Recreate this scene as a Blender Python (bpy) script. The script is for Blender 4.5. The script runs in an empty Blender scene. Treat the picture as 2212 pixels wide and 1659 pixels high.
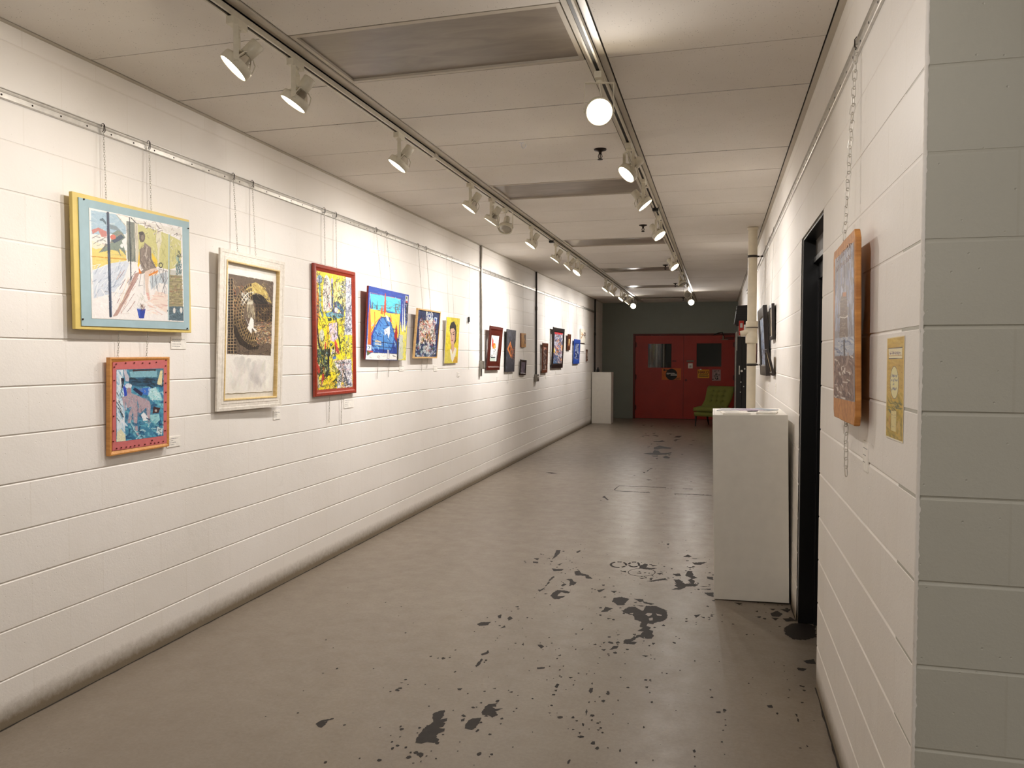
import bpy, bmesh, math, random
import numpy as np
from mathutils import Vector, Matrix
R_ = math.radians
scene = bpy.context.scene
COL = scene.collection
XL, XR, ZC = -2.853, 0.464, 2.923       # corridor side walls and ceiling height, metres
YF = 20.05                              # far wall
YK = 2.055                              # the near end of the right wall
CH = 0.2032                             # block course height

def lin(c, a=1.0):
    o = []
    for v in c[:3]:
        v = v / 255.0
        o.append(v / 12.92 if v <= 0.04045 else ((v + 0.055) / 1.055) ** 2.4)
    return (o[0], o[1], o[2], a)

# ---------------------------------------------------------------- materials
def newmat(name):
    m = bpy.data.materials.new(name); m.use_nodes = True
    nt = m.node_tree; nt.nodes.clear()
    out = nt.nodes.new('ShaderNodeOutputMaterial'); b = nt.nodes.new('ShaderNodeBsdfPrincipled')
    nt.links.new(b.outputs[0], out.inputs[0])
    return m, nt, b

def texco(nt, kind='Object'):
    return nt.nodes.new('ShaderNodeTexCoord').outputs[kind]

def noise(nt, vec, scale, detail=4, rough=0.55, dist=0.0):
    n = nt.nodes.new('ShaderNodeTexNoise'); n.inputs['Scale'].default_value = scale
    n.inputs['Detail'].default_value = detail; n.inputs['Roughness'].default_value = rough
    n.inputs['Distortion'].default_value = dist
    if vec is not None: nt.links.new(vec, n.inputs['Vector'])
    return n.outputs['Fac']

def ramp(nt, fac, stops):
    r = nt.nodes.new('ShaderNodeValToRGB'); e = r.color_ramp.elements
    while len(e) < len(stops): e.new(0.5)
    for k, (p, c) in enumerate(stops):
        e[k].position = p; e[k].color = c if len(c) == 4 else (*c, 1)
    nt.links.new(fac, r.inputs[0]); return r.outputs[0]

def mixc(nt, fac, a, b, mode='MIX'):
    m = nt.nodes.new('ShaderNodeMix'); m.data_type = 'RGBA'; m.blend_type = mode
    for s, v in ((m.inputs[0], fac), (m.inputs[6], a), (m.inputs[7], b)):
        if isinstance(v, (int, float)): s.default_value = v
        elif isinstance(v, tuple): s.default_value = v
        else: nt.links.new(v, s)
    return m.outputs[2]

def mth(nt, op, a, b=None):
    m = nt.nodes.new('ShaderNodeMath'); m.operation = op
    for s, v in ((m.inputs[0], a), (m.inputs[1], b)):
        if v is None: continue
        if isinstance(v, (int, float)): s.default_value = v
        else: nt.links.new(v, s)
    return m.outputs[0]

def bump(nt, b, h, strength=0.3, dist=0.002, prev=None):
    n = nt.nodes.new('ShaderNodeBump'); n.inputs['Strength'].default_value = strength
    n.inputs['Distance'].default_value = dist
    nt.links.new(h, n.inputs['Height'])
    if prev is not None: nt.links.new(prev, n.inputs['Normal'])
    if b is not None: nt.links.new(n.outputs[0], b.inputs['Normal'])
    return n.outputs[0]

def simple(name, c, rough=0.5, metal=0.0, var=0.0, bs=0.0, scale=40.0, spec=0.5):
    m, nt, b = newmat(name)
    base = lin(c)
    b.inputs['Roughness'].default_value = rough; b.inputs['Metallic'].default_value = metal
    b.inputs['Specular IOR Level'].default_value = spec
    v = texco(nt)
    f = noise(nt, v, scale)
    k = 1 - var if var else 0.94
    col = ramp(nt, f, [(0.3, tuple(x * k for x in base[:3])), (0.7, tuple(min(1, x * (2 - k)) for x in base[:3]))])
    nt.links.new(col, b.inputs['Base Color'])
    if bs: bump(nt, b, f, bs, 0.001)
    return m

def wood(name, c1, c2, scale=18.0, axis=2, rough=0.45):
    m, nt, b = newmat(name)
    mp = nt.nodes.new('ShaderNodeMapping'); nt.links.new(texco(nt), mp.inputs[0])
    s = [scale, scale, scale]; s[axis] = scale * 0.12
    mp.inputs['Scale'].default_value = s
    f = noise(nt, mp.outputs[0], 3.0, 6, 0.65, 0.8)
    nt.links.new(ramp(nt, f, [(0.32, lin(c1)), (0.68, lin(c2))]), b.inputs['Base Color'])
    b.inputs['Roughness'].default_value = rough
    bump(nt, b, f, 0.15, 0.001)
    return m

def emis(name, c, s):
    m = bpy.data.materials.new(name); m.use_nodes = True; nt = m.node_tree; nt.nodes.clear()
    o = nt.nodes.new('ShaderNodeOutputMaterial'); e = nt.nodes.new('ShaderNodeEmission')
    e.inputs[0].default_value = lin(c); e.inputs[1].default_value = s
    nt.links.new(e.outputs[0], o.inputs[0]); return m

def block_wall(name, c, axis, phase, dark_edge=True, edgecol=(110, 95, 70)):
    """painted concrete block: vertical joints, paint stipple, pits, scuffs and a darker strip above the floor"""
    m, nt, b = newmat(name)
    v = texco(nt)
    sp = nt.nodes.new('ShaderNodeSeparateXYZ'); nt.links.new(v, sp.inputs[0])
    cb = nt.nodes.new('ShaderNodeCombineXYZ')
    nt.links.new(mth(nt, 'ADD', sp.outputs[axis], -phase + 40 * 0.4064), cb.inputs[0])
    nt.links.new(sp.outputs[2], cb.inputs[1])
    br = nt.nodes.new('ShaderNodeTexBrick'); nt.links.new(cb.outputs[0], br.inputs['Vector'])
    br.inputs['Scale'].default_value = 1.0; br.inputs['Brick Width'].default_value = 0.4064
    br.inputs['Row Height'].default_value = CH; br.inputs['Mortar Size'].default_value = 0.004
    br.inputs['Mortar Smooth'].default_value = 0.6; br.inputs['Bias'].default_value = 0
    br.inputs['Color1'].default_value = (1, 1, 1, 1); br.inputs['Color2'].default_value = (0.985, 0.98, 0.975, 1)
    br.inputs['Mortar'].default_value = (0.95, 0.94, 0.925, 1)
    base = lin(c)
    big = noise(nt, v, 0.9, 4, 0.6)
    tone = ramp(nt, big, [(0.3, tuple(x * f for x, f in zip(base[:3], (0.93, 0.925, 0.90)))), (0.7, base[:3])])
    col = mixc(nt, 1.0, tone, br.outputs['Color'], 'MULTIPLY')
    # scuffs
    sc = noise(nt, v, 3.1, 9, 0.75, 0.4)
    scm = ramp(nt, sc, [(0.62, (0, 0, 0)), (0.80, (0.30, 0.30, 0.30))])
    col = mixc(nt, scm, col, lin((176, 166, 150)))
    if dark_edge:  # wall colour grows darker towards the floor, with a noisy upper edge
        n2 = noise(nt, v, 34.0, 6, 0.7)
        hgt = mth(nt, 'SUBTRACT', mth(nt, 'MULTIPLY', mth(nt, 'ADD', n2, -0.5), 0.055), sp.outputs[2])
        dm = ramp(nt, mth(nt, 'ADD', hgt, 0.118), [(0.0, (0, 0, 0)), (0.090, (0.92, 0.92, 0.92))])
        col = mixc(nt, dm, col, lin(edgecol))
    nt.links.new(col, b.inputs['Base Color'])
    b.inputs['Roughness'].default_value = 0.52; b.inputs['Specular IOR Level'].default_value = 0.4
    vo = nt.nodes.new('ShaderNodeTexVoronoi'); vo.inputs['Scale'].default_value = 30.0
    nt.links.new(v, vo.inputs['Vector'])
    pit = ramp(nt, vo.outputs['Distance'], [(0.03, (0, 0, 0)), (0.09, (1, 1, 1))])
    p0 = bump(nt, None, br.outputs['Fac'], -0.75, 0.005)
    p1 = bump(nt, None, noise(nt, v, 120.0, 4, 0.6), 0.30, 0.0022, p0)
    p2 = bump(nt, None, noise(nt, v, 9.0, 3, 0.5), 0.35, 0.006, p1)
    bump(nt, b, pit, 0.45, 0.0030, p2)
    return m

M = {}
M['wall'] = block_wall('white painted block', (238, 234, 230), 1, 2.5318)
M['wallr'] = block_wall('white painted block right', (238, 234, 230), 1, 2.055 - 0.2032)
M['wallc'] = block_wall('grey painted block', (192, 191, 182), 0, 0.664, dark_edge=False)
M['wallg'] = block_wall('grey green painted block', (142, 150, 144), 0, 0.1, dark_edge=False)

def floor_mat():
    m, nt, b = newmat('painted concrete floor')
    v = texco(nt)
    f1 = noise(nt, v, 0.8, 5, 0.6); f2 = noise(nt, v, 7.0, 8, 0.7); f3 = noise(nt, v, 160.0, 3, 0.6)
    c = ramp(nt, f1, [(0.3, lin((126, 115, 102))), (0.7, lin((137, 127, 114)))])
    c = mixc(nt, ramp(nt, f2, [(0.35, (0, 0, 0)), (0.75, (0.35, 0.35, 0.35))]), c, lin((114, 102, 88)))
    vo = nt.nodes.new('ShaderNodeTexVoronoi'); vo.inputs['Scale'].default_value = 13.0
    nt.links.new(v, vo.inputs['Vector'])
    gate = ramp(nt, noise(nt, v, 1.7, 2), [(0.50, (0, 0, 0)), (0.58, (1, 1, 1))])
    sp = ramp(nt, vo.outputs['Distance'], [(0.035, (1, 1, 1)), (0.055, (0, 0, 0))])
    c = mixc(nt, mth(nt, 'MULTIPLY', sp, gate), c, lin((74, 62, 52)))
    c = mixc(nt, ramp(nt, noise(nt, v, 55.0, 6, 0.75), [(0.38, (0.45, 0.45, 0.45)), (0.62, (0, 0, 0))]), c, lin((108, 97, 84)))
    # long scratches
    mp = nt.nodes.new('ShaderNodeMapping'); nt.links.new(v, mp.inputs[0])
    mp.inputs['Scale'].default_value = (9.0, 0.9, 1); mp.inputs['Rotation'].default_value = (0, 0, 0.5)
    sc = noise(nt, mp.outputs[0], 3.0, 10, 0.8)
    c = mixc(nt, ramp(nt, sc, [(0.66, (0, 0, 0)), (0.74, (0.18, 0.18, 0.18))]), c, lin((118, 102, 86)))
    nt.links.new(c, b.inputs['Base Color'])
    nt.links.new(ramp(nt, f2, [(0.3, (0.27, 0.27, 0.27)), (0.7, (0.42, 0.42, 0.42))]), b.inputs['Roughness'])
    b.inputs['Specular IOR Level'].default_value = 0.5
    p = bump(nt, None, f3, 0.16, 0.001)
    bump(nt, b, f2, 0.12, 0.002, p)
    return m
M['floor'] = floor_mat()
M['chip'] = simple('bare dark concrete under the paint', (36, 30, 26), 0.62, 0, 0.25, 0.3, 25, 0.3)
M['crack'] = simple('dirt in the floor joint', (45, 38, 30), 0.8, 0, 0.3)

def ceil_mat():
    m, nt, b = newmat('mineral fibre ceiling tile')
    v = texco(nt)
    c = ramp(nt, noise(nt, v, 1.3, 4), [(0.3, lin((222, 216, 208))), (0.7, lin((232, 227, 220)))])
    vo = nt.nodes.new('ShaderNodeTexVoronoi'); vo.inputs['Scale'].default_value = 75.0
    nt.links.new(v, vo.inputs['Vector'])
    hole = ramp(nt, vo.outputs['Distance'], [(0.10, (1, 1, 1)), (0.17, (0, 0, 0))])
    gate = ramp(nt, noise(nt, v, 28.0, 2), [(0.46, (0, 0, 0)), (0.58, (1, 1, 1))])
    hm = mth(nt, 'MULTIPLY', hole, gate)
    c = mixc(nt, mth(nt, 'MULTIPLY', hm, 0.75), c, lin((92, 80, 70)))
    nt.links.new(c, b.inputs['Base Color']); b.inputs['Roughness'].default_value = 0.9
    p = bump(nt, None, hm, -0.6, 0.002)
    bump(nt, b, noise(nt, v, 90.0, 5, 0.7), 0.25, 0.002, p)
    return m
M['tile'] = ceil_mat()
M['gap'] = simple('dark gap', (20, 16, 14), 0.9)
M['tbar'] = simple('painted ceiling grid', (196, 188, 174), 0.45, 0, 0.05, 0, 6)
M['track'] = simple('off white track enamel', (205, 198, 182), 0.35)
M['lampw'] = simple('cream lamp enamel', (214, 208, 190), 0.38)
M['trackslot'] = simple('track slot', (22, 18, 15), 0.6)
M['alu'] = simple('brushed aluminium', (214, 211, 205), 0.33, 0.85, 0.10, 0.05, 30)
M['zinc'] = simple('zinc plated steel', (206, 202, 194), 0.38, 0.75, 0.12, 0.1, 60)
M['galv'] = simple('galvanised conduit', (150, 146, 138), 0.36, 0.9, 0.15, 0.05, 20)
M['darkcond'] = simple('dark conduit', (52, 47, 42), 0.5, 0.3)
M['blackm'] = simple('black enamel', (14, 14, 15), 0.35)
M['blackw'] = simple('black painted wood', (22, 20, 19), 0.4, 0, 0.1)
M['bronze'] = simple('dark bronze', (40, 30, 24), 0.4, 0.7)
M['chrome'] = simple('lamp reflector glass', (225, 222, 212), 0.12, 1.0)
M['lens_on'] = emis('lit halogen lens', (255, 238, 208), 28.0)
M['lens_off'] = simple('unlit lamp lens', (190, 186, 176), 0.15, 0.6)
M['white'] = simple('white paint', (232, 229, 221), 0.45, 0, 0.03, 0.05, 12)
M['paper'] = simple('white paper', (236, 232, 224), 0.7)
M['ink'] = simple('grey print', (110, 108, 112), 0.7)
M['inkblack'] = simple('black print', (28, 26, 26), 0.6)
M['pipe'] = simple('cream pipe paint', (226, 217, 196), 0.40, 0, 0.05, 0.08, 14)
M['strap'] = simple('dark strap', (44, 36, 30), 0.5)
M['red_door'] = simple('red door enamel', (164, 38, 23), 0.42, 0, 0.10, 0.06, 3)
M['red_dark'] = simple('dark red frame', (96, 18, 12), 0.5, 0, 0.1)
M['redbox'] = simple('fire alarm red', (205, 38, 20), 0.35)
M['green_fab'] = simple('green wool upholstery', (112, 116, 52), 0.9, 0, 0.16, 0.35, 220)
M['green_btn'] = simple('dark green button', (60, 62, 26), 0.8)
M['dwood'] = simple('dark walnut', (36, 22, 18), 0.4, 0, 0.2)
M['brass'] = simple('worn steel', (120, 112, 100), 0.4, 0.8)
M['hook_pl'] = simple('white plastic', (225, 225, 228), 0.4)
M['room_dark'] = simple('dark room paint', (62, 66, 66), 0.8)
M['diff'] = None
def diffuser():
    m, nt, b = newmat('dusty light diffuser')
    v = texco(nt)
    mp = nt.nodes.new('ShaderNodeMapping'); nt.links.new(v, mp.inputs[0]); mp.inputs['Scale'].default_value = (1.2, 4, 1)
    f = noise(nt, mp.outputs[0], 2.5, 5, 0.55, 1.2)
    nt.links.new(ramp(nt, f, [(0.25, lin((126, 117, 106))), (0.75, lin((156, 146, 134)))]), b.inputs['Base Color'])
    b.inputs['Roughness'].default_value = 0.32
    return m
M['diff'] = diffuser()
def glass_mat():
    m, nt, b = newmat('window glass')
    b.inputs['Base Color'].default_value = (0.92, 0.95, 0.95, 1); b.inputs['Roughness'].default_value = 0.02
    b.inputs['Transmission Weight'].default_value = 1.0; b.inputs['IOR'].default_value = 1.45
    f = noise(nt, texco(nt), 3.0, 3); nt.links.new(ramp(nt, f, [(0, (0.01,)*3), (1, (0.05,)*3)]), b.inputs['Roughness'])
    return m
M['glass'] = glass_mat()
M['yellow_fr'] = simple('yellow painted board', (216, 192, 108), 0.5, 0, 0.06, 0.08, 14)
M['yellow_side'] = simple('aged yellow edge', (190, 150, 66), 0.55, 0, 0.1)
M['oak'] = wood('oak frame', (186, 124, 58), (214, 154, 84), 16)
M['pine'] = wood('light pine', (206, 164, 104), (228, 190, 132), 20)
M['redframe'] = wood('red stained frame', (128, 36, 18), (160, 52, 26), 16, 2, 0.3)
M['maroon'] = wood('maroon edge', (112, 24, 20), (140, 36, 30), 16)
M['whitewash'] = wood('whitewashed frame', (212, 204, 192), (236, 230, 220), 14, 2, 0.6)
M['goldfr'] = wood('gold fillet', (206, 176, 112), (232, 208, 156), 20)
M['mahog'] = wood('mahogany frame', (62, 18, 12), (92, 32, 20), 14, 2, 0.25)
M['blackfr'] = wood('black frame', (20, 14, 12), (36, 24, 20), 14, 2, 0.3)
M['brownfr'] = wood('brown frame', (74, 36, 20), (110, 60, 34), 14, 2, 0.3)
M['bluefr'] = wood('blue painted frame', (26, 62, 150), (44, 86, 180), 14, 2, 0.4)
M['plank'] = wood('bark edged plank', (158, 98, 44), (206, 144, 76), 9, 2, 0.5)
M['pink'] = simple('pink mat board', (196, 104, 104), 0.7, 0, 0.06)
M['bluemat'] = simple('pale blue painted board', (156, 182, 190), 0.6, 0, 0.08, 0.1, 9)
M['greymat'] = simple('pale grey mat board', (206, 202, 192), 0.7)
M['rust'] = simple('rust tack', (92, 30, 24), 0.6)

def art_mat(gloss=0.45):
    m, nt, b = newmat('painted canvas')
    a = nt.nodes.new('ShaderNodeVertexColor'); a.layer_name = 'paint'
    v = texco(nt)
    f = noise(nt, v, 70.0, 5, 0.7, 0.6)
    c = mixc(nt, 1.0, a.outputs[0], ramp(nt, f, [(0.25, (0.90, 0.90, 0.90)), (0.65, (1, 1, 1))]), 'MULTIPLY')
    nt.links.new(c, b.inputs['Base Color']); b.inputs['Roughness'].default_value = gloss
    bump(nt, b, f, 0.18, 0.0012)
    return m
M['art'] = art_mat()

# ---------------------------------------------------------------- mesh helper
class MB:
    def __init__(s): s.v = []; s.f = []; s.m = []; s.sm = []
    def add(s, vs, fs, mi=0, mat=None, smooth=False):
        o = len(s.v)
        for p in vs:
            p = Vector(p)
            if mat is not None: p = mat @ p
            s.v.append(tuple(p))
        for f in fs: s.f.append([o + i for i in f]); s.m.append(mi); s.sm.append(smooth)
        return s
    def box(s, a, b, mi=0, mat=None):
        x0, y0, z0 = a; x1, y1, z1 = b
        if x0 > x1: x0, x1 = x1, x0
        if y0 > y1: y0, y1 = y1, y0
        if z0 > z1: z0, z1 = z1, z0
        vs = [(x0,y0,z0),(x1,y0,z0),(x1,y1,z0),(x0,y1,z0),(x0,y0,z1),(x1,y0,z1),(x1,y1,z1),(x0,y1,z1)]
        fs = [(0,3,2,1),(4,5,6,7),(0,1,5,4),(1,2,6,5),(2,3,7,6),(3,0,4,7)]
        return s.add(vs, fs, mi, mat)
    def cyl(s, p0, p1, r0, r1=None, n=20, mi=0, caps=True, smooth=True, mat=None):
        r1 = r0 if r1 is None else r1
        p0 = Vector(p0); p1 = Vector(p1); d = (p1 - p0).normalized()
        a = d.orthogonal().normalized(); b = d.cross(a)
        vs = []
        for p, r in ((p0, r0), (p1, r1)):
            for k in range(n):
                t = 2 * math.pi * k / n
                vs.append(p + a * math.cos(t) * r + b * math.sin(t) * r)
        s.add(vs, [(k, (k+1) % n, n+(k+1) % n, n+k) for k in range(n)], mi, mat, smooth)
        if caps:
            s.add(vs[:n], [tuple(reversed(range(n)))], mi, mat); s.add(vs[n:], [tuple(range(n))], mi, mat)
        return s
    def lathe(s, prof, n=24, mi=0, mat=None, smooth=True, closed=False):
        """prof: (radius, z) list, about local z"""
        vs = []
        for r, z in prof:
            for k in range(n):
                t = 2 * math.pi * k / n; vs.append((r*math.cos(t), r*math.sin(t), z))
        fs = []
        for j in range(len(prof)-1 if not closed else len(prof)):
            j2 = (j+1) % len(prof)
            for k in range(n): fs.append((j*n+k, j*n+(k+1) % n, j2*n+(k+1) % n, j2*n+k))
        return s.add(vs, fs, mi, mat, smooth)
    def tube(s, pts, r, n=8, mi=0, closed=False, mat=None, caps=True):
        pts = [Vector(p) for p in pts]; N = len(pts); vs = []; prev = None
        for i, p in enumerate(pts):
            if closed: d = pts[(i+1) % N] - pts[i-1]
            else: d = pts[min(i+1, N-1)] - pts[max(i-1, 0)]
            d.normalize()
            if prev is None: a = d.orthogonal().normalized()
            else: a = (prev - d * prev.dot(d)).normalized()
            prev = a; b = d.cross(a)
            for k in range(n):
                t = 2*math.pi*k/n; vs.append(p + a*math.cos(t)*r + b*math.sin(t)*r)
        fs = []
        for i in range(N if closed else N-1):
            j = (i+1) % N
            for k in range(n): fs.append((i*n+k, i*n+(k+1) % n, j*n+(k+1) % n, j*n+k))
        s.add(vs, fs, mi, mat, True)
        if caps and not closed:
            s.add(vs[:n], [tuple(reversed(range(n)))], mi, mat); s.add(vs[-n:], [tuple(range(n))], mi, mat)
        return s
    def prism(s, poly, z0, z1, mi=0, mat=None):
        n = len(poly)
        vs = [(x, y, z0) for x, y in poly] + [(x, y, z1) for x, y in poly]
        fs = [tuple(reversed(range(n))), tuple(range(n, 2*n))] + [(k, (k+1) % n, n+(k+1) % n, n+k) for k in range(n)]
        return s.add(vs, fs, mi, mat)
    def build(s, name, mats, parent=None, loc=None, mat=None, bevel=0, sub=0, kind=None):
        me = bpy.data.meshes.new(name); me.from_pydata(s.v, [], s.f); me.update()
        if not isinstance(mats, (list, tuple)): mats = [mats]
        for m in mats: me.materials.append(m)
        me.polygons.foreach_set('material_index', s.m); me.polygons.foreach_set('use_smooth', s.sm)
        bm = bmesh.new(); bm.from_mesh(me); bmesh.ops.recalc_face_normals(bm, faces=bm.faces[:]); bm.to_mesh(me); bm.free()
        o = bpy.data.objects.new(name, me); COL.objects.link(o)
        if parent is not None: o.parent = parent
        if mat is not None: o.matrix_local = mat
        if loc is not None: o.location = loc
        if bevel:
            b = o.modifiers.new('bevel', 'BEVEL'); b.width = bevel; b.segments = 2; b.limit_method = 'ANGLE'
        if sub:
            u = o.modifiers.new('sub', 'SUBSURF'); u.levels = sub; u.render_levels = sub
        if kind: o['kind'] = kind
        return o

def tag(o, label=None, cat=None, group=None, kind=None):
    if label: o['label'] = label
    if cat: o['category'] = cat
    if group: o['group'] = group
    if kind: o['kind'] = kind
    return o

def thing(name, label, cat, loc=(0, 0, 0), group=None, mat=None):
    o = bpy.data.objects.new(name, None); COL.objects.link(o); o.empty_display_size = 0.1
    if mat is not None: o.matrix_world = mat
    else: o.location = loc
    return tag(o, label, cat, group)

# ================================================================= THE ROOM
rnd = random.Random(5)
def course_wall(name, mat, x, y0, y1, ztop, side, zbot=0.0, thick=0.2, kind='structure', parent=None, along='y'):
    """a block wall: horizontal joints are real tooled grooves; side=+1 faces +axis, -1 faces -axis"""
    prof = []
    g = 0.0064; d = 0.0068
    prof.append((0, zbot))
    n = int(math.ceil(zbot / CH + 1e-6))
    z = n * CH
    while z < ztop - 0.02:
        if z > zbot + 0.02:
            d = (0.0068 if z < 1.7 else (0.0028 if round(z/CH) % 2 else 0.0018)) * (1.0 if x == XL else 0.5)
            prof += [(0, z - g*1.1), (-d*0.35, z - g*0.75), (-d, z - g*0.1), (-d*0.95, z + g*0.45), (0, z + g*0.62)]
        z += CH
    prof.append((0, ztop))
    m = MB(); vs = []
    L = max(1, int(abs(y1 - y0) / 0.25))
    r2 = random.Random(hash(name) % 99)
    ys = [y0 + (y1 - y0) * k / L for k in range(L + 1)]
    for yy in ys:
        for k, (dx, zz) in enumerate(prof):
            j = 0 if k in (0, len(prof)-1) else (r2.random() - 0.5) * 0.0016
            p = (x + side * dx, yy, zz + j)
            vs.append(p if along == 'y' else (yy, x + side * dx, zz + j))
    P = len(prof)
    fs = [(i*P+k, i*P+k+1, (i+1)*P+k+1, (i+1)*P+k) for i in range(L) for k in range(P-1)]
    m.add(vs, fs)
    # body behind the face
    a, b = (x - side*0.006, x - side*thick)
    o = len(m.v)
    if along == 'y': m.box((a, y0 + (0.012 if y0 == YK else 0), zbot), (b, y1, ztop))
    else: m.box((y0, a, zbot), (y1, b, ztop))
    ob = m.build(name, mat, parent, kind=kind)
    return ob

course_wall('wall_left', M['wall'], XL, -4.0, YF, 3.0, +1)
DY0, DY1, DZ = 3.89, 4.86, 11 * CH        # the black doorway in the right wall
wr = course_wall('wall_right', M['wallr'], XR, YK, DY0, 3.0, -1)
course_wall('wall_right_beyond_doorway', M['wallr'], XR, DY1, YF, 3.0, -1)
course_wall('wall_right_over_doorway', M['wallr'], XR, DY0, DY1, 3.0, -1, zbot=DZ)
wc = course_wall('wall_near_right', M['wallc'], YK, XR + 0.001, 4.0, 3.0, -1, along='x')
def slab(name, a, b, mat, parent=None):
    return MB().box(a, b).build(name, mat, parent, kind='structure')
slab('wall_side_right', (4.0, -4.0, 0), (4.15, YK, 3.0), M['wallc'])
slab('wall_back', (XL - 0.2, -4.15, 0), (4.15, -4.0, 3.0), M['wallc'])

# worn, lumpy arris where the two right walls meet
m = MB(); NZ = 420; vs = []
for k in range(NZ + 1):
    z = 3.0 * k / NZ
    wear = 0.35 + (0.5 if z < 0.75 else 0.2) * rnd.random() + (0.5 if rnd.random() < 0.05 else 0)
    a = 0.005 + 0.004 * rnd.random(); e = 0.006 * wear
    vs += [(XR - 0.0003, YK + 0.008 + 0.008*rnd.random()*wear, z), (XR - 0.0008 - 0.0012*rnd.random(), YK + e, z),
           (XR + e*0.3, YK - 0.0014 + e*0.2, z), (XR + 0.006 + 0.008*rnd.random()*wear*(1 if rnd.random() < .3 else .3), YK - 0.0004, z)]
fs = [(4*k+j, 4*k+j+1, 4*k+5+j, 4*k+4+j) for k in range(NZ) for j in range(3)]
m.add(vs, fs, 0, None, True); m.build('trim_1', M['wallr'], None, kind='structure')

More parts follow.
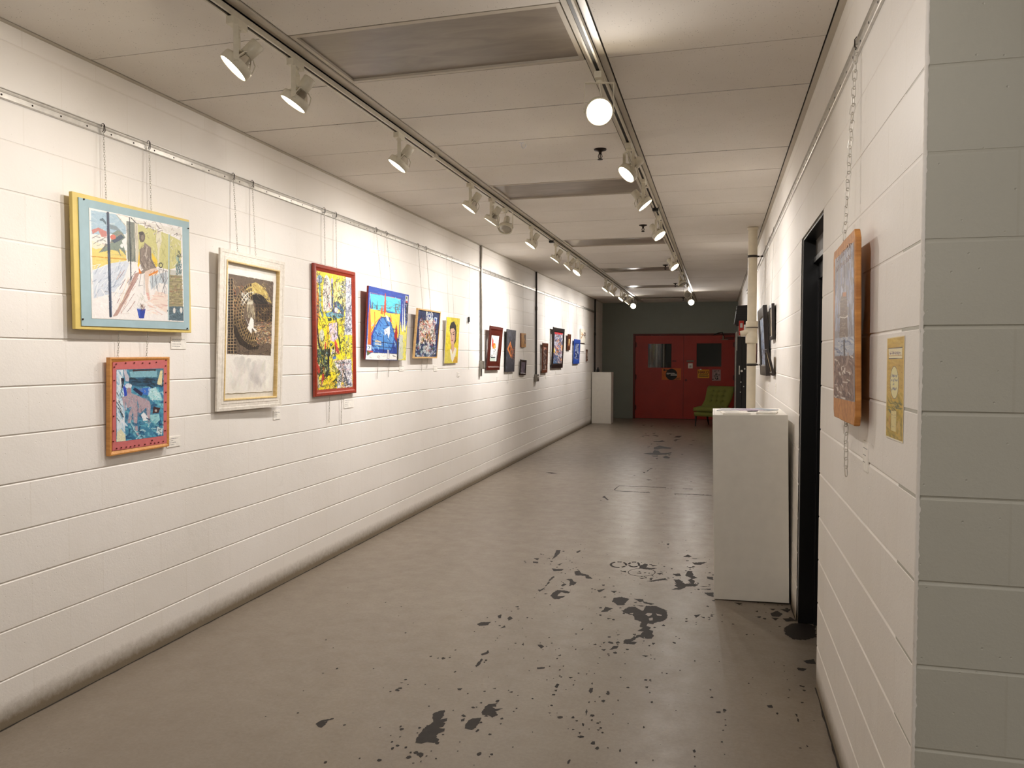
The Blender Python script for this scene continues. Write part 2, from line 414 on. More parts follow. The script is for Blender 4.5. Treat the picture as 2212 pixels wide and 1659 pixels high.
# floor, with the places where the paint has chipped off (same mesh, own material)
CHIPS="""-0.554,4.782 -0.515,4.874 -0.477,4.884 -0.426,4.817 -0.414,4.92 -0.353,4.927 -0.3,4.877 -0.279,4.804 -0.274,4.72 -0.291,4.658 -0.326,4.632 -0.348,4.586 -0.375,4.595 -0.381,4.545 -0.354,4.529 -0.361,4.489 -0.337,4.472 -0.33,4.378 -0.335,4.347 -0.378,4.336 -0.404,4.358 -0.44,4.27 -0.407,4.278 -0.417,4.234 -0.479,4.231 -0.477,4.295 -0.445,4.318 -0.431,4.372 -0.403,4.395 -0.388,4.451 -0.423,4.449 -0.398,4.509 -0.415,4.521 -0.419,4.615 -0.458,4.638 -0.476,4.717 -0.522,4.739;-0.635,5.021 -0.587,5.064 -0.532,5.03 -0.542,4.969 -0.55,4.892 -0.583,4.883 -0.632,4.955;-0.505,5.047 -0.448,5.052 -0.438,5.007 -0.458,4.982;-0.444,5.005 -0.367,4.969 -0.388,4.945 -0.435,4.97;-0.486,4.919 -0.424,4.917 -0.427,4.888;-0.658,4.835 -0.608,4.813 -0.637,4.743 -0.673,4.724 -0.66,4.79;-0.761,5.17 -0.711,5.215 -0.724,5.159 -0.74,5.123;-0.669,5.174 -0.629,5.184 -0.642,5.129;-0.75,5.301 -0.727,5.308 -0.728,5.275;-1.238,6.167 -1.206,6.176 -1.19,6.075 -1.195,5.972 -1.212,5.868 -1.22,6.008;-1.358,5.87 -1.314,5.882 -1.313,5.813;-1.34,5.778 -1.298,5.776 -1.291,5.732 -1.328,5.727;-1.341,6.019 -1.318,6.011 -1.323,5.986;-1.217,5.825 -1.192,5.819 -1.203,5.788;-1.163,5.615 -1.119,5.615 -1.072,5.627 -1.078,5.575 -1.133,5.548;-1.141,5.725 -1.119,5.784 -1.12,5.718;-0.986,5.576 -0.96,5.62 -0.927,5.542 -0.878,5.519 -0.831,5.426 -0.876,5.426 -0.891,5.48 -0.963,5.485;-1.012,5.366 -0.971,5.388 -0.947,5.326 -0.922,5.322 -0.93,5.231 -0.963,5.255 -0.973,5.33;-1.013,5.209 -1.005,5.266 -0.978,5.251 -0.997,5.191;-1.104,5.423 -1.094,5.39 -1.112,5.293 -1.1,5.251 -1.109,5.161 -1.116,5.181 -1.113,5.27 -1.12,5.314 -1.114,5.396;-1.107,5.151 -1.107,5.097 -1.124,5.034 -1.136,5.058 -1.118,5.105;-1.036,4.963 -1.033,5.034 -1.016,5.101 -0.968,5.103 -0.922,5.085 -0.933,5.045 -0.983,5.058 -0.993,5.014 -0.986,4.966 -0.94,4.988 -0.95,4.946 -0.967,4.912 -0.997,4.904;-1.074,6.151 -1.052,6.217 -1.042,6.18 -1.059,6.11;-0.548,5.859 -0.515,5.934 -0.487,5.916 -0.492,5.823 -0.413,5.819 -0.467,5.766 -0.541,5.784;-0.466,5.908 -0.416,5.9 -0.449,5.865;-0.409,5.683 -0.361,5.72 -0.382,5.654;-0.461,5.469 -0.415,5.504 -0.351,5.567 -0.315,5.531 -0.36,5.519 -0.424,5.461;-0.666,5.674 -0.63,5.697 -0.621,5.65;-0.245,6.215 -0.211,6.296 -0.178,6.247 -0.194,6.214;-0.179,6.182 -0.115,6.188 -0.158,6.165;-0.169,6.055 -0.06,6.098 -0.108,6.005 -0.151,5.999;-0.197,5.916 -0.152,5.928 -0.183,5.881;-0.193,5.815 -0.161,5.811 -0.151,5.692 -0.119,5.642 -0.155,5.597 -0.135,5.557 -0.139,5.488 -0.106,5.475 -0.132,5.425 -0.185,5.41 -0.223,5.325 -0.281,5.31 -0.243,5.373 -0.268,5.41 -0.253,5.458 -0.282,5.551 -0.24,5.574 -0.199,5.472 -0.158,5.495 -0.184,5.566 -0.162,5.619 -0.207,5.677;-0.296,5.696 -0.247,5.726 -0.234,5.658 -0.268,5.649;-0.058,5.694 -0.015,5.693 -0.012,5.613 -0.051,5.637;-0.07,5.294 -0.01,5.32 -0.008,5.214 -0.041,5.231;-0.105,5.436 -0.028,5.457 -0.078,5.426;-0.095,5.37 -0.025,5.4 -0.031,5.371;-0.12,4.812 -0.081,4.84 -0.094,4.802 -0.108,4.765;-0.086,4.796 -0.057,4.795 -0.059,4.77;-0.026,4.863 0.003,4.866 -0.021,4.848;-0.394,6.618 -0.373,6.633 -0.373,6.575 -0.388,6.577;-0.925,4.091 -0.905,4.103 -0.882,4.075 -0.892,4.045;-0.583,4.115 -0.556,4.129 -0.563,4.096;-0.538,4.12 -0.522,4.185 -0.497,4.192 -0.503,4.15;-0.52,4.241 -0.507,4.259 -0.495,4.237 -0.512,4.218;-0.588,4.223 -0.575,4.233 -0.58,4.2;-0.33,4.285 -0.31,4.283 -0.32,4.253;-0.365,4.089 -0.33,4.091 -0.344,4.069;-0.738,4.388 -0.725,4.419 -0.726,4.383;-0.619,4.628 -0.589,4.627 -0.613,4.604;-0.529,4.361 -0.511,4.373 -0.523,4.348;-0.416,5.71 -0.418,5.679 -0.423,5.68 -0.422,5.709;-0.418,5.679 -0.427,5.648 -0.432,5.651 -0.423,5.68;-0.427,5.648 -0.443,5.62 -0.447,5.626 -0.432,5.651;-0.443,5.62 -0.465,5.598 -0.467,5.605 -0.447,5.626;-0.465,5.598 -0.49,5.583 -0.491,5.591 -0.467,5.605;-0.49,5.583 -0.517,5.575 -0.517,5.584 -0.491,5.591;-0.517,5.575 -0.544,5.577 -0.542,5.585 -0.517,5.584;-0.544,5.577 -0.569,5.586 -0.566,5.594 -0.542,5.585;-0.569,5.586 -0.589,5.604 -0.585,5.61 -0.566,5.594;-0.589,5.604 -0.603,5.628 -0.598,5.632 -0.585,5.61;-0.603,5.628 -0.61,5.657 -0.605,5.659 -0.598,5.632;-0.61,5.657 -0.61,5.689 -0.604,5.688 -0.605,5.659;-0.61,5.689 -0.601,5.72 -0.596,5.717 -0.604,5.688;-0.601,5.72 -0.585,5.749 -0.581,5.743 -0.596,5.717;-0.585,5.749 -0.564,5.772 -0.56,5.765 -0.581,5.743;-0.564,5.772 -0.537,5.789 -0.536,5.78 -0.56,5.765;-0.537,5.789 -0.509,5.796 -0.509,5.787 -0.536,5.78;-0.509,5.796 -0.481,5.795 -0.483,5.786 -0.509,5.787;-0.481,5.795 -0.456,5.784 -0.459,5.776 -0.483,5.786;-0.456,5.784 -0.436,5.765 -0.44,5.759 -0.459,5.776;-0.436,5.765 -0.422,5.74 -0.427,5.736 -0.44,5.759;-0.422,5.74 -0.416,5.71 -0.422,5.709 -0.427,5.736;-0.637,5.867 -0.637,5.84 -0.654,5.843 -0.654,5.862;-0.641,5.815 -0.651,5.792 -0.664,5.809 -0.657,5.825;-0.651,5.792 -0.664,5.774 -0.674,5.796 -0.664,5.809;-0.681,5.762 -0.699,5.757 -0.699,5.784 -0.686,5.787;-0.699,5.757 -0.717,5.76 -0.713,5.785 -0.699,5.784;-0.717,5.76 -0.733,5.77 -0.725,5.792 -0.713,5.785;-0.733,5.77 -0.748,5.786 -0.735,5.804 -0.725,5.792;-0.748,5.786 -0.758,5.807 -0.743,5.819 -0.735,5.804;-0.758,5.807 -0.764,5.832 -0.747,5.837 -0.743,5.819;-0.764,5.832 -0.765,5.859 -0.748,5.856 -0.747,5.837;-0.765,5.859 -0.761,5.885 -0.745,5.874 -0.748,5.856;-0.761,5.885 -0.751,5.909 -0.738,5.891 -0.745,5.874;-0.751,5.909 -0.738,5.927 -0.728,5.904 -0.738,5.891;-0.721,5.94 -0.703,5.945 -0.702,5.917 -0.715,5.913;-0.703,5.945 -0.684,5.942 -0.688,5.915 -0.702,5.917;-0.667,5.931 -0.653,5.914 -0.665,5.896 -0.676,5.908;-0.653,5.914 -0.642,5.892 -0.658,5.88 -0.665,5.896;-0.642,5.892 -0.637,5.867 -0.654,5.862 -0.658,5.88;-0.544,5.897 -0.543,5.874 -0.56,5.877 -0.561,5.893;-0.543,5.874 -0.547,5.851 -0.562,5.862 -0.56,5.877;-0.553,5.831 -0.563,5.816 -0.572,5.838 -0.566,5.848;-0.563,5.816 -0.575,5.806 -0.58,5.832 -0.572,5.838;-0.575,5.806 -0.587,5.803 -0.588,5.829 -0.58,5.832;-0.587,5.803 -0.6,5.806 -0.596,5.832 -0.588,5.829;-0.6,5.806 -0.612,5.815 -0.604,5.838 -0.596,5.832;-0.612,5.815 -0.623,5.831 -0.61,5.849 -0.604,5.838;-0.623,5.831 -0.63,5.85 -0.615,5.862 -0.61,5.849;-0.635,5.873 -0.635,5.896 -0.618,5.893 -0.618,5.877;-0.635,5.896 -0.632,5.919 -0.617,5.909 -0.618,5.893;-0.632,5.919 -0.626,5.94 -0.612,5.922 -0.617,5.909;-0.616,5.956 -0.604,5.966 -0.599,5.94 -0.606,5.933;-0.604,5.966 -0.591,5.97 -0.591,5.942 -0.599,5.94;-0.591,5.97 -0.578,5.966 -0.582,5.939 -0.591,5.942;-0.565,5.956 -0.555,5.94 -0.568,5.922 -0.575,5.933;-0.555,5.94 -0.548,5.92 -0.563,5.908 -0.568,5.922;-0.548,5.92 -0.544,5.897 -0.561,5.893 -0.563,5.908;-1.18,3.18 -1.165,3.206 -1.143,3.223 -1.129,3.178 -1.132,3.129 -1.106,3.154 -1.099,3.128 -1.11,3.109 -1.098,3.097 -1.097,3.072 -1.111,3.058 -1.085,3.06 -1.079,3.037 -1.095,3.013 -1.1,2.988 -1.093,2.976 -1.075,2.966 -1.074,2.943 -1.088,2.932 -1.12,2.931 -1.132,2.914 -1.159,2.916 -1.167,2.942 -1.171,2.988 -1.167,3.053 -1.152,3.103 -1.17,3.14;-0.98,3.239 -0.982,3.294 -0.973,3.33 -0.937,3.349 -0.951,3.308 -0.931,3.291 -0.9,3.305 -0.924,3.265 -0.907,3.242 -0.921,3.204 -0.941,3.223 -0.97,3.22;-1.01,3.1 -1.013,3.156 -1.001,3.178 -0.967,3.194 -0.961,3.159 -0.962,3.098 -0.974,3.077 -1.004,3.082;-1.057,3.192 -1.051,3.204 -1.033,3.19 -1.041,3.18;-1.046,3.152 -1.033,3.171 -1.028,3.147 -1.039,3.138;-0.955,3.07 -0.95,3.093 -0.941,3.084 -0.948,3.062;-1.626,2.956 -1.623,2.983 -1.612,3.001 -1.577,3.027 -1.573,3.019 -1.6,2.989 -1.582,2.963 -1.586,2.934 -1.601,2.938;-1.122,2.84 -1.109,2.848 -1.096,2.843 -1.091,2.827 -1.097,2.81;-1.336,4.324 -1.321,4.361 -1.267,4.381 -1.269,4.322 -1.314,4.297;-1.259,4.494 -1.245,4.528 -1.229,4.461 -1.243,4.457;-1.192,4.471 -1.185,4.507 -1.158,4.476 -1.173,4.426;-1.185,4.288 -1.174,4.342 -1.16,4.314;-1.202,4.69 -1.181,4.706 -1.177,4.675;-1.18,3.889 -1.162,3.917 -1.158,3.953 -1.143,3.922 -1.15,3.897 -1.169,3.871;-1.16,3.729 -1.162,3.772 -1.157,3.83 -1.149,3.823 -1.143,3.755 -1.151,3.717;-1.162,3.449 -1.14,3.459 -1.14,3.434 -1.153,3.434;-1.004,3.492 -0.987,3.504 -0.987,3.49;-0.92,3.474 -0.903,3.489 -0.901,3.47;-1.383,3.773 -1.374,3.787 -1.371,3.768;-1.006,4.072 -1.003,4.106 -0.991,4.06;-1.242,2.945 -1.234,2.955 -1.235,2.936;-1.449,3.444 -1.431,3.449 -1.435,3.438;-0.877,3.161 -0.868,3.169 -0.868,3.153;-0.844,2.888 -0.837,2.888 -0.838,2.879;-0.564,3.583 -0.562,3.614 -0.549,3.62 -0.545,3.573 -0.551,3.556;-0.543,3.367 -0.541,3.394 -0.534,3.369 -0.534,3.329;-0.565,3.668 -0.56,3.685 -0.556,3.654;-0.548,3.462 -0.541,3.478 -0.54,3.454;-0.54,3.256 -0.53,3.253 -0.527,3.229 -0.533,3.23;-0.54,3.173 -0.53,3.173 -0.532,3.154;-0.541,2.925 -0.537,2.944 -0.531,2.943 -0.532,2.915 -0.538,2.909;-0.36,3.063 -0.356,3.079 -0.351,3.058 -0.356,3.05;-0.291,2.988 -0.283,2.996 -0.279,2.984 -0.284,2.976;-0.079,3.138 -0.071,3.149 -0.066,3.131 -0.073,3.123;0.009,3.514 0.029,3.522 0.03,3.506 0.012,3.503;0.039,3.519 0.052,3.524 0.043,3.515;0.344,3.583 0.352,3.581 0.351,3.552 0.346,3.557;0.347,3.538 0.354,3.533 0.352,3.503 0.347,3.508;0.36,3.3 0.369,3.293 0.362,3.281;0.338,3.847 0.347,3.834 0.341,3.824;0.229,3.637 0.252,3.648 0.254,3.617 0.236,3.615;-0.471,3.215 -0.455,3.217 -0.464,3.205;-0.7,3.315 -0.685,3.318 -0.69,3.307;-0.315,3.695 -0.299,3.704 -0.301,3.684;0.4,4.118 0.448,4.122 0.428,4.087 0.404,4.093;-0.726,3.586 -0.722,3.626 -0.709,3.622 -0.711,3.574;-0.721,3.549 -0.707,3.56 -0.707,3.537;-0.857,3.79 -0.819,3.804 -0.818,3.787 -0.853,3.772;-0.683,3.713 -0.659,3.719 -0.671,3.701;-1.143,12.728 -1.058,12.882 -1.004,12.882 -1.008,13.278 -0.939,13.216 -0.871,12.881 -0.768,12.949 -0.709,13.082 -0.712,12.888 -0.781,12.718 -0.904,12.609 -1.038,12.645;-1.046,13.645 -0.975,13.974 -0.869,13.826 -0.747,13.686 -0.757,13.531 -0.897,13.542 -0.96,13.373 -1.014,13.358;-1.133,14.639 -1.027,14.719 -0.987,14.882 -0.916,14.73 -0.985,14.553 -1.116,14.545;-0.811,12.383 -0.772,12.573 -0.694,12.346 -0.708,12.224 -0.777,12.253;-1.001,12.509 -0.89,12.54 -0.891,12.431 -0.95,12.415;-0.757,12.762 -0.695,12.742 -0.721,12.602;-1.245,15.785 -1.18,15.804 -1.103,15.711 -1.119,15.56;-1.437,15.73 -1.285,15.739 -1.297,15.622;-1.281,16.166 -1.21,16.271 -1.226,16.109;-0.955,16.223 -0.863,16.166 -0.9,16.036;-0.807,15.516 -0.757,15.811 -0.662,15.838 -0.699,15.492;-0.787,15.146 -0.657,15.236 -0.738,15.004;-0.786,14.939 -0.706,14.962 -0.737,14.781;-1.164,13.698 -1.119,13.843 -1.14,13.644;-1.441,15.535 -1.367,15.556 -1.391,15.46;-1.425,16.088 -1.357,16.071 -1.382,15.98;-1.662,18.097 -1.575,18.184 -1.608,17.992;-1.464,17.914 -1.394,18.054 -1.416,17.78;-0.986,18.097 -0.907,18.12 -0.95,18.003;-0.867,18.057 -0.805,18.046 -0.836,17.919;-0.499,14.31 -0.393,14.322 -0.439,14.244;-0.459,15.043 -0.384,15.064 -0.422,14.992;-0.559,12.818 -0.512,12.853 -0.529,12.737;-0.912,10.858 -0.891,11.06 -0.856,11.058 -0.892,10.975 -0.902,10.779 -0.923,10.8;-0.964,10.681 -0.921,10.693 -0.935,10.599;-0.863,10.033 -0.794,10.043 -0.824,9.988;-1.06,10.343 -1.025,10.353 -1.039,10.314;-0.321,10.021 -0.287,10.031 -0.303,9.995;-1.224,8.638 -1.207,8.734 -1.177,8.633 -1.127,8.489 -1.139,8.468 -1.187,8.595;-1.148,14.2 -1.113,14.257 -1.121,14.115;-1.061,14.225 -0.976,14.268 -1.019,14.181;-0.909,12.215 -0.864,12.228 -0.879,12.087;-2.215,10.306 -2.143,10.326 -2.043,10.249 -2.117,10.202;-1.134,9.474 -0.876,9.495 -0.579,9.493 -0.577,9.46 -0.873,9.462 -1.132,9.453;-1.141,9.102 -0.89,9.105 -0.736,9.082 -0.733,9.044 -0.9,9.075 -1.137,9.072;-1.156,9.17 -1.156,9.271 -1.134,9.474 -1.126,9.455 -1.144,9.254 -1.139,9.115;-0.46,9.089 -0.244,9.103 -0.048,9.098 -0.048,9.068 -0.243,9.066 -0.459,9.059;-0.383,9.465 -0.267,9.476 -0.266,9.444 -0.381,9.432;0.387,4.717 0.432,4.804 0.512,4.841 0.563,4.794 0.546,4.601 0.481,4.542 0.418,4.539 0.384,4.614;0.327,4.969 0.371,5.031 0.397,4.971 0.373,4.915 0.333,4.914;0.327,4.887 0.371,4.892 0.348,4.838;0.384,5.069 0.456,5.081 0.43,5.013;0.39,4.888 0.45,4.904 0.466,4.86 0.406,4.838;0.402,4.123 0.447,4.123 0.419,4.087;0.441,4.226 0.495,4.264 0.5,4.195 0.455,4.194;0.118,5.132 0.17,5.124 0.148,5.086;0.322,5.059 0.363,5.063 0.346,5.031;0.167,4.553 0.182,4.557 0.174,4.538"""
SPECKS="""-1.339,6.192 -1.118,6.34 -1.081,6.405 -1.043,6.405 -1.118,5.964 -1.06,5.951 -0.994,5.978 -0.957,5.82 -1.241,5.724 -1.198,5.556 -1.037,5.5 -1.106,5.897 -1.131,4.983 -1.126,4.899 -0.998,4.781 -0.883,4.793 -0.946,4.642 -0.851,4.59 -0.839,5.518 -0.749,4.766 -0.773,4.795 -0.779,5.417 -0.719,5.48 -0.709,5.011 -0.633,5.101 -0.884,4.214 -0.852,4.135 -0.812,4.044 -0.776,3.976 -0.735,4.117 -0.529,4.038 -0.504,4.099 -0.356,4.149 -0.376,4.259 -0.207,4.415 -0.188,4.387 -0.216,4.318 -0.103,4.644 -0.097,4.081 0.025,4.105 -0.572,3.995 -0.95,3.888 -1.047,4.496 -1.078,4.509 -0.248,4.719 -0.821,6.116 -0.069,5.787 -0.079,6.231 -0.045,6.185 -1.751,3.031 -1.842,3.24 -1.963,3.766 -1.853,3.448 -1.814,3.519 -1.639,3.565 -1.322,3.452 -1.243,3.423 -1.097,3.409 -1.269,3.028 -1.349,2.997 -1.148,2.836 -1.084,2.783 -1.035,2.818 -0.972,2.893 -0.846,3.286 -0.841,3.318 -0.724,3.122 -1.435,2.683 -1.321,2.742 -1.155,3.657 -1.325,3.905 -1.312,4.199 -1.501,4.533 -1.271,4.643 -1.242,4.388 -0.949,3.889 -0.885,3.739 -0.795,3.433 -2.232,4.473 -2.011,4.557 -1.883,4.506 -1.697,4.242 -1.679,4.079 -2.057,3.863 -1.449,3.339 -1.106,3.227 -1.156,4.174 -1.158,4.133 -1.158,4.095 -0.568,3.787 -0.574,3.993 -0.57,3.921 -0.518,3.477 -0.503,3.294 -0.534,3.134 -0.437,3.772 -0.287,3.637 -0.269,3.537 -0.096,4.08 -0.163,3.936 -0.247,3.881 -0.225,3.877 -0.015,3.74 -0.16,3.478 -0.283,3.284 0.034,3.238 -0.225,3.021 0.181,3.934 0.295,4.167 0.337,4.058 0.382,4.016 0.234,3.761 0.27,3.563 0.415,3.53 -0.66,3.319 -0.436,3.948 0.16,3.86 -0.418,3.516 -0.423,3.372 -0.776,3.652 -0.74,3.787 -0.726,3.714 -0.798,3.82 -0.643,3.627 -0.813,4.044 -0.78,3.972 -0.782,3.928 -0.712,4.081 0.34,4.129"""
HOLES="""-0.407,4.749 -0.393,4.777 -0.366,4.78 -0.369,4.742 -0.383,4.718;-0.5,4.741 -0.478,4.757 -0.479,4.73;-0.38,4.683 -0.358,4.704 -0.354,4.652 -0.371,4.641;-0.345,4.783 -0.331,4.776 -0.309,4.765 -0.308,4.748 -0.334,4.745;-0.476,4.872 -0.418,4.909 -0.422,4.854 -0.429,4.813 -0.45,4.835;-0.434,4.357 -0.42,4.371 -0.423,4.35;-0.378,4.368 -0.372,4.34 -0.379,4.336"""

m = MB()
m.add([(XL - 0.2, -4.1, 0), (4.1, -4.1, 0), (4.1, YF + 0.2, 0), (XL - 0.2, YF + 0.2, 0)], [(0, 1, 2, 3)], 0)
m.add([(XL - 0.2, -4.1, -0.1), (4.1, -4.1, -0.1), (4.1, YF + 0.2, -0.1), (XL - 0.2, YF + 0.2, -0.1)], [(3, 2, 1, 0)], 0)
def jag(poly, r, amp):
    out = []
    n = len(poly)
    per = sum(math.dist(poly[i], poly[(i+1) % n]) for i in range(n))
    for i in range(n):
        a, b = poly[i], poly[(i+1) % n]
        L = math.dist(a, b); k = max(1, min(14, int(L / 0.0075)))
        for j in range(k):
            t = j / k; am = amp * min(1, L * 9) * (.4 if j == 0 else 1)
            out.append((a[0] + (b[0]-a[0])*t + (r.random()-0.5)*am, a[1] + (b[1]-a[1])*t + (r.random()-0.5)*am*1.6))
    return out
from mathutils.geometry import tessellate_polygon
def flat(J, z, mi):
    for tri in tessellate_polygon([[Vector((x, y, 0)) for x, y in J]]):
        a, b, c_ = (J[q] for q in tri)
        if (b[0]-a[0])*(c_[1]-a[1]) - (b[1]-a[1])*(c_[0]-a[0]) < 0: b, c_ = c_, b
        m.add([(p[0], p[1], z) for p in (a, b, c_)], [(0, 1, 2)], mi)
zc = 0.0004
for pi, s in enumerate(CHIPS.split(';')):
    P = [tuple(float(q) for q in w.split(',')) for w in s.split()]
    J = jag(P, rnd, 0.012 if len(P) > 6 else 0.008); zc = 0.0003 + pi*0.000003
    flat(J, zc, 1)
    if len(P) != 4 or pi < 60:
        for q in range(rnd.choice((1, 2, 3, 5)) + (14 if len(P) > 20 else 0)):
            cx, cy_ = P[rnd.randrange(len(P))]; cx += rnd.gauss(0, .05); cy_ += rnd.gauss(0, .09)
            if cx > XR - .02: continue
            zc += 0.0000006; rr = rnd.uniform(.003, .011); n = 7; a0 = rnd.random()*6
            m.add([(cx + rr*rnd.uniform(.5, 1.4)*math.cos(a0 + 6.283*z/n), cy_ + 1.3*rr*rnd.uniform(.5, 1.4)*math.sin(a0 + 6.283*z/n), zc) for z in range(n)], [tuple(range(n))], 1)
zc = 0.0014
for s in HOLES.split(';'):
    P = [tuple(float(q) for q in w.split(',')) for w in s.split()]
    J = jag(P, rnd, 0.009); flat(J, zc, 0)
for w in SPECKS.split():
    zc += 0.000001
    x, y = (float(q) for q in w.split(','))
    r = rnd.uniform(0.0028, 0.0065); n = rnd.choice((5, 6, 7)); a0 = rnd.random() * 6
    m.add([(x + r*rnd.uniform(.5, 1.2)*math.cos(a0 + 6.283*k/n), y + 1.5*r*rnd.uniform(.5, 1.2)*math.sin(a0 + 6.283*k/n), zc) for k in range(n)], [tuple(range(n))], 1)
for k in range(260):
    zc += 0.000001
    x = rnd.gauss(-0.55, 0.55); y = rnd.uniform(2.0, 9.5)
    if x < XL + 0.2 or x > XR - 0.05: continue
    r = rnd.uniform(0.0012, 0.0042); n = 6; a0 = rnd.random()*6
    m.add([(x + r*rnd.uniform(.6, 1.3)*math.cos(a0 + 6.283*q/n), y + 1.4*r*rnd.uniform(.6, 1.3)*math.sin(a0 + 6.283*q/n), zc) for q in range(n)], [tuple(range(n))], 1)
# the open joint between floor and walls
def joint(x, side, y0, y1):
    N = int((y1 - y0) / 0.06); vs = []
    for k in range(N + 1):
        y = y0 + (y1 - y0)*k/N
        vs += [(x, y, 0.002), (x + side*(0.004 + 0.007*rnd.random()), y, 0.002)]
    m.add(vs, [(2*k, 2*k+1, 2*k+3, 2*k+2) for k in range(N)], 2)
joint(XL, 1, 0.5, YF); joint(XR, -1, YK, DY0); joint(XR, -1, DY1, YF)
fl = m.build('floor', [M['floor'], M['chip'], M['crack']], kind='structure')
for p in fl.data.polygons:
    if p.center.z > -0.05 and p.normal.z < 0: p.flip()

# ceiling: lay-in tiles with dark gaps between, and the metal grid
T = 0.6096; Y0 = 3.085
def sy(i, x): return Y0 + T*i - 0.0205*(x - XL)
m = MB()
m.box((XL - 0.2, -4.1, ZC + 0.012), (4.1, YF + 0.2, ZC + 0.1), 1)
strips = [(XL + 0.026, -1.905), (-1.797, -0.602), (-0.505, XR - 0.029), (XR, 1.66), (1.67, 2.88), (2.89, 4.0)]
OFFP = set(); LIT = {}
i0 = -12; i1 = 28
for si, (xa, xb) in enumerate(strips):
    for i in range(i0, i1):
        ya = sy(i, xa); yb = sy(i+1, xa); yc = sy(i+1, xb); yd = sy(i, xb)
        if si >= 3 and i > -2: continue
        if si == 1 and i % 5 == 0: continue           # light fittings sit here
        if si == 4 and i in (-7,): continue
        if ya > YF: continue
        g = 0.0040
        dz = rnd.uniform(-0.0016, 0.0010)
        q = [(xa+g, ya+g), (xb-g, yd+g), (xb-g, min(yc-g, YF)), (xa+g, min(yb-g, YF))]
        m.prism(q, ZC + dz, ZC + 0.0022, 0)
        m.prism([(q[0][0]-g, q[0][1]-g), (q[1][0]+g, q[1][1]-g), (q[2][0]+g, q[2][1]+g), (q[3][0]-g, q[3][1]+g)], ZC + 0.0022, ZC + 0.0034, 1)
m.build('ceiling', [M['tile'], M['gap']], kind='structure')

def strip(name, xa, xb, y0=-4.0, y1=YF, z=ZC, h=0.006, mat=None):
    return MB().box((xa, y0, z - h), (xb, y1, z + 0.01)).build(name, mat or M['tbar'], kind='structure')
strip('trim_2', -1.903, -1.832, h=0.004); strip('trim_3', -1.829, -1.799, h=0.007)
strip('trim_4', -0.600, -0.572, h=0.007); strip('trim_5', -0.568, -0.508, h=0.004)
strip('trim_6', XL, XL + 0.022, h=0.004); strip('trim_7', XR - 0.026, XR, YK, h=0.005)
strip('trim_8', XL, 4.0, YF - 0.022, YF, h=0.004)
strip('trim_9', XR, 4.0, YK - 0.022, YK - 0.006, h=0.004)

# far wall with the double doors; block wall pieces round the opening
GX0, GX1, GZ = -2.02, 0.405, 2.10
def farwall():
    m = MB(); m.box((XL - 0.2, YF, 0), (GX0 - 0.05, YF + 0.2, 3.0)); m.box((GX1 + 0.04, YF, 0), (XR + 0.2, YF + 0.2, 3.0))
    m.box((GX0 - 0.05, YF, GZ + 0.04), (GX1 + 0.04, YF + 0.2, 3.0))
    return m.build('wall_far', M['wallg'], kind='structure')
farwall()
m = MB()   # pressed steel frame
m.box((GX0 - 0.05, YF - 0.008, 0), (GX0, YF + 0.16, GZ + 0.04)); m.box((GX1, YF - 0.008, 0), (GX1 + 0.04, YF + 0.16, GZ + 0.04))
m.box((GX0, YF - 0.008, GZ), (GX1, YF + 0.16, GZ + 0.04))
m.build('trim_10', M['red_dark'], kind='structure', bevel=0.004)
GM = -0.822
def leaf(name, x0, x1, wx0, wx1, wz0, wz1, hinge):
    y0, y1 = YF + 0.012, YF + 0.055; z0 = 0.012; z1 = GZ - 0.006
    m = MB()
    m.box((x0, y0, z0), (wx0, y1, z1)); m.box((wx1, y0, z0), (x1, y1, z1))
    m.box((wx0, y0, z0), (wx1, y1, wz0)); m.box((wx0, y0, wz1), (wx1, y1, z1))
    d = m.build(name, M['red_door'], kind='structure')
    f = MB(); t = 0.022
    for a, b in (((wx0-t, wz0-t), (wx0, wz1+t)), ((wx1, wz0-t), (wx1+t, wz1+t)), ((wx0, wz0-t), (wx1, wz0)), ((wx0, wz1), (wx1, wz1+t))):
        f.box((a[0], y0 - 0.006, a[1]), (b[0], y1 + 0.006, b[1]))
    f.build('window_frame', M['red_door'], d, bevel=0.002)
    MB().box((wx0, y0 + 0.018, wz0), (wx1, y0 + 0.024, wz1)).build('window_pane', M['glass'], d)
    for z in (0.28, 1.05, 1.86):
        h = MB(); h.cyl((hinge, y0 - 0.010, z - 0.07), (hinge, y0 - 0.010, z + 0.07), 0.011, n=12)
        h.box((hinge - 0.03, y0 - 0.006, z - 0.055), (hinge + 0.03, y0, z + 0.055)); h.build('hinge', M['red_dark'], d)
    return d
d1 = leaf('door_1', GX0 + 0.004, GM - 0.003, -1.698, -1.121, 1.29, 1.885, GX0 + 0.012)
d2 = leaf('door_2', GM + 0.003, GX1 - 0.004, -0.507, 0.087, 1.32, 1.895, GX1 - 0.012)
m = MB(); m.box((-0.745, YF + 0.001, 1.435), (-0.575, YF + 0.012, 1.475)); m.box((-0.73, YF - 0.03, 1.445), (-0.60, YF + 0.004, 1.462))
m.build('door_handle', M['brass'], d2, bevel=0.003)
MB().box((-1.10, YF + 0.006, 1.44), (-1.00, YF + 0.012, 1.47)).build('pull_plate', M['red_dark'], d1)
MB().cyl((-0.76, YF + 0.012, 0.98), (-0.76, YF - 0.006, 0.98), 0.03).build('lock_cylinder', M['red_dark'], d2)
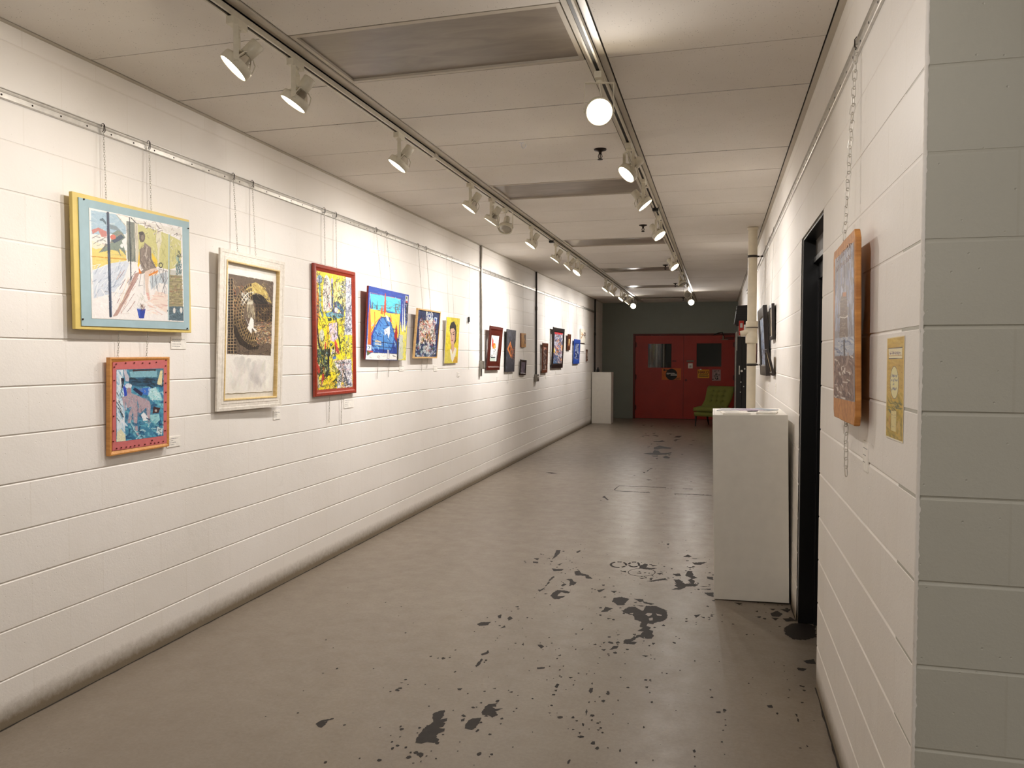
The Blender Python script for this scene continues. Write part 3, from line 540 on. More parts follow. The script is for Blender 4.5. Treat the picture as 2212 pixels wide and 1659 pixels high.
# closer on the right leaf
c = thing('door_closer', 'bronze door closer at the top right corner of the red double doors', 'door closer', (0.2, YF, 2.03))
MB().box((-0.02, -0.035, -0.045), (0.17, 0.012, 0.02)).build('closer_body', M['red_dark'], c, bevel=0.006)
MB().box((-0.13, -0.045, -0.05), (0.04, -0.012, -0.03)).build('spring_tube', M['brass'], c, bevel=0.004)
m = MB(); m.tube([(-0.30, -0.03, 0.075), (-0.19, -0.06, 0.115), (-0.10, -0.07, 0.135), (-0.06, -0.05, 0.02)], 0.012)
m.build('arm', M['bronze'], c)
MB().cyl((-0.07, -0.055, -0.03), (-0.07, -0.055, 0.05), 0.022).build('pivot', M['brass'], c)

# the dim room seen through the two door windows
slab('wall_beyond_doors_back', (-2.7, YF+2.2, 0), (1.3, YF+2.3, 2.8), M['room_dark']); slab('wall_beyond_doors_left', (-2.7, YF+0.2, 0), (-2.6, YF+2.2, 2.8), M['room_dark'])
slab('wall_beyond_doors_right', (1.2, YF+0.2, 0), (1.3, YF+2.2, 2.8), M['room_dark']); slab('floor_beyond_doors', (-2.7, YF+0.2, -.1), (1.3, YF+2.3, 0), M['room_dark']); slab('ceiling_beyond_doors', (-2.7, YF+0.2, 2.8), (1.3, YF+2.3, 2.9), M['room_dark'])
for x, r, mt in ((-1.66, 0.035, 'white'), (-1.54, 0.05, 'galv'), (-1.45, 0.025, 'white'), (-1.35, 0.05, 'galv')):
    o = MB().cyl((x, YF + 0.75, 0.0), (x, YF + 0.75, 2.8), r).build('riser_pipe', M[mt])
    tag(o, 'pale vertical pipe seen through the window of the left red door', 'pipe', 'pipes behind the left red door')
o = MB().box((-1.26, YF + 0.55, 0), (-0.92, YF + 0.9, 1.42)).build('cabinet', M['room_dark'], bevel=0.01)
tag(o, 'low grey cabinet seen through the window of the left red door', 'cabinet')

# black doorway in the right wall, its pressed frame and the dark space behind
m = MB(); X1 = XR + 0.07
m.box((X1 - 0.062, DY1 - 0.03, 0), (X1 + 0.135, DY1 - 0.0005, DZ - 0.0005)); m.box((X1 + 0.02, DY1 - 0.055, 0), (X1 + 0.07, DY1 - 0.03, 2.0))
m.box((X1 - 0.062, DY0 + 0.0005, 0), (X1 + 0.135, DY0 + 0.03, DZ - 0.0005)); m.box((X1 + 0.02, DY0 + 0.03, 0), (X1 + 0.07, DY0 + 0.055, 2.0))
m.box((X1 - 0.062, DY0 + 0.03, DZ - 0.012), (X1 + 0.135, DY1 - 0.03, DZ - 0.0005))
m.box((X1 - 0.01, DY0 + 0.03, 2.09), (X1 + 0.135, DY1 - 0.03, 2.12)); m.box((X1 + 0.02, DY0 + 0.03, 2.0), (X1 + 0.07, DY1 - 0.03, 2.09))
m.build('door_3', M['blackm'], kind='structure', bevel=0.002)
dk = simple('dark grey transom panel', (86, 80, 74), 0.6)
MB().box((X1 + 0.004, DY0 + 0.03, 2.12), (X1 + 0.012, DY1 - 0.03, DZ - 0.012)).build('window_1', dk, kind='structure')
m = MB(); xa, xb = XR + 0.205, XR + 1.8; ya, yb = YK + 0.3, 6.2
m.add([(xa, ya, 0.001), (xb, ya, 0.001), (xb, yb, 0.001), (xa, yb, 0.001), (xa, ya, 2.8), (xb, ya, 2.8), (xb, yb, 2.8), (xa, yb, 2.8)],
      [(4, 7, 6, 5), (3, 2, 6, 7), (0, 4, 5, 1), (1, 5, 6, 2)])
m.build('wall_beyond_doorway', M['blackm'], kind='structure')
# ================================================================= PICTURE RAILS
def rail(name, xw, side, y0, y1, zt, label, phase):
    t = thing(name, label, 'picture rail', (xw, y0, zt - 0.042))
    prof = [(0, 0), (0.009, 0), (0.011, 0.004), (0.011, 0.025), (0.007, 0.028), (0.006, 0.040), (0.016, 0.042), (0.016, 0.0445), (0, 0.0445)]
    m = MB(); n = len(prof); L = y1 - y0
    vs = [(side*a, 0, b) for a, b in prof] + [(side*a, L, b) for a, b in prof]
    m.add(vs, [tuple(range(n)), tuple(reversed(range(n, 2*n)))] + [(k, (k+1) % n, n+(k+1) % n, n+k) for k in range(n)])
    m.build('rail_bar', M['alu'], t)
    s = MB(); y = phase
    while y < L:
        s.cyl((side*0.0105, y, 0.0145), (side*0.0122, y, 0.0145), 0.0042, n=10)
        y += 0.1505
    tag(s.build('screw_heads', M['bronze'], t), None, None, None, 'stuff')
    return t
ZR = 2.645
rail('picture_rail', XL, 1, -2.0, 18.6, ZR, 'aluminium hanging rail running high along the left wall', 2.621 + 2.0 - 0.1505*30)
rail('picture_rail', XR, -1, YK + 0.02, 13.6, ZR, 'aluminium hanging rail running high along the right wall', 0.07)

# ---------------------------------------------------------------- conduits
def conduit(y, z0, r, mat, label, boxmat, zb, off=0.0, joint=None, bx=0.035, bz=0.055, strap=True):
    t = thing('conduit', label, 'conduit', (XL, y, z0))
    MB().cyl((r + 0.002, 0, 0), (r + 0.002, 0, ZC - z0 - 0.001), r, n=14).build('tube', mat, t)
    if joint:
        MB().cyl((r + 0.002, 0, joint - z0 - 0.03), (r + 0.002, 0, joint - z0 + 0.03), r*1.3, n=14).build('coupling', mat, t)
    return t
c1 = conduit(9.35, 1.50, 0.0135, M['galv'], 'bright steel conduit dropping to a socket box beside the sailboat picture', None, 1.45)
m = MB(); m.box((0.0, -0.035, -0.10), (0.055, 0.05, 0.0)); m.build('socket_box', M['galv'], c1, bevel=0.004)
MB().box((0.0, -0.05, -0.19), (0.03, 0.0, -0.09)).build('lower_box', M['galv'], c1, bevel=0.004)
MB().box((0.055, -0.02, -0.085), (0.060, 0.042, -0.015)).build('cover_plate', M['alu'], c1)
c2 = conduit(12.41, 1.27, 0.014, M['darkcond'], 'dark conduit with a square junction box on the left wall', None, 1.2, joint=2.33)
m = MB(); m.box((0.0, -0.07, -0.115), (0.05, 0.07, 0.0)); m.build('junction_box', M['galv'], c2, bevel=0.004)
MB().cyl((0.05, 0, -0.057), (0.056, 0, -0.057), 0.028, n=16).build('knockout', M['alu'], c2)
c3 = conduit(18.66, 0.02, 0.02, M['darkcond'], 'dark conduit standing full height behind the far white pedestal', None, 0, joint=2.1)
# pale wall pipe end near the far rail is part of the wall; small hook on the ceiling
t = thing('ceiling_hook', 'small white plastic hook hanging from a ceiling seam', 'hook', (-1.23, 4.942, ZC))
m = MB(); pts = [(0, 0, 0), (0, 0, -0.02)] + [(0.014 - 0.014*math.cos(a), 0, -0.02 - 0.016*math.sin(a)) for a in [k*math.pi/8 for k in range(1, 10)]]
m.tube(pts, 0.004); m.build('hook', M['hook_pl'], t)
MB().box((-0.014, -0.01, -0.004), (0.014, 0.01, 0.0005)).build('clip', M['hook_pl'], t)

# sprinklers
SP = [(-0.765, 5.22, 'nearest dark bronze sprinkler head, just beyond the bright facing spotlight'), (-0.765, 8.30, 'second dark sprinkler head from the camera hanging from the ceiling'),
      (-0.767, 11.95, 'third dark sprinkler head from the camera hanging from the ceiling'), (-0.775, 14.95, 'fourth dark sprinkler head from the camera hanging from the ceiling'), (-0.784, 18.6, 'farthest dark sprinkler head hanging before the grey end wall')]
sp0 = None
def clone(root, mat=None, loc=None, label=None, group=None):
    r = root.copy(); COL.objects.link(r)
    if mat is not None: r.matrix_world = mat
    elif loc is not None: r.location = loc
    if label: r['label'] = label
    if group: r['group'] = group
    for ch in list(root.children):
        c = ch.copy(); COL.objects.link(c); c.parent = r
        for g in list(ch.children):
            d = g.copy(); COL.objects.link(d); d.parent = c
    return r
for x, y, lab in SP:
    if sp0 is None:
        sp0 = t = thing('sprinkler_head', lab, 'sprinkler', (x, y, ZC), 'ceiling sprinkler heads')
        MB().lathe([(0.0, 0), (0.042, 0), (0.040, -0.008), (0.022, -0.012), (0.013, -0.018), (0.0, -0.018)], 24).build('escutcheon', M['bronze'], t)
        m = MB(); m.cyl((0, 0, -0.012), (0, 0, -0.036), 0.011, 0.009, 14); m.tube([(0.009, 0, -0.034), (0.013, 0, -0.05), (0.004, 0, -0.066)], 0.0025)
        m.tube([(-0.009, 0, -0.034), (-0.013, 0, -0.05), (-0.004, 0, -0.066)], 0.0025); m.cyl((0, 0, -0.036), (0, 0, -0.066), 0.0032, n=8)
        m.build('body', M['bronze'], t)
        MB().lathe([(0, -0.066), (0.017, -0.066), (0.018, -0.070), (0, -0.070)], 16).build('deflector', M['bronze'], t)
    else: clone(sp0, loc=(x, y, ZC), label=lab)

# unlit recessed light fittings
lp0 = None
ords = ['nearest', 'second nearest', 'third', 'fourth', 'fifth', 'farthest']
for k, i in enumerate(range(0, 30, 5)):
    ya = sy(i, -1.797); yb = sy(i+1, -1.797)
    if ya > YF: break
    lab = '%s of the unlit dusty grey light fittings set in the ceiling%s' % (ords[k], ' from the camera' if k in (2, 3, 4) else '')
    if lp0 is None:
        lp0 = t = thing('recessed_light', lab, 'ceiling light', (-1.797, ya, ZC), 'unlit recessed ceiling lights')
        w = 1.195; h = T - 0.006; sk = -0.0205*w
        m = MB()
        def bar(a, b, z0=-0.002, z1=0.014):
            m.box((a[0], a[1], z0), (b[0], b[1], z1))
        bar((0.006, 0.004), (0.026, h)); bar((w - 0.026, 0.004 + sk), (w - 0.006, h + sk))
        q1 = [(0.006, 0.004), (w-0.006, 0.004+sk), (w-0.006, 0.03+sk), (0.006, 0.03)]; q2 = [(0.006, h-0.024), (w-0.006, h-0.024+sk), (w-0.006, h+sk), (0.006, h)]
        m.prism(q1, -0.002, 0.014); m.prism(q2, -0.002, 0.014)
        m.build('frame', M['tbar'], t)
        MB().prism([(0.02, 0.02), (w-0.02, 0.02+sk), (w-0.02, h-0.014+sk), (0.02, h-0.014)], 0.009, 0.0115).build('diffuser', M['diff'], t)
    else: clone(lp0, loc=(-1.797, ya, ZC), label=lab)

# ================================================================= TRACKS AND SPOTLIGHTS
def track(x, y0, y1, label):
    t = thing('lighting_track', label, 'lighting track', (x, y0, ZC)); L = y1 - y0
    m = MB(); z0 = -0.005; zb = -0.036
    m.box((-0.0175, 0, zb), (-0.0085, L, z0)); m.box((0.0085, 0, zb), (0.0175, L, z0)); m.box((-0.0175, 0, z0 - 0.008), (0.0175, L, z0))
    m.build('track_body', M['track'], t)
    MB().box((-0.0085, 0, zb + 0.006), (0.0085, L, zb + 0.0095)).build('slot', M['trackslot'], t)
    for y in ((5.05 if x < -1 else 6.3), 11.4, 15.4):
        MB().box((-0.020, y - y0 - 0.03, zb - 0.002), (0.020, y - y0 + 0.03, z0 - 0.002)).build('joint_cover', M['track'], t)
    return t
TXL, TXR = -1.866, -0.556
track(TXL, -3.6, 19.2, 'long off white lighting track on the left side of the ceiling')
track(TXR, -3.6, 19.2, 'long off white lighting track on the right side of the ceiling')
def clamp(x, y, label):
    t = thing('cable_clamp', label, 'clamp', (x, y, ZC - 0.036))
    m = MB(); m.box((-0.026, -0.024, -0.024), (0.026, 0.024, 0.004)); m.build('clamp_body', M['blackm'], t, bevel=0.004)
    m = MB(); m.tube([(-0.02, 0, 0.0), (-0.034, 0, 0.012), (-0.034, 0, 0.028), (-0.022, 0, 0.034)], 0.0022); m.build('wire', M['blackm'], t); m = MB(); m.tube([(0.02, 0, 0.0), (0.034, 0, 0.012), (0.032, 0, 0.03), (0.024, 0, 0.034)], 0.0022)
    m.build('wire', M['blackm'], t)
clamp(TXL, 8.93, 'black clamp wrapped round the left lighting track')
clamp(TXR, 7.22, 'black clamp wrapped round the right lighting track')

def rot_to(n):
    """matrix whose local -Z... local +Z looks along n, local Y kept horizontal"""
    z = Vector(n).normalized(); up = Vector((0, 0, 1))
    y = up.cross(z)
    if y.length < 1e-4: y = Vector((0, 1, 0))
    y.normalize(); x = y.cross(z).normalized()
    return Matrix((x, y, z)).transposed().to_4x4()
PARTS = {}
def build_lamp_parts():
    P = {}
    m = MB(); m.box((-0.017, -0.048, -0.030), (0.017, 0.048, 0.0)); m.cyl((0, 0, -0.03), (0, 0, -0.040), 0.016, n=16)
    P['adapter'] = (m, M['lampw'])
    m = MB()    # yoke: local y is the pivot axis
    m.box((-0.010, -0.068, -0.043), (0.010, 0.068, -0.040))
    for s in (-1, 1): m.box((-0.010, s*0.068 - 0.0015, -0.182), (0.010, s*0.068 + 0.0015, -0.040)); m.cyl((0, s*0.0665, -0.172), (0, s*0.073, -0.172), 0.008, n=12)
    P['yoke'] = (m, M['lampw'])
    # head: local z = beam direction, origin at the pivot
    m = MB(); m.lathe([(0.0585, -0.012), (0.0635, -0.012), (0.0655, -0.006), (0.0655, 0.024), (0.0625, 0.0255), (0.0585, 0.022)], 32, closed=True)
    P['lamp_ring'] = (m, M['lampw'])
    m = MB(); m.lathe([(0.0, 0.0205), (0.03, 0.0200), (0.050, 0.018), (0.0583, 0.0145)], 32); P['lens'] = (m, M['lens_on'])
    m = MB(); m.lathe([(0.0575, 0.012), (0.056, 0.0), (0.048, -0.022), (0.036, -0.040), (0.024, -0.052), (0.018, -0.060)], 28); P['reflector'] = (m, M['chrome'])
    m = MB(); m.lathe([(0.0, -0.118), (0.026, -0.118), (0.0285, -0.114), (0.0285, -0.052), (0.026, -0.050), (0.0, -0.050)], 28); P['socket_can'] = (m, M['lampw'])
    m = MB()
    for s in (-1, 1):
        m.tube([(0.0, s*0.030, -0.055), (0.0, s*0.052, -0.046), (0.0, s*0.064, -0.022), (0.0, s*0.064, 0.0)], 0.0028)
    m.tube([(0.028, 0, -0.058), (0.052, 0, -0.044), (0.062, 0, -0.018), (0.062, 0, -0.002)], 0.0024)
    P['cage_wire'] = (m, M['lampw'])
    m = MB(); m.tube([(0, 0, 0.0), (0.006, 0.004, -0.03), (0.004, 0.010, -0.06), (-0.012, 0.008, -0.085), (-0.03, 0.0, -0.10)], 0.0035)
    P['supply_wire'] = (m, M['lampw'])
    return P
LP = build_lamp_parts()
meshes = {}
SPOTW = 25.0; SPILL = 0.84; LC = (1.0, 0.955, 0.925); LDATA = {}
def lamp(x, y, n, label, group, power=1.0, lit=True, cone=70, swivel=None):
    t = thing('track_spotlight', label, 'spotlight', (x, y, ZC - 0.036), group)
    n = Vector(n).normalized()
    head = Matrix.Translation((0, 0, -0.172)) @ rot_to(n)
    az = math.atan2(n.y, n.x); yk = Matrix.Rotation(az, 4, 'Z')
    for nm, (mb, mt) in LP.items():
        key = nm if (nm != 'lens' or lit) else 'lens_off'
        if key not in meshes:
            o = mb.build(nm, M['lens_off'] if key == 'lens_off' else mt, t); meshes[key] = o.data
            if nm in ('adapter', 'yoke'): pass
        else:
            o = bpy.data.objects.new(nm, meshes[key]); COL.objects.link(o); o.parent = t
        if nm == 'adapter': o.matrix_local = Matrix.Identity(4)
        elif nm == 'yoke': o.matrix_local = yk
        elif nm == 'supply_wire': o.matrix_local = Matrix.Translation((0, 0, -0.04)) @ yk
        else: o.matrix_local = head
    if lit:
        for nm, e, ang in (('bulb_light', SPOTW*power, cone), ('bulb_spill_light', SPOTW*SPILL*max(power, .5), 150)):
            key = (nm, round(e, 2), ang)
            if key not in LDATA:
                ld = bpy.data.lights.new(nm, 'SPOT'); ld.energy = e; ld.color = LC; ld.spot_size = R_(ang); ld.spot_blend = 1.0; ld.shadow_soft_size = 0.018
                LDATA[key] = ld
            lo = bpy.data.objects.new(nm, LDATA[key]); COL.objects.link(lo); lo.parent = t
            lo.matrix_local = head @ Matrix.Translation((0, 0, 0.040)) @ Matrix.Rotation(math.pi, 4, 'X')
    return t
def olab(k, n, side):
    o = ['nearest the camera', 'second from the camera', 'third from the camera', 'fourth from the camera', 'fifth from the camera', 'sixth from the camera', 'seventh from the camera', 'eighth from the camera', 'ninth from the camera', 'tenth from the camera', 'eleventh from the camera', 'twelfth from the camera', 'thirteenth from the camera', 'fourteenth from the camera', 'last of the row, glaring before the grey end wall']
    return 'cream spotlight on the %s track, %s' % (side, o[k])
LEFT = [(2.80, (-.58, -.34, -.74), .34), (3.25, (-.50, -.20, -.84), .48), (4.45, (-.54, -.22, -.81), .75), (5.86, (-.56, -.16, -.81), 1), (6.46, (-.55, -.08, -.83), 1.05),
        (6.90, (.0, -.52, -.85), 0), (7.92, (-.55, -.18, -.82), 1), (9.18, (-.56, -.10, -.82), .9), (9.99, (-.66, -.14, -.74), 1.25), (10.67, (-.55, -.34, -.76), .9),
        (13.47, (-.60, -.20, -.78), 1), (14.33, (-.62, -.14, -.77), 1), (15.74, (-.60, -.28, -.75), 1), (16.82, (-.60, -.10, -.78), 1), (18.05, (-.15, -.95, -.30), .35)]
for k, (y, n, lit) in enumerate(LEFT):
    lab = olab(k, 0, 'left')
    if not lit: lab = 'unlit cream spotlight with open rim on the left track, sixth from the camera'
    lamp(TXL, y, n, lab, 'spotlights on the left track', lit or 1, bool(lit), 90 if k == 14 else 70)
RIGHT = [(3.75, (.18, -.86, -.46), .30, 'glaring spotlight facing the camera, nearest on the right track'),
         (5.02, (-.60, -.35, -.72), .6, 'cream spotlight turned left, second from the camera on the right track'),
         (6.05, (.62, .02, -.76), 1, 'cream spotlight turned to the right wall, just before the clamp on the right track'),
         (7.62, (.60, -.20, -.76), .8, 'cream spotlight turned right, just beyond the black clamp on the right track'),
         (10.3, (.60, -.25, -.74), 1, 'cream spotlight turned right, fifth from the camera on the right track'),
         (12.7, (.40, -.30, -.86), 0, 'unlit cream spotlight turned right, sixth from the camera on the right track'),
         (15.0, (.05, -.80, -.50), 0, 'unlit cream spotlight with dark round face, seventh on the right track'),
         (17.1, (.15, -.94, -.30), .35, 'glaring spotlight facing the camera, last on the right track')]
for y, n, lit, lab in RIGHT:
    lamp(TXR, y, n, lab, 'spotlights on the right track', lit or 1, bool(lit), 90 if y > 17 else 70)
for y, n in ((1.35, (-.6, -.2, -.76)), (0.1, (-.6, .2, -.76)), (-1.3, (-.6, .1, -.76))):  # unseen lamps, added to light the near left wall
    lamp(TXL, y, n, 'added unseen cream spotlight on the left track before the first one in view', 'added spotlights on the left track before the camera view', 0.24)

lamp(TXR, 0.9, (.17, .89, -.42), 'added unseen fill spotlight on the right track behind the camera, turned down the corridor', 'added spotlights on the right track before the camera view', .95, True, 54)  # unseen lamp, added to brighten the pedestal front and right wall

# ================================================================= CHAINS
def link_pts(L, wd, n=14):
    pts = []; r = wd/2; s = L/2 - r
    for k in range(n+1):
        a = math.pi*k/n; pts.append((r*math.cos(a), s + r*math.sin(a)))
    for k in range(n+1):
        a = math.pi + math.pi*k/n; pts.append((r*math.cos(a), -s + r*math.sin(a)))
    return pts
def chain(side, y, z0, z1, x0, x1, label, group, pitch=0.0135, wr=0.0011, wd=0.0085, y1=None, hook=True, links_as_parts=False, wire=False):
    xw = XL if side > 0 else XR
    t = thing('hanging_chain' if not wire else 'hanging_wire', label, 'chain' if not wire else 'wire', (xw + side*x1, y, z1), group)
    y1 = y if y1 is None else y1
    top = Vector((side*(x0 - x1), 0, z0 - z1)); bot = Vector((0, y1 - y, 0))
    d = bot - top; L = d.length; d.normalize()
    if wire:
        MB().cyl(tuple(top), tuple(bot), wr, n=6).build('strand', M['zinc'], t)
    else:
        n = max(2, int(L / pitch)); m = MB(); r = random.Random(int(y*100) + int(z0*10))
        base = None
        for k in range(n):
            c = top + d * (pitch * (k + 0.5)); tw = (R_(45) if k % 2 else R_(-45)) + r.uniform(-.3, .3)
            # frame: along d, twist about it
            z = -d; a = Vector((0, 1, 0)); a = (a - z*a.dot(z)).normalized(); b = z.cross(a)
            u = a*math.cos(tw) + b*math.sin(tw)
            if links_as_parts:
                tilt = r.uniform(-.18, .18)
                w = (-z*1.0)
                w = (w + u*tilt).normalized(); uu = (u - w*u.dot(w)).normalized(); vv = w.cross(uu)
                mt = Matrix((uu, w, vv)).transposed().to_4x4(); mt.translation = c
                if base is None:
                    lm = MB(); lm.tube([(p[0], p[1], 0) for p in link_pts(pitch*1.34, wd)], wr, 6, closed=True)
                    base = lm.build('link', M['zinc'], t); base.matrix_local = mt
                else:
                    o = bpy.data.objects.new('link', base.data); COL.objects.link(o); o.parent = t; o.matrix_local = mt
            else:
                pts = [c + u*p[0] - z*p[1] for p in link_pts(pitch*1.36, wd, 5)]
                m.tube(pts, wr, 4, closed=True)
        if not links_as_parts: m.build('chain_links', M['zinc'], t)
    if hook:
        h = MB(); hy = 0.0; tz = z0 - z1; bx = side*(x0 - x1)
        pts = [(bx, 0, tz - 0.012), (bx + side*0.006, 0, tz - 0.004), (bx + side*0.006, 0, tz + 0.022), (bx, 0, tz + 0.030), (bx - side*0.008, 0, tz + 0.028), (bx - side*0.010, 0, tz + 0.016)]
        pts = [(px, yy*1.0, pz) for (px, yy, pz) in pts]
        for s in ((-1, 1) if not wire else (0,)):
            q = [(p[0], p[1] + s*0.007*max(0, 1 - i*0.35), p[2]) for i, p in enumerate(pts)]
            h.tube(q, 0.0016 if not wire else 0.0012, 6)
        h.build('hook', M['bronze'], t)
    return t
ZT = 2.624
# ================================================================= PICTURES
def hom(src, dst):
    A = []; B = []
    for (x, y), (u, v) in zip(src, dst):
        A.append([x, y, 1, 0, 0, 0, -u*x, -u*y]); B.append(u)
        A.append([0, 0, 0, x, y, 1, -v*x, -v*y]); B.append(v)
    h = np.linalg.solve(np.array(A, float), np.array(B, float))
    return np.append(h, 1).reshape(3, 3)
def happ(H, X, Y):
    w = H[2, 0]*X + H[2, 1]*Y + H[2, 2]
    return (H[0, 0]*X + H[0, 1]*Y + H[0, 2])/w, (H[1, 0]*X + H[1, 1]*Y + H[1, 2])/w

class Art:
    """a small paint program: paints on a grid of points that becomes the paint layer of a canvas mesh.
    shapes are given in the coordinates of a tracing of the picture (crop = origin and scale of the tracing)."""
    def __init__(s, quad, nu, nv, base, crop=(0, 0, 1), seed=1):
        s.nu, s.nv = nu, nv; s.crop = crop; s.r = random.Random(seed); s.nr = np.random.RandomState(seed)
        s.quad = [s.q(p) for p in quad]
        H = hom([(0, 0), (1, 0), (1, 1), (0, 1)], s.quad)
        U, V = np.meshgrid(np.linspace(0, 1, nu), np.linspace(0, 1, nv))
        s.U, s.V = U, V; s.X, s.Y = happ(H, U, V)
        s.soft = 0.6*math.dist(s.quad[0], s.quad[1])/nu + 1e-9
        s.C = np.ones((nv, nu, 3)) * np.array(base[:3], float)
    def q(s, p): return (s.crop[0] + p[0]/s.crop[2], s.crop[1] + p[1]/s.crop[2])
    def put(s, mask, col, a=1.0):
        c = np.array(col, float); w = (mask * a)[..., None]
        s.C = s.C*(1 - w) + c*w
    def poly(s, col, pts, a=1.0):
        P = [s.q(p) for p in pts]; ins = np.zeros(s.X.shape, bool); n = len(P)
        for i in range(n):
            x0, y0 = P[i]; x1, y1 = P[(i+1) % n]
            if y0 == y1: continue
            c = ((y0 > s.Y) != (y1 > s.Y)) & (s.X < (x1-x0)*(s.Y-y0)/(y1-y0) + x0)
            ins ^= c
        s.put(ins.astype(float), col, a); return s
    def line(s, col, w, pts, a=1.0):
        P = [s.q(p) for p in pts]; w = w/s.crop[2]/2; D = np.full(s.X.shape, 1e9)
        for (x0, y0), (x1, y1) in zip(P[:-1], P[1:]):
            dx, dy = x1-x0, y1-y0; L = dx*dx + dy*dy + 1e-9
            t = np.clip(((s.X-x0)*dx + (s.Y-y0)*dy)/L, 0, 1)
            D = np.minimum(D, np.hypot(s.X-x0-t*dx, s.Y-y0-t*dy))
        s.put(np.clip((w - D)/s.soft + 0.5, 0, 1), col, a); return s
    def ell(s, col, cx, cy, rx, ry, a=1.0, ring=0):
        cx, cy = s.q((cx, cy)); rx /= s.crop[2]; ry /= s.crop[2]
        d = np.sqrt(((s.X-cx)/rx)**2 + ((s.Y-cy)/ry)**2)
        if ring: m = (np.abs(d - 1) < ring)
        else: m = d < 1
        s.put(m.astype(float), col, a); return s
    def strokes(s, n, cols, box, ln, wd, ang, angj=20, a=1.0, curve=0):
        for _ in range(n):
            c = s.r.choice(cols); x = s.r.uniform(box[0], box[2]); y = s.r.uniform(box[1], box[3])
            t = R_(ang + s.r.uniform(-angj, angj)); L = ln*s.r.uniform(.4, 1.2)
            k = s.r.uniform(-curve, curve)
            p = [(x - math.cos(t)*L/2, y - math.sin(t)*L/2), (x + k*math.sin(t)*L, y - k*math.cos(t)*L), (x + math.cos(t)*L/2, y + math.sin(t)*L/2)]
            s.line(c, wd*s.r.uniform(.6, 1.3), p, a)
        return s
    def dab(s, u, v, u2, v2, w, col, a):
        x0 = int(max(0, min(u, u2) - w - 1)); x1 = int(min(s.nu, max(u, u2) + w + 2)); y0 = int(max(0, min(v, v2) - w - 1)); y1 = int(min(s.nv, max(v, v2) + w + 2))
        if x1 <= x0 or y1 <= y0: return
        gx, gy = np.meshgrid(np.arange(x0, x1), np.arange(y0, y1)); dx, dy = u2-u, v2-v
        t = np.clip(((gx-u)*dx + (gy-v)*dy)/(dx*dx + dy*dy + 1e-9), 0, 1)
        m = (np.clip(w - np.hypot(gx-u-t*dx, gy-v-t*dy) + .5, 0, 1)*a)[..., None]
        s.C[y0:y1, x0:x1] = s.C[y0:y1, x0:x1]*(1-m) + np.array(col)*m
    def painterly(s, n, L=9, w=1.0, jit=16, ang=None, angj=90, a=.8, box=(0, 0, 1, 1)):
        """short brush marks that take up the colour already there, a little lighter or darker"""
        for _ in range(n):
            u = s.r.uniform(box[0], box[2])*(s.nu-1); v = s.r.uniform(box[1], box[3])*(s.nv-1)
            t = R_((s.r.uniform(0, 180) if ang is None else ang + s.r.uniform(-angj, angj))); l = L*s.r.uniform(.3, 1)
            c = s.C[int(v), int(u)] + s.r.gauss(0, jit) + np.array([s.r.gauss(0, jit*.35) for _ in range(3)])
            s.dab(u - math.cos(t)*l/2, v - math.sin(t)*l/2, u + math.cos(t)*l/2, v + math.sin(t)*l/2, w*s.r.uniform(.5, 1.2), c, a)
        return s
    def scribble(s, n, cols, box, steps=8, st=4, w=.6, a=.85, turn=60):
        for _ in range(n):
            u = s.r.uniform(box[0], box[2])*(s.nu-1); v = s.r.uniform(box[1], box[3])*(s.nv-1); t = s.r.uniform(0, 6.28); c = s.r.choice(cols); ww = w*s.r.uniform(.6, 1.5)
            for _ in range(s.r.randint(2, steps)):
                t += R_(s.r.uniform(-turn, turn)); u2 = u + math.cos(t)*st*.7; v2 = v + math.sin(t)*st
                s.dab(u, v, u2, v2, ww, c, a); u, v = u2, v2
        return s
    def grain(s, amt=10, sc=1):
        s.C += s.nr.normal(0, amt, s.C.shape[:2])[..., None]; return s
    def mesh(s, name, toloc, parent, z=0.0, mat=None):
        """toloc maps tracing coordinates to the picture's own plane"""
        c = [toloc(p) for p in s.quad]
        nu, nv = s.nu, s.nv
        U, V = s.U, s.V
        X = (c[0][0]*(1-U) + c[1][0]*U)*(1-V) + (c[3][0]*(1-U) + c[2][0]*U)*V
        Y = (c[0][1]*(1-U) + c[1][1]*U)*(1-V) + (c[3][1]*(1-U) + c[2][1]*U)*V
        Z = np.full(X.shape, z)
        co = np.stack([X, Y, Z], -1).reshape(-1, 3)
        i = np.arange(nu*nv).reshape(nv, nu)
        f = np.stack([i[1:, :-1], i[1:, 1:], i[:-1, 1:], i[:-1, :-1]], -1).reshape(-1, 4)
        me = bpy.data.meshes.new(name)
        me.vertices.add(len(co)); me.vertices.foreach_set('co', co.ravel())
        me.loops.add(f.size); me.loops.foreach_set('vertex_index', f.ravel())
        me.polygons.add(len(f)); me.polygons.foreach_set('loop_start', np.arange(0, f.size, 4)); me.polygons.foreach_set('loop_total', np.full(len(f), 4))
        me.update(calc_edges=True)
        C = np.clip(s.C, 0, 255)/255.0
        Lc = np.where(C <= 0.04045, C/12.92, ((C+0.055)/1.055)**2.4)
        at = me.color_attributes.new('paint', 'FLOAT_COLOR', 'POINT')
        rgba = np.concatenate([Lc.reshape(-1, 3), np.ones((nu*nv, 1))], 1)
        at.data.foreach_set('color', rgba.ravel())
        me.materials.append(mat or M['art'])
        o = bpy.data.objects.new(name, me); COL.objects.link(o); o.parent = parent
        return o

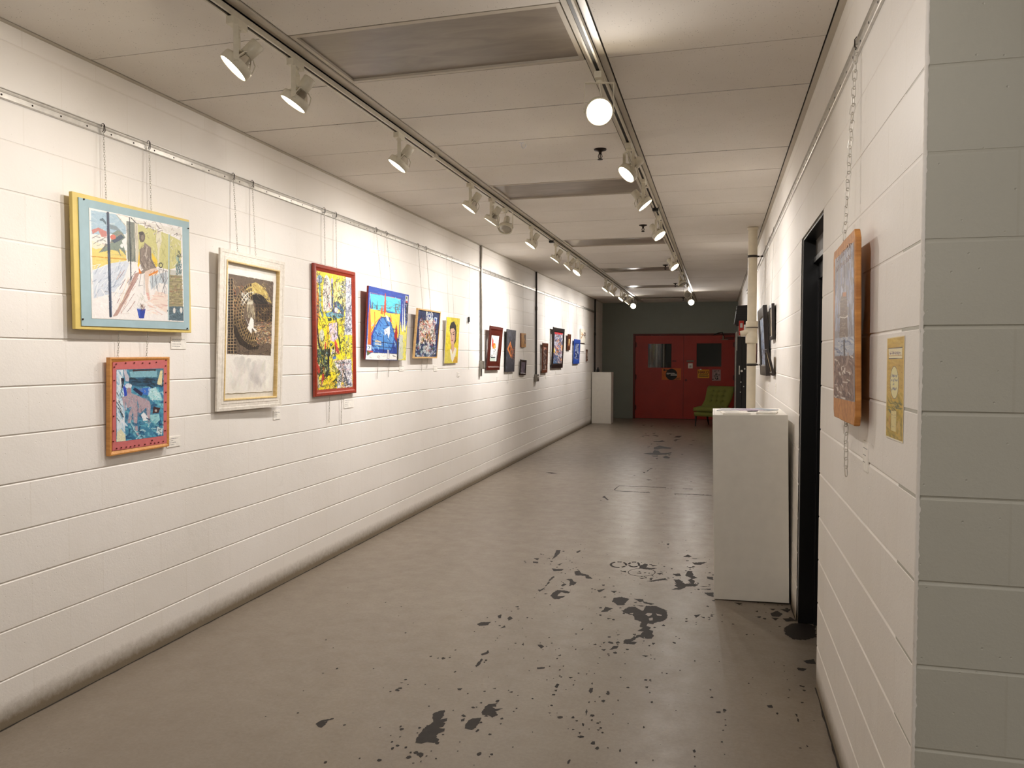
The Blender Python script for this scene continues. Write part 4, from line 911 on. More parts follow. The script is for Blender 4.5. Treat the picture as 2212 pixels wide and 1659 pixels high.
SPEC = {"P1": [3.3488, 1.6753, 0.8132, 0.6167, -0.0027, 0.0096, -0.0041, 0.05], "P2": [3.3739, 1.0701, 0.4258, 0.4752, 0.0254, 0.006, -0.0028, 0.03], "P3": [4.3369, 1.2238, 0.6748, 0.9527, 0.0291, -0.0123, 0.0263, 0.04], "P4": [5.4962, 1.2564, 0.6739, 0.97, -0.0045, 0.0011, -0.0014, 0.035], "P5": [6.3969, 1.5218, 0.8657, 0.6057, 0.0479, -0.0109, 0.0003, 0.05], "P6": [7.3564, 1.5348, 0.6359, 0.4797, 0.089, 0.0016, 0.001, 0.05], "P7": [8.1997, 1.4803, 0.4359, 0.498, 0.0613, 0.0085, 0.0006, 0.02], "P8": [9.858, 1.3776, 0.608, 0.5662, 0.0829, -0.0118, 0.0002, 0.03], "P9": [10.7166, 1.3406, 0.4901, 0.5903, 0.0404, -0.0081, 0.0006, 0.025], "P10": [11.5432, 1.6962, 0.287, 0.2097, 0.0026, 0.0134, -0.0, 0.02], "P11": [11.4835, 1.2777, 0.3591, 0.2309, 0.0609, -0.0283, -0.0001, 0.025], "P12": [13.0047, 1.2822, 0.429, 0.5024, 0.0282, -0.0096, -0.0001, 0.03], "P13": [14.0774, 1.3495, 1.04, 0.7276, 0.0505, -0.0041, 0.0005, 0.03], "P14": [15.2228, 1.6851, 0.3133, 0.3105, 0.0583, 0.0009, -0.0, 0.03], "P15": [16.094, 1.4113, 0.6846, 0.5017, 0.0414, -0.0011, 0.0003, 0.03], "P16": [16.947, 1.8576, 0.6138, 0.2993, 0.024, 0.0095, 0.0006, 0.02], "P17": [17.5356, 1.4616, 0.1746, 0.257, -0.0035, 0.0028, 0.0, 0.02],
        "R1": [2.8968, 1.3338, 0.5466, 0.6166, 0.0137, 0.0145, 0.0193, 0.045], "R3": [7.8911, 1.3807, 0.8856, 0.6396, 0.0547, 0.0093, -0.0055, 0.045], "R2": [2.3063, 1.331, 0.2055, 0.2766, 0.0022, 0.0111, -0.0075, 0.004]}
FRONT = {'P1': [(154.7,412.5),(409.6,475.5),(412.9,718.9),(164,711.3)], 'P2': [(237.1,771.8),(367.7,771.8),(364.9,963.2),(238.3,986.3)],
 'P3': [(477.3,534.9),(615.3,567),(609.1,877.4),(468,889.3)], 'P4': [(677.9,567.5),(769.6,588.6),(769.6,848.8),(683.2,857.9)],
 'P5': [(796.5,617.2),(883.4,637.1),(876.3,778.3),(789.6,776.6)], 'P6': [(903.3,665.9),(953,673.2),(944,774),(894.6,774)],
 'P7': [(964.9,684.9),(994.1,687.8),(987.4,784),(960.3,785)], 'P8': [(1060.1,703.3),(1087.3,708.1),(1079.4,799.4),(1051.5,799.7)],
 'P9': [(1095.7,711.1),(1115,713.8),(1110.8,803),(1091.7,803.3)], 'P10': [(1126.1,719.6),(1136.3,720.4),(1135.8,749.9),(1126.4,750.3)],
 'P11': [(1125.8,776.2),(1138.5,778),(1135.1,810.2),(1123.4,810.2)], 'P12': [(1173.2,740.3),(1184.7,741.9),(1182.5,805.1),(1170.8,805.7)],
 'P13': [(1196.1,706.1),(1220.5,710.9),(1215.4,794.5),(1191.3,795.5)], 'P14': [(1227.7,721.6),(1234.9,722.6),(1231.3,756.3),(1225.9,756.3)],
 'P15': [(1241.5,732.6),(1254.2,734),(1251.2,785.6),(1239.1,785.9)], 'P16': [(1254.8,710.5),(1265.7,711.1),(1263.9,741.3),(1254.4,740)],
 'P17': [(1267.2,755.1),(1269.9,755),(1269.9,779.8),(1267.2,779.8)],
 'R1': [(1797.8,545.6),(1848.7,490.6),(1844.2,922),(1803,899.7)], 'R2': [(1915.7,730.4),(1950.9,725.3),(1949.8,957.4),(1910.2,943.3)],
 'R3': [(1634.9,672.8),(1648,659),(1653.5,812),(1642.7,809.6)]}
def panel_matrix(k):
    yc, z0, w, h, a, ro, yw, t = SPEC[k]
    sg = 1 if k[0] == 'P' else -1; xw = XL if sg > 0 else XR
    n = Vector((sg, 0, 0)); r = Vector((0, sg, 0))
    r2 = r*math.cos(yw) + n*math.sin(yw); n2 = n*math.cos(yw) - r*math.sin(yw); up = Vector((0, 0, 1))
    u2 = up*math.cos(a) + n2*math.sin(a)
    R = r2*math.cos(ro) + u2*math.sin(ro); U = -r2*math.sin(ro) + u2*math.cos(ro); N = R.cross(U).normalized()
    mt = Matrix((R, U, N)).transposed().to_4x4(); mt.translation = Vector((xw, yc, z0)) + n*t
    return mt
def picture(k, name, label, cat='painting', group=None):
    t = thing(name, label, cat, group=group, mat=panel_matrix(k))
    w, h = SPEC[k][2:4]
    H = hom(FRONT[k], [(-w/2, h), (w/2, h), (w/2, 0), (-w/2, 0)])
    def loc(p):
        a, b = happ(H, p[0], p[1]); return (float(a), float(b))
    return t, loc, w, h
def frame(t, w, h, bw, depth, mat, z=0.0, x0=None, y0=0.0, prof=None, name='frame', bevel=0.002, lip=0.0):
    """four mitred mouldings; prof is (distance inward 0..1, height 0..1)"""
    prof = prof or [(0, -depth), (0, -0.002), (0.12, 0), (0.8, 0), (1, -0.006), (1, -depth)]
    xa = -w/2 if x0 is None else x0; m = MB()
    vs = []
    for f, zz in prof:
        d = f*bw
        vs += [(xa + d, y0 + d, z + zz), (xa + w - d, y0 + d, z + zz), (xa + w - d, y0 + h - d, z + zz), (xa + d, y0 + h - d, z + zz)]
    n = len(prof); fs = []
    for i in range(n):
        j = (i+1) % n
        for c in range(4): fs.append((4*i+c, 4*i+(c+1) % 4, 4*j+(c+1) % 4, 4*j+c))
    m.add(vs, fs); return m.build(name, mat, t)
def sheet(name, t, pts, z0, z1, mat, bevel=0):
    return MB().prism([tuple(p) for p in pts], z0, z1).build(name, mat, t, bevel=bevel)

# ---- 1: yellow board, blue mat, seated figure beside a screen
t, loc, w, h = picture('P1', 'framed_painting', 'large painting in a yellow and pale blue surround with a seated figure')
m = MB(); m.box((-w/2, 0, -0.019), (w/2, h, 0)); m.build('backing_board', M['yellow_fr'], t, bevel=0.003)
c = (120, 380, 4.609)
def q(crop, x, y): return (crop[0] + x/crop[2], crop[1] + y/crop[2])
bp = [loc(q(c, *p)) for p in [(217, 212), (1325, 462), (1322, 1530), (255, 1492)]]
sheet('mount', t, bp, 0.0005, 0.005, M['bluemat'])
A = Art([(322, 320), (1250, 515), (1262, 1452), (357, 1418)], 330, 310, (236, 232, 230), c, 11)
L = (150, 420, 5.533); Rr = (280, 420, 5.529)
A.crop = L
A.poly((166, 192, 208), [(240, 190), (540, 240), (660, 390), (660, 480), (250, 480)])
A.strokes(30, [(150, 178, 198), (186, 204, 214), (200, 212, 214)], (245, 200, 640, 460), 70, 14, 10, 30, .7)
A.poly((226, 204, 120), [(252, 560), (440, 620), (665, 690), (665, 800), (480, 830), (262, 912)])
A.strokes(18, [(210, 186, 92), (236, 214, 120), (200, 190, 130)], (260, 650, 640, 860), 90, 12, 5, 20, .7)
A.line((204, 148, 58), 12, [(258, 748), (440, 765), (665, 782)])
A.poly((226, 222, 214), [(252, 500), (340, 480), (420, 540), (440, 640), (300, 660), (254, 640)], .8)
A.poly((196, 130, 122), [(250, 430), (330, 400), (430, 450), (430, 510), (370, 515), (330, 440), (262, 480)])
A.poly((128, 142, 130), [(470, 600), (500, 470), (560, 430), (610, 450), (655, 520), (610, 560), (640, 640), (665, 740), (620, 690), (580, 650), (595, 740), (560, 680), (470, 670), (400, 690), (340, 702), (380, 650), (420, 600)])
A.poly((74, 88, 104), [(490, 560), (600, 480), (640, 520), (580, 560), (520, 590)])
A.ell((214, 116, 98), 505, 515, 34, 30); A.poly((92, 112, 124), [(345, 300), (382, 282), (425, 340), (425, 372), (380, 322), (345, 314)])
A.poly((120, 134, 140), [(465, 360), (540, 380), (600, 440), (470, 420)], .8)
A.ell((226, 228, 226), 612, 620, 20, 26)
for p in ([(270, 600), (330, 560), (420, 520)], [(340, 700), (400, 640), (420, 590)], [(560, 660), (600, 740)], [(600, 640), (650, 700)], [(380, 690), (430, 600)], [(255, 530), (290, 510), (350, 520)]): A.line((112, 108, 106), 6, p)
A.strokes(14, [(112, 122, 116), (96, 104, 100), (170, 130, 118)], (300, 470, 640, 660), 60, 6, 20, 50, .8, .3)
A.poly((206, 213, 224), [(265, 920), (480, 830), (660, 800), (700, 830), (640, 1000), (520, 1180), (275, 1250)])
A.strokes(70, [(232, 236, 240), (186, 196, 210), (214, 220, 228), (150, 164, 184)], (265, 840, 620, 1200), 110, 9, -45, 30, .75)
A.strokes(25, [(242, 240, 238), (224, 216, 212)], (265, 1180, 700, 1460), 120, 8, 30, 60, .8)
A.line((120, 116, 120), 6, [(410, 1165), (440, 1170)]); A.line((200, 190, 186), 4, [(440, 1172), (620, 1192), (670, 1180)])
A.poly((236, 234, 226), [(540, 240), (800, 290), (830, 350), (760, 330), (665, 325), (665, 390)], .9)
A.line((150, 142, 128), 5, [(545, 245), (660, 382)]); A.line((180, 150, 130), 4, [(560, 240), (690, 272)])
A.poly((118, 124, 116), [(665, 322), (768, 338), (775, 812), (682, 806)])
A.strokes(30, [(90, 98, 92), (150, 152, 140), (176, 172, 156)], (668, 340, 770, 790), 180, 7, 89, 3, .7)
A.poly((206, 200, 182), [(770, 345), (812, 350), (822, 830), (776, 815)]); A.strokes(12, [(150, 138, 120), (226, 220, 204)], (775, 360, 815, 800), 160, 5, 89, 2, .7)
A.poly((184, 150, 140), [(770, 950), (832, 930), (700, 1200), (560, 1450), (505, 1460), (640, 1230)])
A.strokes(22, [(150, 110, 110), (206, 172, 160), (120, 104, 110)], (560, 960, 780, 1400), 150, 7, 122, 6, .8)
A.line((226, 214, 190), 6, [(690, 1000), (560, 1380)]); A.line((196, 180, 150), 5, [(720, 1040), (600, 1320)])
A.line((40, 54, 78), 31, [(443, 225), (478, 1457)]); A.line((86, 104, 134), 6, [(455, 700), (490, 1450)])
A.line((46, 56, 60), 11, [(704, 280), (720, 1030)]); A.line((50, 58, 62), 9, [(725, 285), (785, 348)])
A.crop = Rr
A.poly((204, 200, 134), [(85, 355), (180, 390), (450, 480), (600, 560), (606, 700), (590, 820), (530, 885), (455, 905), (330, 870), (150, 820), (100, 800), (88, 500)])
A.strokes(60, [(190, 188, 118), (216, 212, 152), (176, 172, 110), (222, 218, 176)], (100, 420, 600, 860), 90, 12, 80, 40, .55)
A.poly((226, 220, 204), [(310, 430), (360, 440), (372, 560), (345, 650), (340, 830), (318, 830), (322, 650), (300, 560)], .8)
A.strokes(26, [(230, 226, 214), (186, 182, 150), (160, 158, 128)], (470, 520, 606, 880), 60, 8, 100, 60, .7)
A.poly((224, 220, 212), [(10, 290), (150, 330), (600, 420), (606, 520), (560, 500), (500, 470), (440, 470), (330, 400), (240, 395), (170, 405), (150, 360), (60, 350)])
A.strokes(34, [(140, 128, 122), (100, 92, 90), (206, 198, 188), (170, 150, 144)], (160, 345, 600, 490), 60, 7, 40, 70, .85, .4)
A.line((60, 60, 62), 8, [(12, 290), (66, 348)]); A.line((70, 70, 66), 4, [(66, 350), (180, 348)])
A.poly((240, 206, 60), [(250, 700), (320, 800), (312, 880), (262, 840)]); A.poly((240, 196, 60), [(98, 680), (112, 820), (92, 880), (80, 860)])
A.poly((142, 128, 118), [(105, 660), (150, 630), (165, 580), (190, 600), (242, 640), (246, 770), (305, 880), (290, 900), (200, 935), (110, 962), (98, 940), (150, 905), (105, 820)])
A.ell((104, 92, 84), 135, 512, 36, 66); A.ell((70, 62, 60), 122, 470, 30, 22); A.ell((150, 136, 124), 140, 520, 16, 30, .7)
A.line((60, 54, 52), 5, [(112, 500), (122, 505)]); A.line((60, 54, 52), 6, [(112, 560), (124, 575)]); A.line((60, 54, 52), 4, [(118, 508), (108, 535), (118, 540)])
A.strokes(46, [(184, 170, 158), (104, 92, 88), (206, 194, 182), (126, 112, 104)], (112, 640, 236, 880), 70, 6, 85, 35, .75, .3)
A.line((70, 62, 60), 5, [(108, 660), (118, 800), (160, 880)]); A.line((70, 62, 60), 5, [(240, 650), (232, 780), (285, 870)])
A.poly((196, 206, 214), [(225, 985), (440, 930), (440, 1080), (330, 1060), (240, 1150)]); A.strokes(20, [(170, 182, 192), (214, 220, 226), (130, 140, 150)], (235, 970, 430, 1120), 70, 7, 100, 40, .7)
A.poly((222, 200, 186), [(165, 930), (240, 895), (305, 885), (320, 905), (220, 962), (206, 1100), (232, 1255), (202, 1265), (180, 1180), (170, 1060)])
A.poly((222, 170, 160), [(180, 1180), (205, 1180), (232, 1250), (212, 1272)])
A.poly((224, 128, 42), [(88, 870), (132, 945), (100, 955)]); A.poly((226, 140, 52), [(215, 962), (325, 908), (322, 935), (215, 985)])
A.strokes(10, [(180, 90, 30), (240, 190, 90)], (215, 915, 320, 980), 24, 6, 120, 20, .9)
for p in ([(330, 895), (440, 928)], [(332, 912), (405, 1080), (442, 1000)], [(405, 1085), (355, 1225)], [(160, 960), (158, 1200)], [(120, 965), (95, 1100), (140, 1090)], [(255, 980), (265, 1120)], [(288, 960), (330, 1200)]): A.line((104, 104, 110), 5, p)
A.ell((60, 58, 60), 358, 852, 20, 28, 1, .22); A.strokes(14, [(120, 116, 120), (150, 150, 156)], (380, 930, 420, 1220), 90, 6, 90, 20, .8)
A.poly((232, 208, 194), [(225, 1285), (300, 1160), (440, 1200), (432, 1420), (360, 1380)], .7)
A.strokes(50, [(226, 188, 174), (240, 214, 200), (206, 164, 156), (238, 226, 214)], (200, 1180, 430, 1440), 90, 9, 8, 25, .6)
A.poly((156, 146, 112), [(458, 900), (612, 935), (620, 1345), (450, 1340)])
A.poly((206, 208, 208), [(470, 905), (612, 925), (612, 975), (470, 965)], .8)
for k in range(12): A.line((106, 96, 74), 4, [(456, 985 + k*30), (618, 992 + k*30)])
A.strokes(60, [(180, 168, 124), (132, 120, 92), (196, 178, 140), (150, 150, 96), (176, 128, 100)], (465, 985, 610, 1330), 34, 13, 2, 3, .7)
A.strokes(24, [(86, 76, 60)], (465, 985, 610, 1330), 22, 4, 90, 3, .8)
A.poly((84, 106, 118), [(447, 1340), (625, 1342), (636, 1512), (440, 1502)]); A.strokes(40, [(54, 74, 88), (110, 134, 146), (66, 88, 98)], (450, 1350, 620, 1495), 44, 8, 20, 60, .8)
A.ell((222, 220, 214), 518, 1388, 16, 34); A.ell((222, 220, 214), 600, 1386, 16, 34); A.ell((120, 126, 130), 518, 1388, 17, 36, 1, .14)
A.strokes(40, [(76, 124, 130), (52, 84, 92), (150, 186, 186), (60, 70, 64)], (535, 760, 605, 940), 70, 6, 92, 25, .85, .3); A.strokes(9, [(70, 76, 62)], (550, 680, 600, 760), 44, 6, 30, 60, 1, .4)
A.line((178, 202, 206), 12, [(458, 480), (446, 1500)]); A.line((130, 150, 154), 3, [(466, 480), (454, 1500)])
A.poly((24, 58, 160), [(70, 1362), (175, 1372), (156, 1480), (96, 1478)]); A.poly((60, 100, 200), [(80, 1375), (110, 1380), (112, 1465), (98, 1460)], .6); A.ell((206, 214, 228), 122, 1364, 52, 12, .8)
A.strokes(16, [(110, 70, 60), (60, 48, 50), (150, 100, 80)], (90, 1320, 160, 1375), 40, 5, 88, 22, .9); A.strokes(26, [(206, 206, 198), (186, 184, 170)], (50, 1210, 190, 1350), 70, 4, 80, 45, .7, .4)
A.painterly(1500, 8, .7, 9, a=.6)
A.scribble(26, [(120, 116, 112), (140, 130, 122)], (0, .05, 1, .7), 6, 3, .35, .5); A.scribble(20, [(90, 84, 80)], (.5, .1, .75, .6), 6, 3, .4, .6)
A.grain(3)
sheet('paper', t, [loc(q(c, *p)) for p in [(318, 317), (1253, 513), (1265, 1456), (353, 1421)]], 0.0052, 0.0064, M['paper'])
A.mesh('artwork', loc, t, 0.0068)
m = MB()
for p in [(268, 232), (1314, 526), (262, 1428), (1298, 1518)]:
    x, y = loc(q(c, *p)); m.cyl((x, y, 0.004), (x, y, 0.009), 0.004, n=10)
m.build('tack', M['bronze'], t)

# ---- 2: blue reclining figure, pink mount with rust tacks, oak frame
t, loc, w, h = picture('P2', 'framed_painting', 'small blue painting of a reclining figure on a pink mount in an oak frame')
frame(t, w, h, 0.026, 0.022, M['oak'], prof=[(0, -.022), (0, -.001), (.25, 0), (.9, -.008), (1, -.010), (1, -.022)])
c = (200, 700, 5.529)
sheet('mount', t, [loc(q(c, *p)) for p in [(248, 458), (908, 425), (895, 1420), (250, 1520)]], -0.018, -0.004, M['pink'])
A = Art([(290, 545), (858, 535), (850, 1335), (293, 1415)], 220, 290, (60, 130, 165), c, 22)
A.strokes(120, [(40, 110, 150), (90, 170, 195), (30, 80, 120), (120, 190, 205)], (290, 540, 858, 1400), 90, 26, 30, 60, .7)
A.poly((70, 120, 140), [(440, 545), (860, 540), (860, 650), (450, 650)]); A.poly((130, 180, 196), [(450, 570), (780, 560), (780, 635), (460, 640)])
A.poly((60, 34, 40), [(485, 545), (765, 545), (765, 560), (485, 568)]); A.poly((36, 76, 104), [(440, 655), (850, 650), (850, 760), (440, 740)]); A.strokes(24, [(20, 40, 56), (50, 96, 124)], (450, 655, 840, 760), 90, 16, 10, 30, .8)
A.poly((214, 228, 238), [(290, 548), (370, 548), (380, 700), (400, 1400), (300, 1410), (292, 800)]); A.strokes(50, [(236, 240, 246), (176, 206, 226), (120, 170, 200)], (292, 550, 420, 1400), 80, 14, 80, 40, .8)
A.strokes(16, [(24, 44, 60)], (295, 780, 360, 1150), 70, 7, 60, 10, 1)
A.poly((14, 16, 46), [(345, 650), (385, 650), (380, 720), (360, 780), (350, 700)]); A.poly((196, 190, 200), [(375, 545), (400, 545), (445, 640), (440, 690), (400, 690)])
A.poly((226, 214, 168), [(820, 560), (846, 560), (836, 740), (775, 725)]); A.poly((226, 222, 190), [(300, 1300), (345, 1260), (400, 1330), (405, 1400), (296, 1412)])
A.poly((40, 70, 190), [(370, 760), (400, 720), (420, 870), (395, 900)]); A.poly((50, 110, 200), [(560, 780), (700, 760), (680, 860), (580, 840)])
A.poly((178, 158, 168), [(420, 770), (470, 765), (470, 830), (540, 860), (650, 910), (690, 930), (700, 990), (690, 1180), (660, 1150), (650, 1000), (580, 1070), (550, 1060), (560, 990), (540, 900), (545, 1050), (540, 1200), (560, 1340), (530, 1320), (500, 1180), (490, 1050), (460, 1190), (430, 1190), (440, 1080), (480, 990), (420, 1010), (400, 930), (400, 1050), (370, 960), (360, 880), (420, 860)])
A.strokes(50, [(206, 190, 196), (150, 126, 140), (130, 150, 170), (190, 164, 170)], (400, 780, 690, 1200), 60, 9, 60, 60, .6, .3)
A.ell((214, 222, 232), 435, 745, 42, 30); A.ell((170, 140, 150), 440, 800, 26, 36)
A.poly((32, 34, 76), [(490, 790), (510, 760), (610, 830), (590, 870)]); A.poly((232, 236, 242), [(585, 1090), (620, 1060), (670, 1120), (665, 1160), (610, 1160)])
A.poly((170, 216, 222), [(690, 790), (760, 760), (820, 840), (840, 920), (700, 910), (670, 860)]); A.strokes(24, [(90, 190, 200), (214, 236, 240)], (680, 780, 840, 920), 60, 7, 60, 50, .8, .3)
A.poly((58, 30, 38), [(735, 990), (815, 1010), (795, 1065), (720, 1075)]); A.ell((196, 180, 170), 762, 1040, 14, 16)
A.poly((150, 206, 214), [(690, 1090), (800, 1080), (810, 1150), (760, 1200), (700, 1170)]); A.strokes(46, [(14, 60, 96), (30, 90, 130), (110, 180, 196), (190, 220, 226)], (420, 1150, 850, 1390), 90, 14, 40, 60, .8, .3)
A.poly((206, 222, 226), [(780, 1225), (842, 1260), (830, 1325), (765, 1300)]); A.strokes(8, [(60, 80, 90)], (785, 1240, 830, 1300), 20, 5, 30, 60, 1)
A.painterly(1100, 10, 1.1, 16, a=.65); A.scribble(36, [(16, 50, 80), (190, 220, 232), (30, 90, 130), (230, 236, 240)], (0, .2, 1, 1), 7, 4, .6, .7)
A.grain(4); A.mesh('artwork', loc, t, -0.0032)
k = 0
for p in [(285, 478), (400, 466), (505, 465), (605, 468), (690, 470), (770, 460), (885, 435), (262, 515), (262, 680), (260, 925), (258, 1110), (256, 1285), (255, 1410), (295, 1490), (350, 1480), (410, 1472), (460, 1468), (510, 1455), (560, 1448), (630, 1438), (700, 1425), (745, 1422), (790, 1412), (845, 1400), (880, 505), (875, 600), (878, 712), (880, 822), (876, 940), (870, 1050), (868, 1165), (868, 1275), (715, 1390)]:
    x, y = loc(q(c, *p))
    if k == 0: tk0 = MB().cyl((0, 0, -0.004), (0, 0, 0.001), 0.0032, n=8).build('tack', M['rust'], t, loc=(x, y, 0))
    else:
        o = tk0.copy(); COL.objects.link(o); o.location = (x, y, 0)
    k += 1

# ---- 3: whitewashed frame, gold fillet, arched ruin on deckled paper
t, loc, w, h = picture('P3', 'framed_painting', 'tall picture of a round brick arch on white paper in a whitewashed frame')
frame(t, w, h, 0.060, 0.014, M['whitewash'], prof=[(0, -.014), (0, -.001), (.3, 0), (.34, -.002), (.66, -.002), (.7, 0), (1, -.001), (1, -.014)])
ww = w - 0.12; frame(t, ww, h - 0.12, 0.010, 0.028, M['goldfr'], 0.003, -ww/2, 0.06, name='gold_fillet')
c = (440, 520, 4.365)
MB().box((-ww/2 + .01, 0.07, -0.030), (ww/2 - .01, h - 0.07, -0.022)).build('mount', M['greymat'], t)
r9 = random.Random(9); bp = []
for a, b in (((236, 248), (705, 330)), ((705, 330), (672, 1418)), ((672, 1418), (208, 1440)), ((208, 1440), (236, 248))):
    for k in range(12):
        f = k/12; x = a[0] + (b[0]-a[0])*f; y = a[1] + (b[1]-a[1])*f; bp.append(loc(q(c, x + r9.uniform(-3, 3), y + r9.uniform(-4, 4))))
sheet('paper', t, bp, -0.0215, -0.017, M['paper'])
A = Art([(250, 290), (690, 370), (655, 1410), (215, 1425)], 210, 430, (234, 230, 222), c, 33)
A.strokes(60, [(206, 200, 192), (190, 184, 178), (222, 216, 208)], (260, 1130, 640, 1370), 60, 40, 90, 40, .35)
A.crop = (490, 580, 8.295)
out = [(75, 82), (868, 232), (862, 640), (868, 800), (850, 1160), (825, 1562), (42, 1528), (60, 900)]
A.poly((104, 88, 74), out)
A.strokes(260, [(60, 48, 40), (140, 122, 100), (86, 70, 60), (164, 146, 118)], (70, 100, 860, 1540), 44, 12, 30, 90, .7)
A.poly((104, 88, 74), out, .2)
for iy in range(24):                       # rows of dark bricks down the left side
    for ix in range(3 if iy > 3 else 2):
        x = 62 + ix*52 + (iy % 2)*8; y = 190 + iy*56
        A.poly((30, 22, 22), [(x, y), (x + 36, y + 4), (x + 34, y + 40), (x - 2, y + 36)], .9)
        A.line((170, 146, 104), 6, [(x - 8, y + 46), (x + 44, y + 50)], .8)
A.poly((196, 172, 98), [(380, 380), (440, 270), (560, 240), (680, 320), (780, 460), (838, 620), (760, 580), (700, 490), (600, 440), (420, 430)])
A.strokes(70, [(226, 206, 120), (160, 136, 70), (120, 96, 54), (238, 226, 160)], (420, 270, 800, 560), 50, 10, 45, 40, .75)
A.poly((104, 88, 74), [(700, 300), (870, 240), (868, 640), (845, 620), (790, 450)], .85); A.strokes(40, [(70, 58, 52), (140, 124, 108), (92, 76, 70)], (760, 260, 862, 560), 50, 10, 60, 40, .8)
A.poly((24, 18, 16), [(430, 520), (520, 455), (640, 460), (740, 540), (780, 640), (770, 720), (640, 720), (560, 640), (520, 600), (500, 540)])
A.strokes(16, [(70, 60, 50), (10, 8, 8), (110, 96, 70)], (480, 460, 740, 700), 90, 9, 35, 30, .8)
A.poly((70, 52, 36), [(540, 640), (850, 620), (850, 940), (560, 960)], .8)
for iy in range(6):
    for ix in range(6):
        x = 560 + ix*52; y = 650 + iy*52; A.poly((26, 20, 18), [(x, y), (x + 30, y + 3), (x + 29, y + 38), (x - 1, y + 35)], .9)
A.strokes(30, [(170, 146, 96), (196, 160, 96), (120, 96, 60)], (560, 700, 850, 940), 60, 8, 5, 80, .8)
A.poly((226, 226, 222), [(350, 430), (530, 410), (440, 470), (400, 580), (330, 640), (285, 560)]); A.strokes(30, [(240, 240, 236), (150, 160, 150), (120, 110, 110), (190, 200, 190)], (290, 420, 470, 650), 60, 9, 50, 60, .8)
A.poly((162, 150, 126), [(400, 600), (510, 560), (530, 900), (420, 880), (400, 700)]); A.strokes(18, [(206, 190, 150), (86, 70, 56), (60, 46, 36)], (400, 650, 540, 900), 150, 9, 90, 4, .85)
A.poly((206, 200, 180), [(420, 590), (510, 580), (500, 640), (410, 640)], .9); A.line((214, 216, 210), 10, [(345, 690), (318, 880)])
A.poly((238, 234, 226), [(360, 850), (430, 1020), (400, 1060), (480, 1170), (490, 1060), (540, 1120), (560, 1160), (580, 1110), (520, 1060), (520, 920), (470, 860), (430, 1000)])
A.line((150, 140, 136), 6, [(470, 870), (480, 1050)]); A.line((30, 24, 24), 6, [(362, 880), (425, 1030)])
A.poly((54, 44, 34), [(150, 900), (230, 880), (250, 1060), (330, 1240), (460, 1340), (620, 1370), (600, 1440), (420, 1450), (260, 1350), (160, 1120)]); A.strokes(40, [(20, 16, 14), (84, 70, 50), (110, 94, 60)], (170, 1000, 560, 1420), 70, 12, 50, 30, .7)
A.poly((86, 70, 50), [(240, 900), (360, 900), (460, 1160), (540, 1280), (460, 1340), (340, 1220), (250, 1060)])
for x, y in ((250, 920), (320, 930), (285, 1000), (340, 1110), (390, 1160), (330, 1200), (430, 1230), (470, 1290), (380, 1290)): A.poly((24, 18, 18), [(x, y), (x + 46, y + 6), (x + 44, y + 50), (x - 2, y + 44)], .9); A.line((196, 164, 96), 6, [(x - 6, y - 8), (x + 52, y - 2)], .9)
A.strokes(150, [(196, 160, 110), (226, 196, 130), (120, 90, 70), (206, 130, 90), (150, 130, 110), (80, 60, 50)], (540, 960, 850, 1340), 40, 11, 0, 50, .75)
A.strokes(40, [(200, 120, 70), (226, 200, 140), (150, 100, 60)], (140, 300, 340, 860), 46, 10, 60, 70, .7)
A.strokes(80, [(70, 60, 50), (130, 112, 84), (44, 36, 32)], (240, 1340, 820, 1540), 44, 10, 30, 90, .7)
for rr_, n_ in ((1.0, 30), (.86, 26), (.73, 22), (.60, 18)):
    for k in range(n_):
        a0 = R_(95 + 190*k/n_); a1 = R_(95 + 190*(k + .72)/n_); f0, f1 = rr_, rr_ - .09
        P_ = [(510 + 345*f*math.cos(a), 850 - 590*f*math.sin(a)) for f, a in ((f0, a0), (f0, a1), (f1, a1), (f1, a0))]
        A.line((196, 166, 110), 9, P_ + P_[:1], .75); A.poly(A.r.choice([(30, 22, 20), (48, 36, 30), (80, 60, 44), (24, 18, 18)]), P_, .85)
A.poly((40, 32, 26), [(150, 1000), (215, 1040), (280, 1200), (380, 1330), (520, 1400), (620, 1380), (600, 1440), (430, 1460), (260, 1350), (165, 1150)], .8)
for iy in range(26):
    for ix in range(2):
        x = 64 + ix*50 + (iy % 2)*6; y = 170 + iy*52
        A.line((206, 180, 134), 6, [(x - 6, y - 6), (x + 42, y - 2), (x + 40, y + 44)], .8); A.poly((26, 20, 20), [(x, y), (x + 34, y + 4), (x + 32, y + 38), (x - 2, y + 34)], .95)
A.poly((238, 234, 226), [(360, 850), (430, 1020), (400, 1060), (480, 1170), (490, 1060), (540, 1120), (560, 1160), (580, 1110), (520, 1060), (520, 920), (470, 860), (430, 1000)])
A.strokes(60, [(226, 206, 160), (206, 180, 120), (236, 226, 200)], (520, 980, 850, 1330), 36, 7, 10, 60, .8); A.strokes(30, [(226, 226, 220), (206, 206, 196)], (300, 420, 440, 640), 50, 7, 60, 60, .9)
A.crop = c
PW = (234, 230, 222)
A.poly(PW, [(215, 250), (258, 304), (240, 1068), (200, 1440), (190, 1440)]); A.poly(PW, [(215, 200), (720, 290), (720, 392), (676, 382), (258, 306), (215, 300)])
A.poly(PW, [(676, 380), (720, 380), (700, 1440), (655, 1440), (655, 1090)]); A.poly(PW, [(200, 1066), (240, 1068), (440, 1080), (656, 1090), (700, 1090), (700, 1450), (190, 1450)])
A.strokes(46, [(206, 200, 194), (188, 184, 180), (222, 218, 210)], (300, 1130, 620, 1360), 70, 44, 90, 40, .30)
A.painterly(1500, 6, .7, 16, box=(0, 0, 1, .72), a=.6); A.painterly(300, 30, 5, 5, 90, 30, .35, box=(.1, .76, .95, .97))
A.grain(3); A.mesh('artwork', loc, t, -0.0163)

